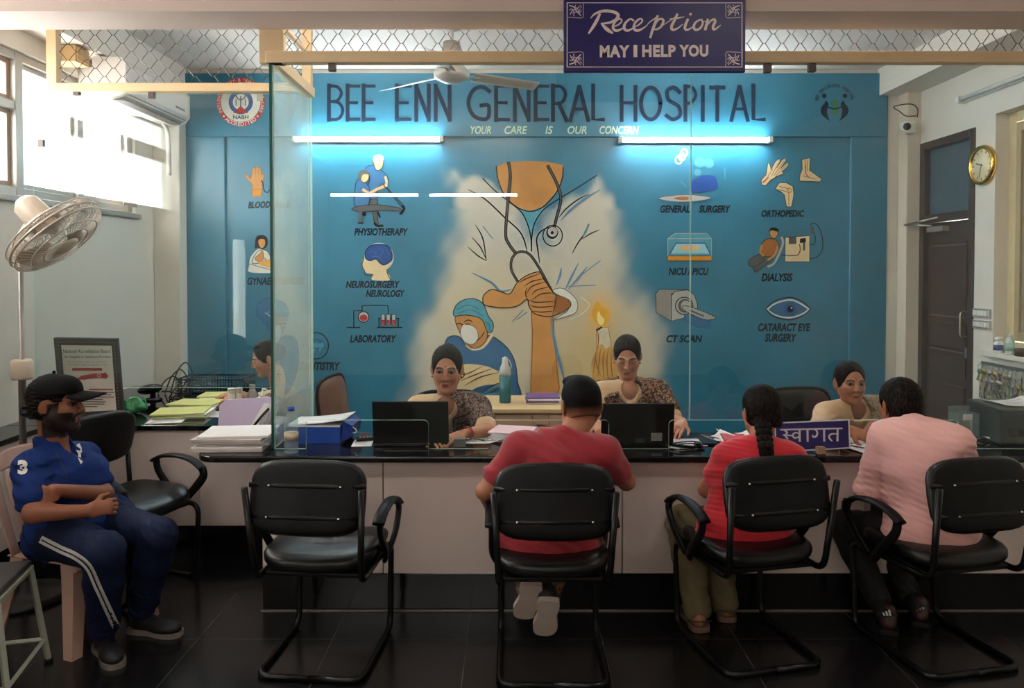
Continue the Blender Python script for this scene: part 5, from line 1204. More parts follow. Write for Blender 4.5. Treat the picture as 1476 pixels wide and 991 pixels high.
# ---- woman with the braid (third chair) ----
def woman_braid():
    J=dict(head=pv(1096,592,3.42),fwd=(-0.12,0.98,-0.06),shL=pv(1052,661,3.33),shR=pv(1136,662,3.30),hipL=(0.93,3.31,0.49),hipR=(1.12,3.35,0.49),
        elL=pv(1019,704,3.42),wrL=pv(1050,712,3.60),elR=pv(1160,700,3.42),wrR=pv(1080,690,3.62),kneeL=pv(985,752,3.56),kneeR=(0.98,3.80,0.52),ankL=pv(1006,882,3.47),ankR=pv(1046,876,3.55))
    pr=person('woman in bright red T-shirt with a long black braid seated back to us',J,(170,112,82),(1.02,3.31,0),0.97,True,
        hands=[dict(W=pv(1046,713,3.59),d=(0.8,0.3,-0.1),n=(-0.2,0.6,0.5),side=1,curl=0.5),dict(W=pv(1076,690,3.62),d=(-0.9,-0.1,-0.2),n=(0,0.6,0.6),side=-1,curl=0.5)])
    red=M('bright_red_cotton',(196,16,36),0.75,noise=0.06,sheen=0.3,bump=0.05,bscale=300)
    cloth(pr,'t_shirt',red,[('torso',0.020),('pelvis',0.020),('upperL',0.022,0,0.55),('upperR',0.022,0,0.55)],wr=0.007,freq=26,seed=9,planes=[((0,0,0.415),(0,0,-1))])
    ol=M('olive_cotton',(104,92,62),0.8,noise=0.12,bump=0.05)
    cloth(pr,'trousers',ol,[('pelvis',0.010),('thighL',0.022),('thighR',0.022),('shinL',0.026,0,0.93),('shinR',0.026,0,0.93)],wr=0.006,seed=3,freq=20)
    hair(pr,grow=0.013,facec=(0,0.115,-0.03),face=(0.066,0.09,0.088),low=-0.085,extra=[(lambda L,s,R:E(L(0.01,-0.065,-0.035),np.array((0.062,0.052,0.06))*s,R),0.02)],fem=True,label='black hair gathered into a braid')
    pr_=[]; N=8
    for i in range(N):
        t=i/(N-1); y=606+64*t; x=1099+8*t; d=3.325-0.165*min(1,t*1.8)-0.03*t; c=V(pv(x,y,d)); r=0.034-0.011*t
        for sx in (-1,1): pr_.append((E(c+np.array([sx*r*0.45,0,0]),(r*0.75,r*0.8,0.022),np.array(Matrix.Rotation(sx*0.6,3,'Y'))),0.006))
    solid(pr,'braid',hair_m,pr_,0.004,0.006,label='long black braid down the back')
    c=V(pv(1107,675,3.12)); MB().tube([c+np.array([0.013*math.cos(a),0.006+0.013*math.sin(a),0]) for a in [2*PI*k/14 for k in range(14)]],0.005,6,closed=True).build('hair_tie',M('beige_band',(190,170,150),0.7),pr['t'],True)
    br=M('brown_sandal',(84,58,46),0.6,noise=0.1); so=M('sandal_sole',(112,88,74),0.7)
    for toe,heel in ((pv(988,899,3.63),pv(1012,901,3.40)),(pv(1038,892,3.72),pv(1049,892,3.50))):
        h=V(heel);h[2]=0.0;tt=V(toe);tt[2]=0.0; d=unit(tt-h); s=np.cross(d,(0,0,1)); R=np.stack([s,d,np.array([0,0,1.])],1); at=lambda x,y,z,h=h,d=d,s=s: h+s*x+d*y+np.array([0,0,z])
        o=solid(pr,'foot',M('foot_skin',(150,98,72),0.5,noise=0.06),[(E(at(0,0.05,0.05),(0.032,0.05,0.036),R),0.02),(E(at(0,0.14,0.043),(0.042,0.085,0.026),R),0.02),(C(at(0,0.05,0.05),at(0,0.05,0.10),0.028,0.026),0.02)],0.005,label='bare foot in sandal')
        m=MB(); m.prism(spline([Vector(at(x*0.05,y*0.235,0.003)) for x,y in ((0.6,0),(0.9,0.15),(0.75,0.45),(1,0.75),(0.6,1),(-0.6,1),(-1,0.75),(-0.75,0.45),(-0.9,0.15),(-0.6,0))],4,True),(0,0,0.026)); m.build('sandal',so,o,True)
        m=MB(); m.tube([at(-0.048,0.15,0.03),at(-0.036,0.145,0.062),at(0,0.14,0.074),at(0.036,0.145,0.062),at(0.048,0.15,0.03)],0.012,8,flat=0.35,flatdir=(0,0,1)); m.build('strap',br,o,True)
        m=MB(); m.tube([at(-0.042,0.06,0.03),at(-0.038,0.0,0.055),at(0,-0.012,0.06),at(0.038,0.0,0.055),at(0.042,0.06,0.03)],0.009,8,flat=0.4); m.build('strap',br,o,True)
woman_braid()
# ---- man in the pink shirt (rightmost chair) ----
def man_pink():
    J=dict(head=pv(1296,584,3.42),fwd=(-0.10,0.97,-0.16),shL=pv(1278,632,3.36),shR=pv(1376,640,3.20),hipL=(1.74,3.27,0.49),hipR=(1.93,3.33,0.49),
        elL=pv(1252,705,3.42),wrL=pv(1286,722,3.62),elR=pv(1404,706,3.38),wrR=pv(1330,700,3.66),kneeL=pv(1216,756,3.62),kneeR=(1.74,3.80,0.50),ankL=pv(1272,876,3.50),ankR=pv(1322,876,3.58))
    pr=person('man in a pale pink shirt with black hair seated at the right, back to us',J,(150,92,66),(1.83,3.29,0),1.0,
        hands=[dict(W=pv(1284,722,3.61),d=(0.7,0.5,0.2),n=(-0.3,0.3,0.8),side=1,curl=0.6),dict(W=pv(1334,700,3.66),d=(-0.8,0.4,0.1),n=(0.2,0.2,0.9),side=-1,curl=0.6)])
    pk_=M('pale_pink_linen',(236,178,172),0.8,noise=0.04,sheen=0.2,bump=0.05,bscale=350)
    nb=pr['nb']; sk=pr['hc']+pr['R']@np.array([0,-0.025,-0.055])
    cloth(pr,'shirt',pk_,[('torso',0.024),('pelvis',0.022),('upperL',0.024),('upperR',0.024),('foreL',0.020,0,0.86),('foreR',0.020,0,0.86)],wr=0.0055,freq=26,seed=12,planes=[((0,0,0.43),(0,0,-1))],
        extra=[(C(nb-pr['up']*0.01,nb*0.6+sk*0.4,0.067,0.064),0.012)])
    bk=M('black_trouser_cloth',(10,9,10),0.75,noise=0.08,bump=0.04)
    cloth(pr,'trousers',bk,[('pelvis',0.012),('thighL',0.014),('thighR',0.014),('shinL',0.016,0,0.86),('shinR',0.016,0,0.86)],wr=0.005,seed=8,planes=[((0,0,0.56),(0,0,1))])
    hair(pr,grow=0.012,facec=(0,0.105,-0.03),face=(0.07,0.08,0.085),low=-0.075,label='short black hair',removes=[(lambda L,s,R,sd=sd:E(L(sd*0.088,0.0,-0.02),np.array((0.03,0.034,0.048))*s,R),0.01) for sd in (-1,1)])
    lt=M('dark_leather_shoe',(66,42,34),0.35,noise=0.1); so=M('black_sole',(18,17,17),0.6); wt=M('white_print',(214,210,204),0.6)
    for a,toe,heel in (('ankL',pv(1276,912,3.60),pv(1280,912,3.42)),('ankR',pv(1324,905,3.66),pv(1326,908,3.50))):
        h=V(heel);h[2]=0.0;tt=V(toe);tt[2]=0
        shoe(pr,'shoe',h-unit(tt-h)*0.04,tt,(0,0,1),lt,so,0.25)
        an=pr['g'][a]; kn=pr['g']['knee'+a[-1]]
        sock=solid(pr,'sock',bk,[(C(an+(kn-an)*0.10,V((h[0],h[1]+0.02,0.07)),0.044,0.045),0.01)],0.005,label='black sock with white mark')
        c=an*0.62+V((h[0],h[1]+0.02,0.07))*0.38; x=CX+F_PX*c[0]/c[1]; y=HORIZON+F_PX*(CAM_H-c[2])/c[1]
        f=[]; vs=[]; fs=[]
        for i in range(3):
            b=len(vs); xx=x-5+i*4; hh=4+2*i; vs+= [(xx,y+3),(xx+2.6,y+3),(xx+2.6-2,y+3-hh),(xx-2,y+3-hh)]; fs.append((b,b+1,b+2,b+3))
        decal(pr,sock,(vs,fs),wt,'sock_mark',label='white three bar mark')
man_pink()
# ---- man in the blue polo shirt ----
def man_blue():
    J=dict(head=pv(82,581,3.40),fwd=(0.985,0.10,-0.04),shL=pv(121,664,3.57),shR=pv(46,676,3.27),hipL=(-1.90,3.53,0.47),hipR=(-2.03,3.34,0.47),
        elL=pv(150,712,3.44),wrL=pv(78,706,3.17),elR=pv(48,740,3.12),wrR=pv(128,736,3.20),kneeL=pv(228,772,3.32),kneeR=pv(150,795,3.10),ankL=pv(205,876,3.42),ankR=pv(150,905,3.24))
    pr=person('man in a blue polo shirt and black cap seated with arms crossed at the left',J,(140,86,64),(-1.93,3.45,0),1.06,bulk=1.03,lips=(112,60,56),beard=(26,17,15),gaze=(0.25,0.0),
        hands=[dict(W=pv(128,736,3.20),d=(0.85,0.45,0.1),n=(0.3,-0.8,0.4),side=-1,curl=1.5),dict(W=pv(82,708,3.17),d=(-0.85,-0.25,-0.45),n=(0.3,-0.85,0.3),side=1,curl=0.6)])
    bl=M('royal_blue_pique',(16,42,102),0.8,noise=0.06,spec=0.2,bump=0.06,bscale=420); dn=M('dark_navy_trim',(20,30,62),0.7)
    nb,up=pr['nb'],pr['up']
    sh=cloth(pr,'polo_shirt',bl,[('torso',0.020),('pelvis',0.018),('upperL',0.024,0,0.66),('upperR',0.024,0,0.66)],wr=0.008,freq=38,seed=21,planes=[((0,0,0.42),(0,0,-1))],removes=[(C(nb+pr['fw']*0.07+up*0.06,nb+pr['fw']*0.125-up*0.06,0.038,0.006),0.006)])
    cl=solid(pr,'collar',bl,[(C(nb+up*0.022,nb+up*0.082,0.084,0.068),0.01)],0.004,0.01,removes=[(C(nb-up*0.1,nb+up*0.12,0.062,0.060),0.003),(C(nb+pr['fw']*0.05-up*0.06,nb+pr['fw']*0.09+up*0.11,0.016,0.036),0.008)],label='blue polo collar')
    wt=M('white_print',(214,210,204),0.6)
    v,f,_=text2d('3',0.06); n0=len(v)
    decal(pr,sh,([(26+a*14,684-b*21) for a,b in v],f),wt,'sleeve_number',label='white number 3')
    lg=[(110,641),(114,639),(117,645),(118,651),(117,658),(119,666),(116,669),(112,660),(113,654),(110,649)]
    tri=tessellate_polygon([[Vector((a,b,0)) for a,b in lg]]); decal(pr,sh,(lg,[tuple(t) for t in tri]),wt,'chest_emblem',label='white rider emblem')
    vs,fs=stroke2d([(80,652),(86,664),(92,676),(97,690)],2.2); decal(pr,sh,(vs,fs),dn,'placket')
    tb=M('navy_track_cloth',(17,27,58),0.75,noise=0.08,spec=0.2)
    tr=cloth(pr,'track_trousers',tb,[('pelvis',0.014),('thighL',0.020),('thighR',0.020),('shinL',0.024,0,0.96),('shinR',0.024,0,0.96)],wr=0.010,freq=34,seed=23)
    for off,w_,m_ in ((0,11,wt),(0,2.0,tb)):
        vs,fs=stroke2d([(62,778),(88,791),(110,801),(128,816),(140,842),(154,874),(168,905)],w_,8); decal(pr,tr,(vs,fs),m_,'side_stripe' if m_ is wt else 'stripe_line',off=0.003 if m_ is wt else 0.0045,label='white side stripe' if m_ is wt else None)
    hair(pr,grow=0.008,facec=(0,0.10,-0.02),face=(0.078,0.085,0.1),low=-0.075,extra=[(lambda L,s,R,a=a:E(L(*a),np.array((0.026,0.024,0.026))*s,R),0.01) for a in ((0.03,-0.11,-0.055),(-0.03,-0.11,-0.05),(0,-0.118,-0.065),(0.05,-0.085,-0.07),(0.0,-0.12,-0.035))],wr=0.006,label='curly black hair below the cap',removes=[(lambda L,s,R,sd=sd:E(L(sd*0.08,0.0,-0.02),np.array((0.022,0.03,0.05))*s,R),0.01) for sd in (-1,1)])
    c,R,sc=pr['hc'],pr['R'],pr['sc']; L=lambda x,y,z: V(c)+R@(np.array([x,y,z])*sc)
    cm=M('black_cap_cloth',(10,8,9),0.8,spec=0.15,noise=0.08,bump=0.05,bscale=300)
    cap=solid(pr,'cap',cm,[(E(L(0,-0.015,0.040),(0.088,0.108,0.092),R),0.01),(E(L(0,0.045,0.055),(0.07,0.055,0.062),R),0.03)],0.005,0.01,planes=[(L(0,0,0.040),R@np.array([0,0.12,-1.0]))],label='black baseball cap')
    def bf(u,v):
        a=(u-0.5)*2; r=0.075+0.093*v; x=a*(0.078-0.012*v); y=0.06+ (0.115*v+0.022)*math.sqrt(max(0,1-0.8*a*a)) ; z=0.056-0.026*a*a*(0.6+0.4*v)-0.006*v; q=L(x,y,z); return tuple(q)
    m=MB(); m.sheet(bf,16,8,th=0.005); m.build('peak',cm,cap,True); MB().ball(L(0,-0.015,0.132),0.008,seg=10,rings=6).build('button',cm,cap,True)
    dk=M('dark_sneaker',(18,16,18),0.55,noise=0.1); so=M('grey_sole',(120,112,106),0.6)
    for a,dv in (('ankR',(0.55,-0.6,0)),('ankL',(0.97,-0.22,0))):
        an=pr['g'][a]; d=unit(dv); h=V((an[0],an[1],0))-d*0.06; shoe(pr,'shoe',h,h+d,(0,0,1),dk,so,0.26)
man_blue()
# ---- staff ----
beige=M('beige_kurta',(196,158,120),0.75,noise=0.05,sheen=0.2,bump=0.05,bscale=300)
print1=M_pattern('brown_printed_drape',[(64,44,42),(136,100,86),(90,62,58),(172,136,112),(50,34,34)],75)
print2=M_pattern('maroon_printed_drape',[(60,42,36),(146,68,64),(96,66,54),(196,146,86),(52,36,34)],60)
print3=M_pattern('taupe_printed_drape',[(78,62,50),(120,100,80),(92,74,60),(140,118,94)],70)
lan=M('lanyard_ribbon',(150,158,162),0.5); gold=M('gold',(214,170,80),0.25,metal=1.0)
def staff(label,J,loc,skin,drape,dr,hands,sc=0.95,bindi=None,closed=False,gaze=(0,0),lips=(140,60,60),lany=False,bun=True,chairc=None,part=None,ear=True,beige_m=None,bulk=0.95,hair_low=-0.05,belly=0.02):
    pr=person(label,J,skin,loc,sc,True,lips=lips,bindi=bindi,closed=closed,gaze=gaze,bulk=bulk,hands=hands,belly=belly)
    bm=beige_m or beige; up,sd,fw,ch,hp,nb=pr['up'],pr['side'],pr['fw'],pr['ch'],pr['hp'],pr['nb']
    cloth(pr,'kurta',bm,[('torso',0.016),('pelvis',0.022),('upperL',0.018,0,0.85),('upperR',0.018,0,0.85),('thighL',0.02),('thighR',0.02)],wr=0.005,freq=24,seed=31,
        removes=[(C(nb+fw*0.03+up*0.03,nb+fw*0.13-up*0.01,0.048,0.014),0.01)])
    if 'shinL' in pr['parts']: cloth(pr,'trousers',M('cream_cotton',(196,184,164),0.8),[('shinL',0.02,0,0.95),('shinR',0.02,0,0.95)],wr=0.004)
    for n,t0 in dr:       # drape: n = list of cutting planes in (side, up, fwd) relative to the shoulder centre
        cloth(pr,'drape',drape,[('torso',0.030),('pelvis',0.03),('upperL',0.030,0,0.62)],wr=0.008,freq=24,seed=33,planes=[(ch+sd*p[0]+up*p[1]+fw*p[2],sd*q[0]+up*q[1]+fw*q[2]) for p,q in n],dirv=(0.8,0.1,0.5),
            removes=[(C(nb+fw*0.01-up*0.01,nb+fw*0.09+up*0.06,0.058,0.07),0.01)],label='printed drape over one shoulder')
    hx=[(lambda L,s,R:E(L(0,-0.055,0.0),np.array((0.072,0.062,0.075))*s,R),0.02)]
    if bun: hx.append((lambda L,s,R:E(L(0,-0.095,0.075) if bun==2 else L(0,-0.115,0.02),np.array((0.045,0.038,0.04))*s,R),0.012))
    hair(pr,grow=0.010,facec=(0,0.116,-0.004),face=(0.072,0.092,0.098),low=hair_low,extra=hx,fem=True,label='black hair tied back',removes=[(lambda L,s,R:C(L(0,0.10,0.075),L(0,-0.01,0.14),0.005*s),0.006)])
    c,R=pr['hc'],pr['R']; L=lambda x,y,z: V(c)+R@(np.array([x,y,z])*sc)
    if ear:
        for s in (-1,1): MB().ball(L(s*0.078,0.0,-0.045),0.006,seg=10,rings=6).build('earring',gold,pr['t'],True)
    if lany:
        for s in (-1,1):
            pts=[nb+sd*s*0.062+fw*0.02+up*0.02,nb+sd*s*0.062+fw*0.10-up*0.03,ch+sd*s*0.045+fw*0.155-up*0.12,ch+sd*s*0.012+fw*0.17-up*0.25]
            MB().tube(spline(pts,5),0.006,6,flat=0.4,flatdir=tuple(fw)).build('lanyard',lan,pr['t'],True)
        q=ch+fw*0.175-up*0.29; MB().box(-0.028,0.028,-0.002,0.002,-0.042,0.042,bev=0.002,mat=Matrix.Translation(Vector(q))).build('id_card',M('id_card_white',(214,214,210),0.4),pr['t'],True)
    return pr
def bangles(pr,c,d,m,n=2,r=0.033):
    d=unit(d); a=unit(np.cross(d,(0.3,0.2,1))); b=np.cross(d,a)
    for i in range(n): MB().tube([V(c)+d*0.012*i+(a*math.cos(t)+b*math.sin(t))*r for t in [2*PI*k/20 for k in range(20)]],0.003,6,closed=True).build('bangle',m,pr['t'],True)
# woman at the left laptop
w1=staff('woman with a bindi and patterned brown drape frowning over the left laptop',dict(head=pv(644,531,4.20),fwd=(0.0,-0.97,-0.16),hup=(0.02,0,1),shR=pv(603,588,4.24),shL=pv(686,588,4.24),hipR=(-0.47,4.60,0.54),hipL=(-0.27,4.60,0.54),
    elL=pv(703,619,4.03),wrL=pv(670,625,3.87),elR=pv(590,619,4.03),wrR=pv(615,627,3.87),kneeL=(-0.24,4.22,0.55),kneeR=(-0.5,4.22,0.55),ankL=(-0.24,4.32,0.1),ankR=(-0.5,4.32,0.1)),(-0.37,4.6,0),(176,118,90),print1,
    [([((-0.035,0,0),(1.0,-0.10,0))],0)],[dict(W=pv(668,625,3.87),d=(-0.75,-0.65,-0.12),n=(0.1,-0.2,0.95),side=-1,curl=0.55),dict(W=pv(617,627,3.87),d=(0.6,-0.7,-0.1),n=(-0.1,-0.2,0.95),side=1,curl=0.5)],bindi=(110,20,30),lips=(150,60,60),bun=2,gaze=(0.0,-0.2),ear=True,sc=1.04)
bangles(w1,pv(673,624.5,3.885),np.array(pv(703,619,4.03))-np.array(pv(670,625,3.87)),M('red_bangle',(150,60,50),0.3))
# woman at the middle laptop
w2=staff('woman with lowered eyes, lanyard and maroon patterned drape behind the middle laptop',dict(head=pv(904,513,4.36),fwd=(-0.13,-0.90,-0.38),shR=pv(864,568,4.40),shL=pv(948,568,4.40),hipR=(0.60,4.72,0.52),hipL=(0.80,4.72,0.52),
    elL=pv(972,606,4.26),wrL=pv(984,608,4.07),elR=pv(846,610,4.24),wrR=pv(860,610,4.05),kneeL=(0.84,4.36,0.53),kneeR=(0.56,4.36,0.53),ankL=(0.84,4.42,0.1),ankR=(0.56,4.42,0.1)),(0.7,4.7,0),(182,126,98),print2,
    [([((0.105,0.065,0),(0.26,0.965,0))],0)],[dict(W=pv(984,608,4.06),d=(-0.5,-0.8,-0.2),n=(0.2,-0.1,0.95),side=-1,curl=0.6),dict(W=pv(860,610,4.04),d=(0.2,-0.9,-0.25),n=(-0.2,-0.1,0.95),side=1,curl=0.7)],closed=True,lips=(160,84,84),lany=True,bun=1)
# woman beside the welcome sign
w3=staff('woman beside the welcome sign turning towards the man in pink',dict(head=pv(1226,551,4.15),fwd=(-0.05,-0.99,-0.05),shR=pv(1190,598,4.20),shL=pv(1262,592,4.26),hipR=(1.77,4.56,0.50),hipL=(1.96,4.60,0.50),
    elL=pv(1284,617,4.08),wrL=pv(1262,613,3.95),elR=pv(1178,625,3.98),wrR=pv(1220,619,3.86),kneeL=(1.95,4.2,0.51),kneeR=(1.75,4.12,0.51),ankL=(1.95,4.3,0.1),ankR=(1.75,4.25,0.1)),(1.78,4.5,0),(158,102,76),print3,
    [([((-0.03,-0.03,0),(1.0,0.12,0))],0)],[dict(W=pv(1261,613,3.95),d=(-0.6,-0.3,-0.5),n=(0.4,-0.7,0.5),side=-1,curl=0.8),dict(W=pv(1222,619,3.86),d=(0.8,-0.3,-0.25),n=(-0.1,-0.6,0.8),side=1,curl=0.9)],sc=0.94,bindi=(120,30,30),lips=(130,60,62),gaze=(0.3,0.0),lany=False,bun=1)
# woman in profile at the side desk
beige4=M('dull_tan_kurta',(184,160,120),0.75,noise=0.05,sheen=0.2)
w4=staff('woman in profile bent over the side desk behind the glass at far left',dict(head=pv(384,516,4.95),fwd=(-0.93,-0.30,-0.32),shR=pv(402,574,5.10),shL=pv(414,580,4.76),hipR=(-1.42,5.05,0.53),hipL=(-1.42,4.85,0.53),
    elL=pv(380,584,4.68),wrL=pv(342,571,4.80),elR=pv(374,576,5.10),wrR=pv(336,567,5.02),kneeL=(-1.66,4.84,0.53),kneeR=(-1.66,5.08,0.53),ankL=(-1.60,4.84,0.1),ankR=(-1.60,5.08,0.1)),(-1.42,4.95,0),(168,116,92),print1,
    [([((-0.02,0,0),(1.0,-0.1,0.0))],0)],[dict(W=pv(342,571,4.80),d=(-0.9,0.2,-0.2),n=(-0.1,-0.3,0.95),side=-1,curl=0.6),dict(W=pv(336,567,5.02),d=(-0.9,-0.1,-0.2),n=(-0.1,-0.2,0.95),side=1,curl=0.6)],closed=True,beige_m=beige4,bun=1)
# ------------------------------------------------------------------ signs
def reception_sign():
    d=3.425; a=P(812.5,104,d); b=P(1075,-4,d); t=thing('reception_sign','dark blue Reception sign hanging on the beam above the counter','sign',((a.x+b.x)/2,d,a.z))
    nv=M('sign_navy',(32,22,92),0.35,noise=0.04); rim=M('sign_rim',(26,18,62),0.4); wt=M('sign_white',(226,206,200),0.45)
    MB().box(a.x,b.x,d,d+0.022,a.z,b.z,bev=0.004).build('board',nv,t,True)
    f=Flat(lambda x,y,L: P(x,y,d-0.0006-0.0002*L)); c3=crop(780,0,3.811)
    fr=[(817.5,4),(1069.5,4),(1069.5,96.5),(817.5,96.5)]
    for i in range(4): f.line([fr[i],fr[(i+1)%4]],1.3,wt,False)
    f.build('border_line',t,label='thin white border line')
    g=Flat(lambda x,y,L: P(x,y,d-0.0006-0.0002*L)); k=lambda pts,w: g.line(c3(pts),[q/3.811 for q in w] if isinstance(w,list) else w/3.811,wt)
    k([(272,100),(296,76),(345,60),(400,66),(423,84),(410,108),(375,124),(330,130)],[4,12,16,17,18,16,13,7]); k([(322,78),(310,104),(290,140),(262,182)],[12,17,17,10]); k([(332,128),(350,150),(372,168),(392,182)],[10,18,20,9])
    k([(392,148),(420,138),(442,118),(436,104),(414,112),(396,138),(398,160),(416,168),(440,160),(462,144)],[5,8,9,9,11,13,15,14,9,5])
    k([(508,114),(492,104),(470,118),(456,142),(462,164),(484,166),(512,148)],[10,10,12,15,15,11,5])
    k([(510,150),(536,136),(556,116),(548,103),(528,112),(510,138),(513,162),(534,167),(558,156),(580,140)],[5,8,9,9,11,13,15,14,9,5])
    k([(578,142),(600,118),(640,92)],[4,6,8]); k([(640,88),(628,122),(612,165),(600,206)],[13,16,15,12]); k([(622,140),(645,108),(668,106),(670,124),(655,150),(630,162),(618,156)],[7,11,13,14,12,9,6])
    k([(668,140),(700,118),(740,92)],[3,5,5]); k([(748,78),(732,112),(716,146),(724,164),(752,154),(778,132)],[12,15,15,14,8,4]); k([(706,104),(745,100),(786,92)],[5,9,4])
    k([(806,106),(794,134),(790,156),(804,164),(836,146)],[13,15,14,11,4]); k([(818,80),(824,76)],[13,11])
    k([(872,108),(848,124),(838,148),(850,164),(874,154),(888,128),(880,108),(862,112)],[9,12,14,14,12,11,10,6]); k([(878,112),(898,118),(916,110)],[4,5,5])
    k([(916,106),(908,136),(902,162)],[12,15,14]); k([(906,146),(930,116),(950,106),(956,118),(944,148),(952,162),(986,138)],[6,10,13,14,14,11,4])
    g.build('reception_lettering',t,label='pale brush lettering reading Reception')
    for wd,xa,xb,dy in (('MAY',864.5,907.5,0),('I',913.2,918.6,-0.3),('HELP',925.6,974,-0.5),('YOU',979,1021,-0.8)):
        h=Flat(lambda x,y,L: P(x,y,d-0.0006-0.0002*L)); h.text(wd,xa,65.2+dy,xb,82.6+dy,wt,0.045,0,0,1.1); h.build('help_lettering',t,label='bold pale word '+wd)
    for (ox,oy,sx,sy) in ((819,5,1,1),(1068,5,-1,1),(819,95.5,1,-1),(1068,95.5,-1,-1)):
        q=Flat(lambda x,y,L: P(x,y,d-0.0006-0.0002*L)); L_=lambda pts,w: q.line([(ox+sx*u,oy+sy*v) for u,v in pts],w,wt)
        L_([(0.5,20),(10,20.5),(21,20),(21.5,10),(22,0.5)],0.8); L_([(2,3),(8,5),(12,11),(18,17)],1.6); L_([(3,16),(6,10),(12,8),(16,4)],1.2); L_([(8,18),(9,13),(14,12),(17,9)],1.1); L_([(2,9),(5,8),(8,11),(6,14)],1.0); L_([(11,2),(10,5),(13,7),(17,13),(19,10)],1.0); L_([(17,2),(19,5),(17,7)],0.9)
        q.build('corner_ornament',t,label='white scroll corner ornament')
reception_sign()
def welcome_sign():
    d=3.66; t=thing('welcome_sign','small navy sign with Hindi welcome lettering standing on the counter','sign',(pv(1171,650,d)[0],d,ZT))
    nv=M('sign_navy_small',(44,36,98),0.35); wt=M('sign_grey_white',(206,204,206),0.4); tilt=lambda y: d+0.03*(652-y)/46
    fn=lambda x,y,L: P(x,y,tilt(y)-0.0008-0.0003*L)
    q=[(1117,609.5),(1223.5,604.5),(1225,645),(1119,651)]
    mb=MB(); mb.prism([P(x,y,tilt(y)) for x,y in q],(0,0.012,0)); mb.build('board',nv,t,True)
    f=Flat(fn)
    for i in range(4): f.line([q[i],q[(i+1)%4]],2.0,wt,False)
    f.build('border_line',t,label='white border')
    g=Flat(fn); c2=crop(1110,500,5.83); k=lambda pts,w: g.line(c2(pts),[a/5.83 for a in w] if isinstance(w,list) else w/5.83,wt)
    k([(88,694),(350,688),(606,682)],13)
    k([(118,698),(140,712),(136,732),(108,738)],[10,16,16,9]); k([(116,738),(134,752),(150,772)],[10,15,10]); k([(136,738),(165,742),(190,742)],[9,12,10])
    k([(248,692),(248,740),(249,790)],17); k([(246,730),(222,718),(198,726),(192,746),(206,762),(230,758),(247,744)],[9,12,14,15,14,12,8])
    k([(315,690),(315,740),(316,790)],17); k([(372,690),(392,704),(396,730),(382,752),(362,752),(358,738)],[10,14,16,16,14,9]); k([(454,688),(454,736),(455,788)],17)
    k([(568,686),(567,736),(566,786)],17); k([(566,730),(530,728),(504,736),(496,754),(504,772),(522,788)],[10,13,15,16,15,9])
    g.build('hindi_lettering',t,label='pale Devanagari welcome word')
    MB().box(1.0*P(1178,640,3.62).x,P(1190,640,3.62).x,3.615,3.645,ZT+0.0005,ZT+0.036,bev=0.003).build('wooden_stop',M('wood_block',(170,140,116),0.6,noise=0.1),t,True)
welcome_sign()
# ------------------------------------------------------------------ fans, air conditioner, wall fittings
def pedestal_fan():
    t=thing('pedestal_fan','beige pedestal fan with tilted wire cage below the left windows','fan',(-2.44,3.77,0))
    bg_=M('beige_fan_plastic',(214,196,176),0.42,noise=0.03); wire_=M('fan_wire',(196,184,170),0.35,metal=0.3); dkp=M('dark_fan_base',(40,38,40),0.4)
    MB().lathe([(0.0,0),(0.2,0),(0.2,0.018),(0.17,0.03),(0.03,0.045),(0.026,0.09),(0.0,0.09)],(-2.44,3.77,0),32).build('base',dkp,t,True)
    MB().lathe([(0.017,0.045),(0.017,1.1),(0.021,1.1),(0.021,1.2),(0.012,1.2),(0.012,1.70)],(-2.44,3.77,0),14).build('pole',M('fan_pole',(186,178,170),0.35,metal=0.5),t,True)
    n=Vector((0.68,0.06,-0.74)).normalized(); c=P(80,338,3.72); r=0.236; s=n.orthogonal().normalized(); u=n.cross(s)
    ca=MB(); pt=lambda a,rr,h: c+(s*math.cos(a)+u*math.sin(a))*rr+n*h
    for rr,h in ((r,0.0),(r*0.985,0.03),(r*0.985,-0.03),(r*0.75,0.062),(r*0.75,-0.055),(r*0.5,0.072),(r*0.5,-0.062)): ca.tube([pt(2*PI*k/40,rr,h) for k in range(40)],0.0035 if rr<r else 0.006,6,closed=True)
    for k in range(60):
        a=2*PI*k/60
        ca.tube([pt(a,0.045,0.075),pt(a,r*0.5,0.072),pt(a,r*0.75,0.062),pt(a,r*0.95,0.04),pt(a,r,0.0)],0.0018,4); ca.tube([pt(a,0.05,-0.065),pt(a,r*0.5,-0.062),pt(a,r*0.75,-0.055),pt(a,r*0.95,-0.035),pt(a,r,0.0)],0.0018,4)
    cage=ca.build('cage',wire_,t,True); MB().lathe([(0.0,0.07),(0.055,0.07),(0.06,0.078),(0.045,0.088),(0.0,0.09)],c,20,axis=n).build('cage_badge',bg_,cage,True)
    for k in range(3):
        a0=2*PI*k/3+0.4; b=MB(); b.sheet(lambda p,q: pt(a0+(q-0.5)*(0.5+0.75*p),0.05+0.155*p,0.012+0.03*(q-0.5)),8,6,th=0.002); b.build('blade',M('fan_blade',(176,160,146),0.35),t,True)
    m=MB(); m.lathe([(0.0,-0.23),(0.035,-0.228),(0.062,-0.20),(0.068,-0.10),(0.066,-0.07),(0.05,-0.055),(0.0,-0.05)],c,24,axis=n); m.build('motor_housing',bg_,t,True)
    top=Vector((-2.44,3.77,1.70)); m=MB(); m.tube(spline([top,top+Vector((0,0,0.08)),c-n*0.15+Vector((0,0,-0.04)),c-n*0.13],5),0.028,12); m.build('neck',bg_,t,True)
    m=MB(); m.lathe([(0.0,0),(0.045,0),(0.05,0.01),(0.05,0.09),(0.04,0.1),(0.0,0.1)],(-2.44,3.77,1.1),16); m.build('control_box',bg_,t,True)
pedestal_fan()
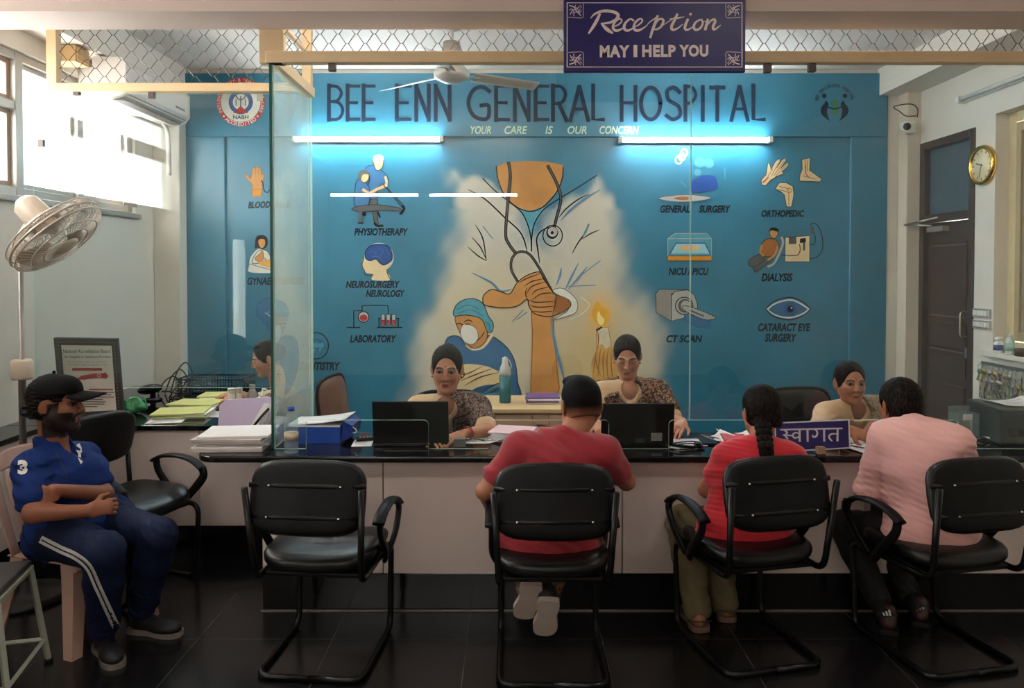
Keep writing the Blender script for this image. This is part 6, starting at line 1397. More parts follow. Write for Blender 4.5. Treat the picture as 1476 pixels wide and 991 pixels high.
def air_con():
    t=thing('air_conditioner','white split air conditioner on the left wall near the mural corner','air conditioner',(XL+0.1,5.4,2.78))
    w=M('ac_white',(206,198,190),0.4,noise=0.02); x0=XL+0.15
    pr=[(x0,2.78),(x0+0.10,2.775),(x0+0.185,2.80),(x0+0.215,2.84),(x0+0.215,3.0),(x0+0.19,3.035),(x0,3.04)]
    mb=MB(); mb.prism([(x,5.02,z) for x,z in pr],(0,0.95,0)); mb.build('body',w,t,True)
    for y0 in (5.0,5.965):
        m=MB(); m.prism([(x0+(x-x0)*1.02,y0,z+(0.003 if z>2.9 else -0.003)) for x,z in pr],(0,0.025,0)); m.build('end_cap',w,t,True)
    MB().box(XL+0.002,x0,5.1,5.85,2.82,3.0).build('wall_bracket',w,t,True)
    m=MB(); m.box(x0+0.10,x0+0.175,5.06,5.93,2.772,2.782); m.build('louvre',M('ac_dark',(84,76,72),0.5),t,True)
    for z in (2.81,2.825): MB().box(x0+0.196,x0+0.204,5.04,5.95,z,z+0.004).build('trim_line',M('ac_grey',(120,112,106),0.5),t,True)
    MB().box(x0+0.213,x0+0.218,5.75,5.9,2.87,2.885).build('display_strip',M('ac_grey',(120,112,106),0.5),t,True)
    m=MB(); m.tube(spline([(x0+0.05,5.9,2.79),(x0+0.03,6.02,2.72),(x0+0.02,6.06,2.4)],5),0.018,8); m.build('pipe',M('pipe_wrap',(190,184,176),0.7),t,True)
air_con()
def ceiling_fan():
    c=P(651,108,5.0); t=thing('ceiling_fan','grey ceiling fan hanging behind the glass partition','ceiling fan',(c.x,c.y,ZC))
    m_=M('fan_grey',(176,170,164),0.35,metal=0.2); c=Vector(c)
    MB().lathe([(0.0,0.0),(0.02,0.0),(0.07,-0.05),(0.075,-0.075),(0.0,-0.075)][::-1],(c.x,c.y,ZC-0.001),20).build('canopy',m_,t,True)
    MB().lathe([(0.0125,c.z+0.05),(0.0125,ZC-0.02)],(c.x,c.y,0),12).build('rod',m_,t,True)
    b=P(651,70,5.0); MB().lathe([(0.0,0),(0.062,0),(0.068,0.01),(0.055,0.085),(0.0,0.09)],(c.x,c.y,b.z-0.045),18).build('lower_cover',M('fan_cover',(130,122,116),0.4),t,True)
    MB().lathe([(0.0,-0.05),(0.06,-0.048),(0.115,-0.02),(0.12,0.015),(0.09,0.05),(0.0,0.055)],c,28).build('motor',m_,t,True)
    for a in (0.42,0.42+2*PI/3,0.42+4*PI/3):
        d=Vector((math.cos(a),math.sin(a),0)); n=Vector((-d.y,d.x,0)); f=lambda u,v: c+d*(0.15+0.47*u)+n*((v-0.5)*(0.12-0.02*u))+Vector((0,0,-(v-0.5)*0.03-0.012*u))
        bl=MB(); bl.sheet(f,10,4,th=0.003); o=bl.build('blade',m_,t,True); MB().tube([c+d*0.08,c+d*0.2],0.014,8,flat=0.4,flatdir=(0,0,1)).build('blade_arm',m_,o,True)
ceiling_fan()
def wall_clock():
    X=XR; a=PX(1413,238,X-0.03); t=thing('wall_clock','round wall clock with golden rim between the door and the right window','clock',(X,a.y,a.z))
    ax=(-1,0,0); c=Vector((X-0.001,a.y,a.z)); R_=0.137
    MB().lathe([(0.0,0.0),(R_,0.0),(R_+0.004,0.012),(R_-0.004,0.036),(R_-0.022,0.03),(R_-0.024,0.018),(0.0,0.018)],c,40,axis=ax).build('rim',gold,t,True)
    MB().lathe([(0.0,0.0185),(R_-0.02,0.0185),(R_-0.02,0.0195),(0.0,0.0195)],c,40,axis=ax).build('dial',M('clock_dial',(226,216,180),0.4,noise=0.03),t,True)
    hd=M('clock_black',(40,34,30),0.4); fx=X-0.0215
    for k in range(12):
        q=2*PI*k/12; y,z=math.sin(q)*0.098,math.cos(q)*0.098; MB().box(fx-0.0005,fx+0.001,-0.003,0.003,-0.009,0.009,mat=Matrix.Translation((0,c.y+y,c.z+z))@Matrix.Rotation(-q,4,'X')).build('hour_mark',hd,t,True)
    for q,l,wd in ((2*PI*(9.6/12),0.06,0.004),(2*PI*(33/60),0.085,0.0028)):
        MB().box(fx-0.002,fx-0.001,-wd,wd,-0.012,l,mat=Matrix.Translation((0,c.y,c.z))@Matrix.Rotation(q,4,'X')).build('hand',hd,t,True)
wall_clock()
def cctv():
    c=P(1306,182,6.06); t=thing('security_camera','small white bullet security camera with looped cable beside the mural','security camera',(c.x,6.15,c.z))
    MB().box(c.x+0.02,c.x+0.10,6.09,6.149,c.z-0.05,c.z+0.045,bev=0.012).build('junction_box',whitep,t,True)
    b=MB(); b.lathe([(0.0,-0.10),(0.034,-0.10),(0.036,-0.02),(0.036,0.03),(0.03,0.032),(0.0,0.032)],c,20,axis=(-0.25,-0.93,-0.2)); bd=b.build('camera_body',whitep,t,True)
    n=Vector((-0.25,-0.93,-0.2)).normalized(); MB().lathe([(0.0,0.032),(0.03,0.032),(0.028,0.037),(0.0,0.037)],c,20,axis=n).build('lens',M('lens_black',(16,16,18),0.1),bd,True)
    pts=[(1322,169),(1323,158),(1317,151),(1305,150),(1288,154),(1296,160),(1306,167),(1320,167)]
    MB().tube(spline([P(x,y,6.14) for x,y in pts],6),0.0045,6).build('cable',M('black_cable',(24,24,26),0.4),t,True)
cctv()
def switchboard(y,label):
    a=PX(1403.5,y-7.5,XR-0.004); b=PX(1428,y+7.5,XR-0.004); t=thing('switchboard',label,'switchboard',(XR,(a.y+b.y)/2,b.z),0,'switchboards beside the door')
    y0,y1=min(a.y,b.y),max(a.y,b.y); MB().box(XR-0.014,XR,y0,y1,b.z,a.z,bev=0.003).build('plate',M('switch_plate',(186,182,176),0.4),t,True)
    MB().box(XR-0.0155,XR-0.013,y0+0.006,y1-0.006,b.z+0.006,b.z+0.009).build('edge_line',M('switch_dark',(50,46,46),0.5),t,True); MB().box(XR-0.0155,XR-0.013,y0+0.006,y1-0.006,a.z-0.009,a.z-0.006).build('edge_line',M('switch_dark',(50,46,46),0.5),t,True)
    for k in range(4):
        yy=y0+(y1-y0)*(0.14+0.2*k); MB().box(XR-0.02,XR-0.013,yy,yy+(y1-y0)*0.15,b.z+0.014,a.z-0.014,bev=0.002).build('switch',whitep,t,True)
switchboard(451,'upper of the two white switchboards beside the door'); switchboard(467.5,'lower of the two white switchboards beside the door')
def wall_box():
    a=P(146,118,4.9); t=thing('tan_box','small tan box high on the left wall above the window','box',(XL+0.23,5.0,2.98))
    tan=M('tan_board',(196,160,112),0.6,noise=0.06); MB().box(XL+0.002,XL+0.17,4.78,4.93,2.95,3.055,bev=0.005).build('box',tan,t,True); MB().box(XL+0.165,XL+0.178,4.79,4.92,2.96,3.045,bev=0.003).build('lid',tan,t,True)
wall_box()
def socket_cord():
    t=thing('notice_plate','small white plate with printed notice at the end of the left window','notice',(XL+0.02,5.7,2.1))
    MB().box(XL+0.035,XL+0.041,5.6,5.8,2.12,2.34,bev=0.002).build('plate',M('notice_plate',(190,170,160),0.5,noise=0.25,scale=40),t,True)
    MB().tube([(XL+0.02,5.6,2.2),(XL+0.038,5.62,2.2)],0.006).build('bracket',greya,t,True)
socket_cord()
# ------------------------------------------------------------------ things on the counter
papw=M('white_paper',(222,216,214),0.7,noise=0.03,scale=8); papp=M('lilac_paper',(206,194,212),0.7,noise=0.03); papy=M('yellow_green_card',(196,196,120),0.7,noise=0.06); blackp=M('black_gloss_plastic',(9,9,10),0.25); bluep=M('blue_plastic',(34,78,170),0.35)
inkp=M('printed_ink',(110,108,118),0.7)
def paper(label,cx,cy,w,d,rz,z,mat=None,curl=0.0,group=None,lines=True,th=0.0012,name='paper_sheet'):
    t=thing(name,label,'paper',(cx,cy,z),rz,group)
    m=MB(); f=lambda u,v: ((u-0.5)*w,(v-0.5)*d,0.0015+curl*(max(0,u-0.6)/0.4)**2+0.4*curl*(max(0,0.4-u)/0.4)**2+0.002*math.sin(5*u+3*v)*(1 if curl else 0))
    m.sheet(f,10,6,th=th); m.build('sheet',mat or papw,t)
    if lines:
        L=MB()
        for k in range(7):
            v=0.18+0.1*k; L.add([Vector(f(u,vv))+Vector((0,0,0.0006)) for u,vv in ((0.12,v),(0.12,v+0.02),(0.5,v+0.02),(0.5,v),(0.86-0.1*(k%3),v),(0.86-0.1*(k%3),v+0.02))],[(0,3,2,1),(3,4,5,2)])
        L.build('printed_lines',inkp,t)
    return t
def stack(name,label,cx,cy,w,d,h,rz,z,mats,cat='stack of papers',n=5,group=None,seed=0):
    t=thing(name,label,cat,(cx,cy,z),rz,group); rs=random.Random(seed); zz=0.001
    for k in range(n):
        hh=h/n; ox,oy,a=rs.uniform(-.012,.012),rs.uniform(-.012,.012),rs.uniform(-.09,.09)
        m=MB(); m.box(-w/2,w/2,-d/2,d/2,zz,zz+hh*0.97,bev=min(0.002,hh*0.2),mat=Matrix.Translation((ox,oy,0))@Matrix.Rotation(a,4,'Z')); m.build('sheaf',mats[k%len(mats)],t); zz+=hh
    return t
def laptop(label,x0,x1,ytop,yb,d,mark=False):
    a=P(x0,yb,d); b=P(x1,ytop,d); w=b.x-a.x; hh=b.z-ZT-0.004; t=thing('laptop',label,'laptop',((a.x+b.x)/2,d,ZT),0,'laptops of the staff')
    MB().box(-w/2,w/2,0.005,0.255,0.001,0.020,bev=0.004).build('base',blackp,t)
    kb=MB()
    for r in range(5):
        for k in range(13): kb.box(-w/2+0.02+k*(w-0.04)/13,-w/2+0.02+(k+0.86)*(w-0.04)/13,0.035+r*0.021,0.035+r*0.021+0.018,0.019,0.022)
    kb.build('keyboard',M('key_black',(34,34,36),0.5),t)
    rot=Matrix.Translation((0,0.008,0.02))@Matrix.Rotation(math.radians(9),4,'X')
    l=MB(); l.box(-w/2,w/2,-0.008,0.0,0.0,hh-0.018,bev=0.0035,mat=rot); ld=l.build('lid',M('laptop_lid',(9,9,9),0.42,noise=0.06),t)
    MB().box(-w/2+0.012,w/2-0.012,0.0,0.001,0.014,hh-0.03,mat=rot).build('screen',M('laptop_screen',(120,140,160),0.2),ld)
    MB().box(-w*0.36,w*0.36,-0.004,0.012,0.010,0.022,bev=0.003).build('hinge',blackp,t)
    if mark:
        for (sx0,sx1,sz0,sz1,mt) in ((0.19,0.34,0.06,0.24,M('grey_sticker',(150,150,150),0.5)),(-0.02,0.1,0.0,0.12,M('dark_sticker',(64,64,66),0.4))): MB().box(sx0*w,sx1*w,-0.0095,-0.0075,sz0*hh,sz1*hh,mat=rot).build('sticker',mt,ld)
    return t
laptop('open black laptop at the left, in front of the woman with the bindi',538,647,575,650,3.775)
laptop('open black laptop with grey sticker, in front of the woman with lowered eyes',866,971,578,650,3.775,True)
def bottle_water():
    c=Pz(415,656,ZT); t=thing('water_bottle','clear plastic water bottle with blue cap at the left end of the counter','bottle',(c.x,3.66,ZT))
    clear=M_glass('bottle_plastic',(0.84,0.89,0.92),0.22)
    MB().lathe([(0.0,0.001),(0.030,0.001),(0.033,0.006),(0.033,0.05),(0.031,0.055),(0.033,0.06),(0.033,0.10),(0.031,0.105),(0.033,0.11),(0.033,0.15),(0.026,0.175),(0.014,0.195),(0.013,0.205),(0.0,0.205)],(0,0,0),24).build('bottle_body',clear,t)
    MB().lathe([(0.0,0.203),(0.016,0.203),(0.016,0.222),(0.0,0.222)],(0,0,0),18).build('cap',M('blue_cap',(44,70,176),0.4),t)
    MB().lathe([(0.0335,0.062),(0.0337,0.099)],(0,0,0),24).build('label_band',M('bottle_label',(196,176,150),0.5,noise=0.3,scale=40),t)
bottle_water()
def flask(label,x,yb,yt,d,z,rad,mat,topm,name='flask',style=0):
    c=P(x,yb,d); h=(yb-yt)*d/F_PX; t=thing(name,label,'bottle',(c.x,d,z))
    if style==0:
        MB().lathe([(0,0.001),(rad*0.96,0.001),(rad,0.005),(rad,h*0.60),(0,h*0.60)],(0,0,0),24).build('bottle_body',mat,t)
        MB().lathe([(0,h*0.60),(rad,h*0.60),(rad,h*0.66),(rad*0.82,h*0.76),(rad*0.6,h*0.82),(rad*0.5,h*0.86),(rad*0.5,h*0.97),(0,h)],(0,0,0),24).build('lid',topm,t)
        MB().tube(spline([(rad*0.75,0,h*0.70),(rad*1.05,0,h*0.80),(rad*0.6,0,h*0.93)],5),0.005,6).build('carry_loop',topm,t)
    else:
        MB().lathe([(0,0.001),(rad*0.95,0.001),(rad,0.005),(rad,h*0.62),(rad*0.5,h*0.80),(rad*0.42,h*0.86),(0,h*0.86)],(0,0,0),24).build('bottle_body',mat,t)
        MB().lathe([(0,h*0.86),(rad*0.5,h*0.86),(rad*0.5,h*0.99),(0,h)],(0,0,0),18).build('cap',topm,t)
    return t
flask('teal bottle with grey lid on the wooden cabinet by the painted surgeon',728,584,517,5.6,0.665,0.044,M('teal_enamel',(22,92,98),0.3),M('pale_grey_lid',(186,184,176),0.35))
stack('file_stack','purple edged files lying on the wooden cabinet behind the red T-shirt man',P(782,580,5.6).x,5.62,0.24,0.22,0.05,0.05,0.666,[papw,M('purple_card',(110,76,130),0.6)],'files',4)
stack('register_stack','worn pale registers stacked on the left corner of the counter',P(340,655,3.78).x,3.80,0.34,0.27,0.075,0.06,ZT,[M('register_cover',(196,182,180),0.6,noise=0.1),papw,M('register_grey',(170,160,160),0.6,noise=0.12),papw],'registers',6,seed=4)
def box_file():
    c=P(355,640,4.06); t=thing('box_file','open lilac lever arch file standing behind the registers','file',(c.x-0.02,4.06,ZT))
    lil=M('lilac_board',(196,178,204),0.5,noise=0.03)
    q=[(-0.135,0,0.0),(0.08,0,0.0),(0.14,0,0.11),(0.15,0,0.20),(-0.105,0,0.185),(-0.135,0,0.155)]
    rot=Matrix.Rotation(math.radians(-12),4,'X'); m=MB(); m.prism([rot@Vector(p) for p in q],(0,0.006,0.001)); m.build('cover',lil,t)
    m=MB(); m.prism([Vector((x+0.02,y+0.07,z*0.92)) for x,y,z in q],(0,0.005,0)); m.build('cover',lil,t)
    for k in range(4): m=MB(); m.prism([(0.02+0.02*k,-0.02+0.02*k,0.002),(0.07+0.02*k,-0.03+0.02*k,0.002),(0.15+0.01*k,-0.02+0.02*k,0.175-0.01*k),(0.12+0.01*k,-0.01+0.02*k,0.17-0.01*k)],(0.002,0.003,0)); m.build('paper',papw,t)
    MB().tube(rpath([(0.04,-0.055,0.01),(0.13,-0.055,0.12),(0.16,-0.055,0.15)],0.03),0.007,8).build('clamp',blackp,t)
    MB().box(0.06,0.155,-0.04,0.05,0.001,0.05,bev=0.01).build('spine',blackp,t)
box_file()
def blue_tray():
    c=P(447,648,3.95); t=thing('paper_tray','blue plastic tray full of white papers on the counter left of the laptop','tray',(-1.005,3.97,ZT),-0.04)
    m=MB(); w,d,h=0.14,0.125,0.085
    m.box(-w,w,-d,d,0.001,0.006).box(-w,w,-d,-d+0.006,0.006,h).box(-w,w,d-0.006,d,0.006,h).box(-w,-w+0.006,-d,d,0.006,h).box(w-0.006,w,-d,d,0.006,h); m.build('tray',bluep,t)
    for k in range(5): MB().box(-w+0.012,w-0.012,-d+0.012,d-0.012,0.007+k*0.017,0.022+k*0.017,bev=0.002,mat=Matrix.Translation((0,0,0))@Matrix.Rotation(0.012*(k-2),4,'Z')).build('paper',papw,t)
    m=MB(); m.sheet(lambda u,v: (-0.14+0.3*u,-0.11+0.22*v,0.094+0.03*u*u),8,4,th=0.002); m.build('paper',papw,t)
    m=MB(); m.prism([(w,-d,0.01),(w+0.045,-d+0.01,0.03),(w+0.055,-d+0.02,0.09),(w+0.012,-d,0.115)],(0,0.2,0)); m.build('file_spine',M('deep_blue_plastic',(30,54,130),0.35),t)
    MB().tube(spline([(w+0.055,-d+0.03,0.05),(w+0.075,-d+0.03,0.06),(w+0.055,-d+0.03,0.08)],5),0.004,6).build('file_ring',steel,t)
blue_tray()
def P_top(x,y): return Pz(x,y,ZT)
def pap(label,x,y,w,d,rz,mat=None,curl=0.0,z=ZT,**k):
    c=Pz(x,y,z); return paper(label,c.x,c.y,w,d,rz,z,mat,curl,**k)
pap('white paper with a black remote on it left of the left laptop',523,638,0.10,0.16,0.1)
c=P_top(531,636)
t=thing('remote_control','black remote lying on the paper left of the left laptop','remote control',(c.x,c.y+0.02,ZT+0.003),0.35); MB().box(-0.065,0.065,-0.02,0.02,0.001,0.018,bev=0.005).build('case',blackp,t)
for k in range(6): MB().lathe([(0.004,0),(0.004,0.003)],(-0.045+0.018*k,0.0,0.018),8).build('button',M('grey_button',(150,150,150),0.5),t)
pap('curled white sheet right of the left laptop',690,634,0.24,0.17,0.12,curl=0.03)
pap('white sheet under the curled one beside the left laptop',712,630,0.20,0.16,-0.3,curl=0.015,lines=False)
stack('paper_stack','loose pale papers piled left of the red T-shirt man',P_top(742,632).x,P_top(742,632).y,0.22,0.2,0.05,-0.2,ZT,[papw,M('pale_pink_paper',(216,186,190),0.7),papw,M('pale_blue_paper',(190,204,220),0.7)],'papers',6,seed=9)
c=P_top(662,645); t=thing('stamp_box','small grey box on the counter right of the left laptop','box',(c.x,c.y+0.03,ZT),0.1); MB().box(-0.03,0.03,-0.025,0.025,0.001,0.035,bev=0.003).build('case',M('grey_box',(96,92,94),0.5),t); MB().box(-0.03,0.03,-0.025,0.025,0.036,0.042,bev=0.002).build('lid',M('grey_lid',(120,116,118),0.5),t)
pap('white papers behind the red T-shirt man left of the middle laptop',852,632,0.16,0.14,0.4,curl=0.02)
pap('pinkish sheet right of the middle laptop',990,637,0.18,0.16,-0.05,M('pale_mauve_paper',(206,192,204),0.7))
def cable_coil():
    c=P_top(985,646); t=thing('cable_coil','coiled black and white cables right of the middle laptop','cable',(c.x,c.y,ZT)); 
    for i,(r,m_) in enumerate(((0.05,M('white_cable',(196,196,186),0.5)),(0.045,blackp),(0.055,blackp))):
        MB().tube([(r*1.4*math.cos(a)+0.01*i,r*0.9*math.sin(a)+0.006*i,0.006+0.007*i+0.004*math.sin(2*a)) for a in [2*PI*k/24 for k in range(24)]],0.0042,6,closed=True).build('loop',m_,t)
    MB().tube(spline([(0.06,0.0,0.008),(0.10,-0.02,0.006),(0.05,-0.05,0.006),(-0.03,-0.045,0.006)],6),0.004,6).build('lead',blackp,t); MB().box(0.055,0.085,-0.02,0.02,0.001,0.03,bev=0.004).build('plug',blackp,t)
cable_coil()
c=P_top(1020,637); t=thing('mobile_phone','black phone lying on the counter left of the braided woman','phone',(c.x,c.y,ZT),-0.1); MB().box(-0.04,0.04,-0.075,0.075,0.001,0.011,bev=0.003).build('case',blackp,t); MB().box(-0.036,0.036,-0.07,0.07,0.0105,0.0118).build('screen',M('phone_screen',(30,34,40),0.08),t)
stack('red_diary','red bound diary beside the braided woman',P_top(1056,636).x,P_top(1056,636).y,0.12,0.16,0.025,-0.15,ZT,[M('red_cover',(176,30,40),0.5),papw,M('red_cover',(176,30,40),0.5)],'diary',3)
pap('upright curled white sheet behind the red diary',1062,627,0.2,0.12,-0.1,curl=0.05,lines=False)
pap('white sheet left of the red diary',1034,632,0.12,0.14,0.3,curl=0.03)
pap('white papers between the welcome sign and the man in pink',1243,646,0.16,0.18,0.3,curl=0.01)
pap('white sheet under the hands of the woman beside the welcome sign',1240,634,0.22,0.2,-0.2,curl=0.01)
t=thing('pen','slim pen held by the woman beside the welcome sign','pen',pv(1244,613,3.78)); m=MB(); a,b=V(pv(1232,606,3.80)),V(pv(1262,604.5,3.76)); m.tube([a,b],0.0035,8); m.build('barrel',M('pen_cream',(200,180,140),0.4),t,True); MB().tube([b,b+(b-a)*0.12],[0.0033,0.0008],8).build('tip',steel,t,True)
# right end of the counter
def printer():
    c=P_top(1452,646); t=thing('printer','dark green black office machine at the right end of the counter','printer',(2.61,3.93,ZT),-0.12)
    dg=M('dark_green_plastic',(17,28,29),0.4,noise=0.06); MB().box(-0.14,0.14,-0.15,0.17,0.001,0.165,bev=0.008).build('body',dg,t); MB().box(-0.145,0.145,-0.155,0.175,0.165,0.185,bev=0.006).build('lid',M('grey_green_plastic',(40,48,46),0.4),t)
    MB().box(0.075,0.125,-0.156,-0.15,0.10,0.15).build('orange_label',M('orange_label',(206,84,50),0.5),t); MB().box(-0.10,0.05,-0.154,-0.149,0.05,0.09).build('paper_slot',blackp,t)
    return t
printer()
pap('papers lying on top of the dark office machine',1462,581,0.24,0.2,0.1,curl=0.02,z=ZT+0.186)
def clear_holder():
    c=P_top(1406,644); t=thing('card_holder','clear plastic leaflet holder left of the dark office machine','holder',(2.39,4.0,ZT),0.1); cg=M_glass('acrylic',(0.86,0.92,0.9),0.15)
    m=MB(); m.box(-0.06,0.06,-0.04,-0.037,0.004,0.10).box(-0.06,0.06,0.037,0.04,0.004,0.16).box(-0.06,-0.057,-0.037,0.037,0.004,0.13).box(0.057,0.06,-0.037,0.037,0.004,0.13).box(-0.06,0.06,-0.04,0.04,0.001,0.004); m.build('holder',cg,t)
    MB().box(-0.04,0.02,-0.02,-0.015,0.005,0.09).build('leaflet',M('leaflet_pink',(190,150,140),0.6,noise=0.2,scale=50),t); MB().box(0.0,0.05,0.0,0.005,0.005,0.12).build('leaflet',papw,t)
    for k in range(3): MB().tube(spline([(-0.02+0.03*k,-0.06,0.006),(0.03+0.02*k,-0.10,0.02),(0.09,-0.09-0.02*k,0.006)],6),0.004,6).build('cable',papw if k==1 else blackp,t)
clear_holder()
def key_rack():
    X=XR; t=thing('key_rack','metal rail crowded with hanging keys on the right wall under the window','key rack',(X,4.75,0.9)); 
    MB().box(X-0.012,X,4.75,5.31,0.985,1.01,bev=0.003).build('rail',steel,t,True)
    hooks=[]
    for r in range(4):
        for k in range(9):
            y=5.285-0.054*k-0.02*(r%2); z=0.985-0.058*r
            MB().tube(spline([(X-0.01,y,z+0.01),(X-0.03,y,z),(X-0.032,y,z+0.012)],4),0.0022,5).build('hook',steel,t,True); hooks.append((y,z))
    MB().box(X-0.006,X,4.74,5.32,0.75,0.985,bev=0.002).build('board',M('key_board',(176,170,158),0.5),t,True)
    km=[M('key_brass',(176,150,96),0.35,metal=0.7),M('key_steel',(168,168,166),0.3,metal=0.8),M('key_tag_green',(112,132,92),0.5),M('key_dark',(84,84,82),0.4,metal=0.5)]
    rs=random.Random(5); proto={}
    for i,(y,z) in enumerate(hooks):
        mi=rs.randrange(4); a=rs.uniform(-0.3,0.3)
        if mi not in proto:
            k=thing('key','small key hanging on the crowded key rail by the right window','key',(X-0.031,y,z),0,'keys on the rail')
            MB().tube([(0,0.013*math.cos(q),-0.010+0.013*math.sin(q)) for q in [2*PI*j/14 for j in range(14)]],0.0018,5,closed=True).build('ring',steel,k)
            m=MB(); m.lathe([(0.0,-0.002),(0.013,-0.002),(0.013,0.002),(0.0,0.002)],(0,0,-0.034),14,axis=(1,0,0)); m.box(-0.0018,0.0018,-0.004,0.004,-0.085,-0.044).box(-0.0018,0.0018,0.004,0.009,-0.082,-0.072).box(-0.0018,0.0018,0.004,0.008,-0.068,-0.062); m.build('key_blade',km[mi],k)
            proto[mi]=k
        else:
            k=copy_tree(proto[mi]); k.location=(X-0.031-0.004*(i%2),y,z)
        k.rotation_euler=(a,0,rs.uniform(-0.6,0.6)); k.scale=(1.35,1.35,1.35)
key_rack()
def sill_bottle(label,y,X,h,r,mat,pump,name):
    t=thing(name,label,'bottle',(X,y,1.0905)); MB().lathe([(0,0.0005),(r*0.95,0.0005),(r,0.004),(r,h*0.62),(r*0.5,h*0.74),(r*0.4,h*0.78),(0,h*0.78)],(0,0,0),18).build('bottle_body',mat,t)
    if pump:
        MB().lathe([(0,h*0.78),(r*0.45,h*0.78),(r*0.45,h*0.86),(r*0.15,h*0.87),(r*0.15,h*0.96),(0,h*0.96)],(0,0,0),12).build('pump',whitep,t); MB().tube([(0,0,h*0.97),(-r*1.1,0,h*0.98),(-r*1.3,0,h*0.94)],0.004,6).build('nozzle',whitep,t)
    else: MB().lathe([(0,h*0.78),(r*0.8,h*0.78),(r*0.8,h),(0,h)],(0,0,0),16).build('cap',whitep,t)
    MB().lathe([(r*1.01,h*0.15),(r*1.01,h*0.5)],(0,0,0),18).build('label_band',M('sill_label_blue',(50,70,130),0.5) if not pump else M('sill_label_teal',(150,180,170),0.5),t)
sill_bottle('white pot with blue label on the right window sill',5.10,XR-0.025,0.105,0.03,whitep,False,'ointment_jar')
sill_bottle('pale pump bottle on the right window sill',4.99,XR-0.02,0.15,0.028,M('pale_teal_plastic',(196,206,196),0.4),True,'pump_bottle')
t=thing('tape_roll','dark brown roll lying on the right window sill','tape roll',(XR-0.02,4.87,1.0905)); MB().lathe([(0.018,0.0),(0.042,0.0),(0.042,0.05),(0.018,0.05),(0.018,0.0)],(0,0,0.0005),20).build('roll',M('brown_tape',(70,54,44),0.5),t)
# ------------------------------------------------------------------ things on the side desk
def certificate():
    d=4.42; B=M('dark_frame',(40,34,32),0.4,noise=0.1); bead=M('frame_bead',(120,100,84),0.5); paper_=M('certificate_paper',(206,196,186),0.5)
    q=[(77,487),(169,488),(178,601),(88,605)]; tl=lambda y: d+0.10*(603-y)/116; fn=lambda x,y,L: P(x,y,tl(y)-0.0006-0.0003*L)
    t=thing('framed_certificate','framed certificate leaning on the side desk behind the man in blue','picture frame',(P(128,603,d).x,d,ZT))
    inn=lambda k: [( (q[i][0]-127.8)*k+127.8,(q[i][1]-545)*(1-(1-k)*0.85)+545) for i in range(4)]
    i1=inn(0.80); f=MB(); o=[P(x,y,tl(y)) for x,y in q]; n=[P(x,y,tl(y)) for x,y in i1]; dp=Vector((0,0.02,0.004))
    for i in range(4):
        j=(i+1)%4; f.add([o[i],o[j],n[j],n[i],o[i]+dp,o[j]+dp,n[j]+dp,n[i]+dp],[(0,1,2,3),(7,6,5,4),(0,4,5,1),(2,6,7,3),(1,5,6,2),(0,3,7,4)])
    f.build('frame',B,t,True)
    m=MB(); i2=inn(0.82); m.prism([P(x,y,tl(y)+0.006) for x,y in i2],(0,0.008,0)); m.build('certificate_sheet',paper_,t,True)
    fn2=lambda x,y,L: P(x,y,tl(y)+0.0052-0.0003*L)
    b=Flat(fn); i3=inn(0.885)
    for i in range(4):
        a_,b_=i3[i],i3[(i+1)%4]
        for k in range(22): b.ell((a_[0]+(b_[0]-a_[0])*k/22,a_[1]+(b_[1]-a_[1])*k/22),0.9,0.9,bead,n=6)
    b.build('bead_moulding',t)
    g=Flat(fn2); rd=M('print_red',(168,52,48),0.6); gn=M('print_green',(64,104,74),0.6); dk_=M('print_dark',(70,66,64),0.6)
    g.text('National Accreditation Board',91,503,159,508.5,gn,0.02); g.text('for Hospitals & Healthcare Providers',93,512,160,517,gn,0.02); g.text('(Constituent Board of Quality Council of India)',97,520.5,152,522.8,dk_); g.text('For Patient Safety & Quality of Care',99,524.5,154,527,dk_,0.01)
    g.poly([(104,530),(147,530),(147.5,534),(104,534)],rd); g.poly([(108,547),(118,541),(136,538),(150,537.5),(151,535.5),(156,541),(152,547),(151,544.5),(135,545),(120,547)],rd); g.ring((143,541),2.4,2.2,0.9,paper_)
    g.poly([(128,560),(163,560),(163,562),(128,562)],rd)
    for k,(xa,xb) in enumerate(((116,164),(114,160),(113,164),(112,148),(112,152),(112,150),(112,140))): g.line([(xa,565+3.4*k),(xb,565.2+3.4*k)],1.0,dk_,False)
    g.build('certificate_print',t)
    MB().tube([P(130,500,tl(500)+0.02),Vector((P(130,500,d).x,d+0.16,ZT+0.004))],0.006,6).build('easel_leg',B,t,True)
certificate()
def dz(x,y,z=ZT): return Pz(x,y,z)
for i,(x,y,w,d_,h,a,lab) in enumerate(((262,600,0.30,0.24,0.035,0.1,'lowest yellow green file in front on the side desk'),(285,588,0.30,0.22,0.04,-0.08,'yellow green file on the side desk between the others'),(318,578,0.26,0.2,0.045,0.12,'yellow green file nearest the woman in profile'))):
    c=dz(x,y); stack('card_file',lab,c.x,c.y+0.02,w,d_,h,a,ZT,[papw,M('green_card',(168,182,112),0.7,noise=0.06),papw,papy],'file',4,'yellow green files on the side desk',seed=20+i)
pap('white sheets sticking out under the yellow green files',240,606,0.2,0.16,0.2)
pap('white sheet by the cups on the side desk',318,597,0.2,0.18,-0.2)
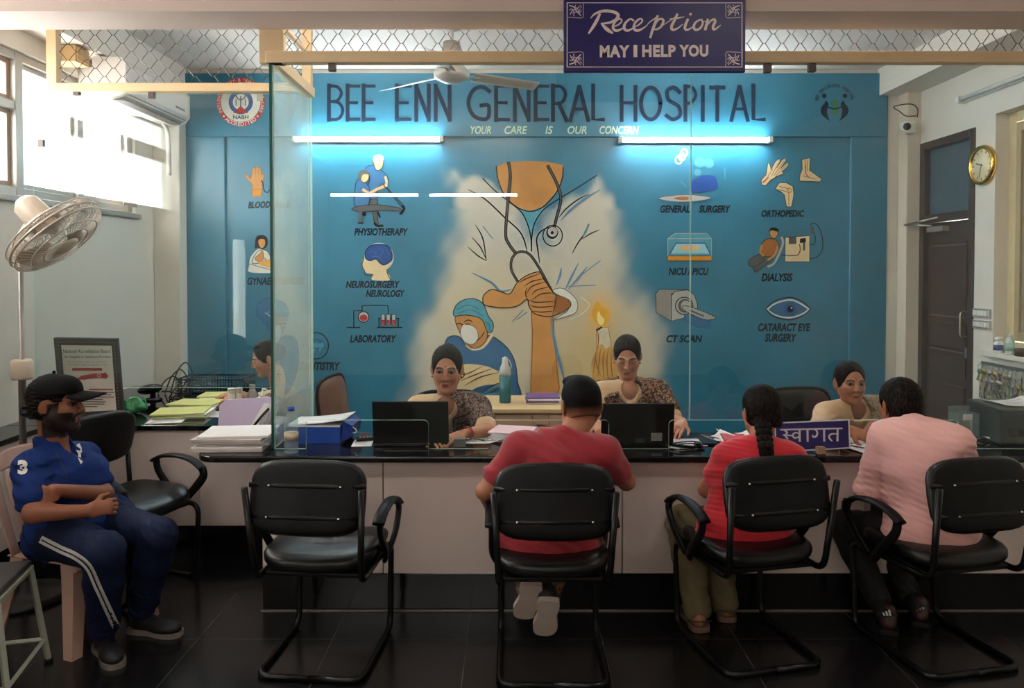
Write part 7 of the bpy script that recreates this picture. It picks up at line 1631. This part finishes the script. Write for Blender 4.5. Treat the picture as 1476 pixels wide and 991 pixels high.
def bag():
    c=dz(192,596); t=thing('plastic_bag','crumpled green plastic bag beside the framed certificate','bag',(c.x,c.y,ZT)); rs=np.random.RandomState(2); m=MB(); m.ball((0,0,0.045),(0.075,0.06,0.045),seg=22,rings=14)
    m.v=[(x*(1+0.22*math.sin(70*y+40*z)),y*(1+0.2*math.sin(60*x+50*z)),max(0.001,z*(1+0.25*math.sin(55*x-66*y)))) for x,y,z in m.v]; m.build('bag',M('green_film',(52,140,84),0.25,noise=0.3,scale=30),t)
    MB().tube(spline([(0.03,0,0.06),(0.06,0.01,0.10),(0.085,0.0,0.05)],5),0.005,6,flat=0.3).build('handle',M('green_film',(52,140,84),0.25),t)
bag()
def scanner():
    c=dz(206,580); t=thing('desk_device','black rounded device on a short stand at the back of the side desk','device',(c.x,c.y+0.1,ZT)); MB().lathe([(0,0.001),(0.06,0.001),(0.058,0.012),(0.02,0.02),(0.016,0.05),(0,0.05)],(0.02,0,0),18).build('stand',blackp,t)
    MB().ball((0,0,0.075),(0.085,0.05,0.034),seg=18,rings=12,mat=Matrix.Rotation(-0.15,3,'Y')).build('head',blackp,t); MB().tube(spline([(0.08,0,0.06),(0.14,0.02,0.05),(0.12,0.03,0.004),(0.2,0.06,0.004)],6),0.005,6).build('lead',blackp,t)
scanner()
def basket():
    c=dz(305,574); t=thing('wire_basket','black wire mesh tray with tangled cables at the back of the side desk','basket',(P(308,560,5.5).x,5.55,ZT)); w,d_,h=0.24,0.13,0.10; m=MB()
    for k in range(25): x=-w+2*w*k/24; m.tube([(x,-d_,0.003),(x,-d_,h)],0.0022,4); m.tube([(x,d_,0.003),(x,d_,h)],0.0022,4)
    for k in range(14): y=-d_+2*d_*k/13; m.tube([(-w,y,0.003),(-w,y,h)],0.0022,4); m.tube([(w,y,0.003),(w,y,h)],0.0022,4)
    for z in (0.02,0.04,0.06,0.08): m.tube([(-w,-d_,z),(w,-d_,z),(w,d_,z),(-w,d_,z)],0.002,4,closed=True,smooth=False)
    m.build('mesh',blackp,t); MB().tube([(-w,-d_,h),(w,-d_,h),(w,d_,h),(-w,d_,h)],0.006,6,closed=True,smooth=False).build('rim',blackp,t); MB().box(-w,w,-d_,d_,0.001,0.005).build('bottom',blackp,t)
    t2=thing('cable_tangle','tangled black cables left of the wire mesh tray','cable',(P(262,560,5.4).x-0.03,5.42,ZT))
    for k,s in enumerate(((0,0.1,0.17),(0.04,0.06,0.22),(-0.05,0.08,0.12))): MB().tube(spline([(-0.1+s[0],0,0.006),(-0.06+s[0],0.02,s[2]*0.7),(0.0+s[0],0.03,s[2]),(0.05+s[0],0.02,s[2]*0.6),(0.02+s[0],-0.03,0.02),(0.08+s[0],-0.06,0.006)],7),0.005,6).build('cable',blackp,t2)
basket()
for i,(x,y,lab) in enumerate(((334,594,'left white paper cup stack before the woman in profile'),(344,593,'right white paper cup stack before the woman in profile'))):
    c=dz(x,y); t=thing('cup_stack',lab,'cups',(c.x,c.y,ZT),0,'paper cup stacks'); h=0.15
    MB().lathe([(0,0.001),(0.016,0.001),(0.022,h*0.8),(0,h*0.8)],(0,0,0),16).build('cups',M('paper_cup',(220,206,190),0.6),t)
    for k in range(4): MB().lathe([(0.0235,h*0.8+k*0.008),(0.025,h*0.8+k*0.008+0.003),(0.0235,h*0.8+k*0.008+0.006),(0.0,h*0.8+k*0.008+0.006)],(0,0,0),16).build('rim',M('paper_cup',(220,206,190),0.6),t)
c=dz(364,594); flask('steel water bottle on the side desk before the woman in profile',364,594,553,c.y,ZT,0.036,M('brushed_steel',(150,140,136),0.3,metal=0.7),M('steel_cap',(130,122,118),0.3,metal=0.7),'steel_bottle',1)
def sanitizer():
    c=dz(386,592); t=thing('sanitizer_bottle','white pump bottle with turquoise label beside the steel bottle','bottle',(c.x,c.y-0.1,ZT)); MB().box(-0.036,0.036,-0.025,0.025,0.001,0.105,bev=0.01).build('bottle_body',whitep,t)
    MB().box(-0.037,0.037,-0.0265,-0.0245,0.02,0.07).build('label_band',M('turquoise_label',(70,190,190),0.5),t); MB().lathe([(0,0.105),(0.014,0.105),(0.014,0.125),(0.005,0.127),(0.005,0.15),(0,0.15)],(0,0,0),12).build('pump',whitep,t); MB().tube([(0,0,0.152),(0.02,-0.01,0.154),(0.035,-0.015,0.148)],0.006,6).build('nozzle',whitep,t)
sanitizer()
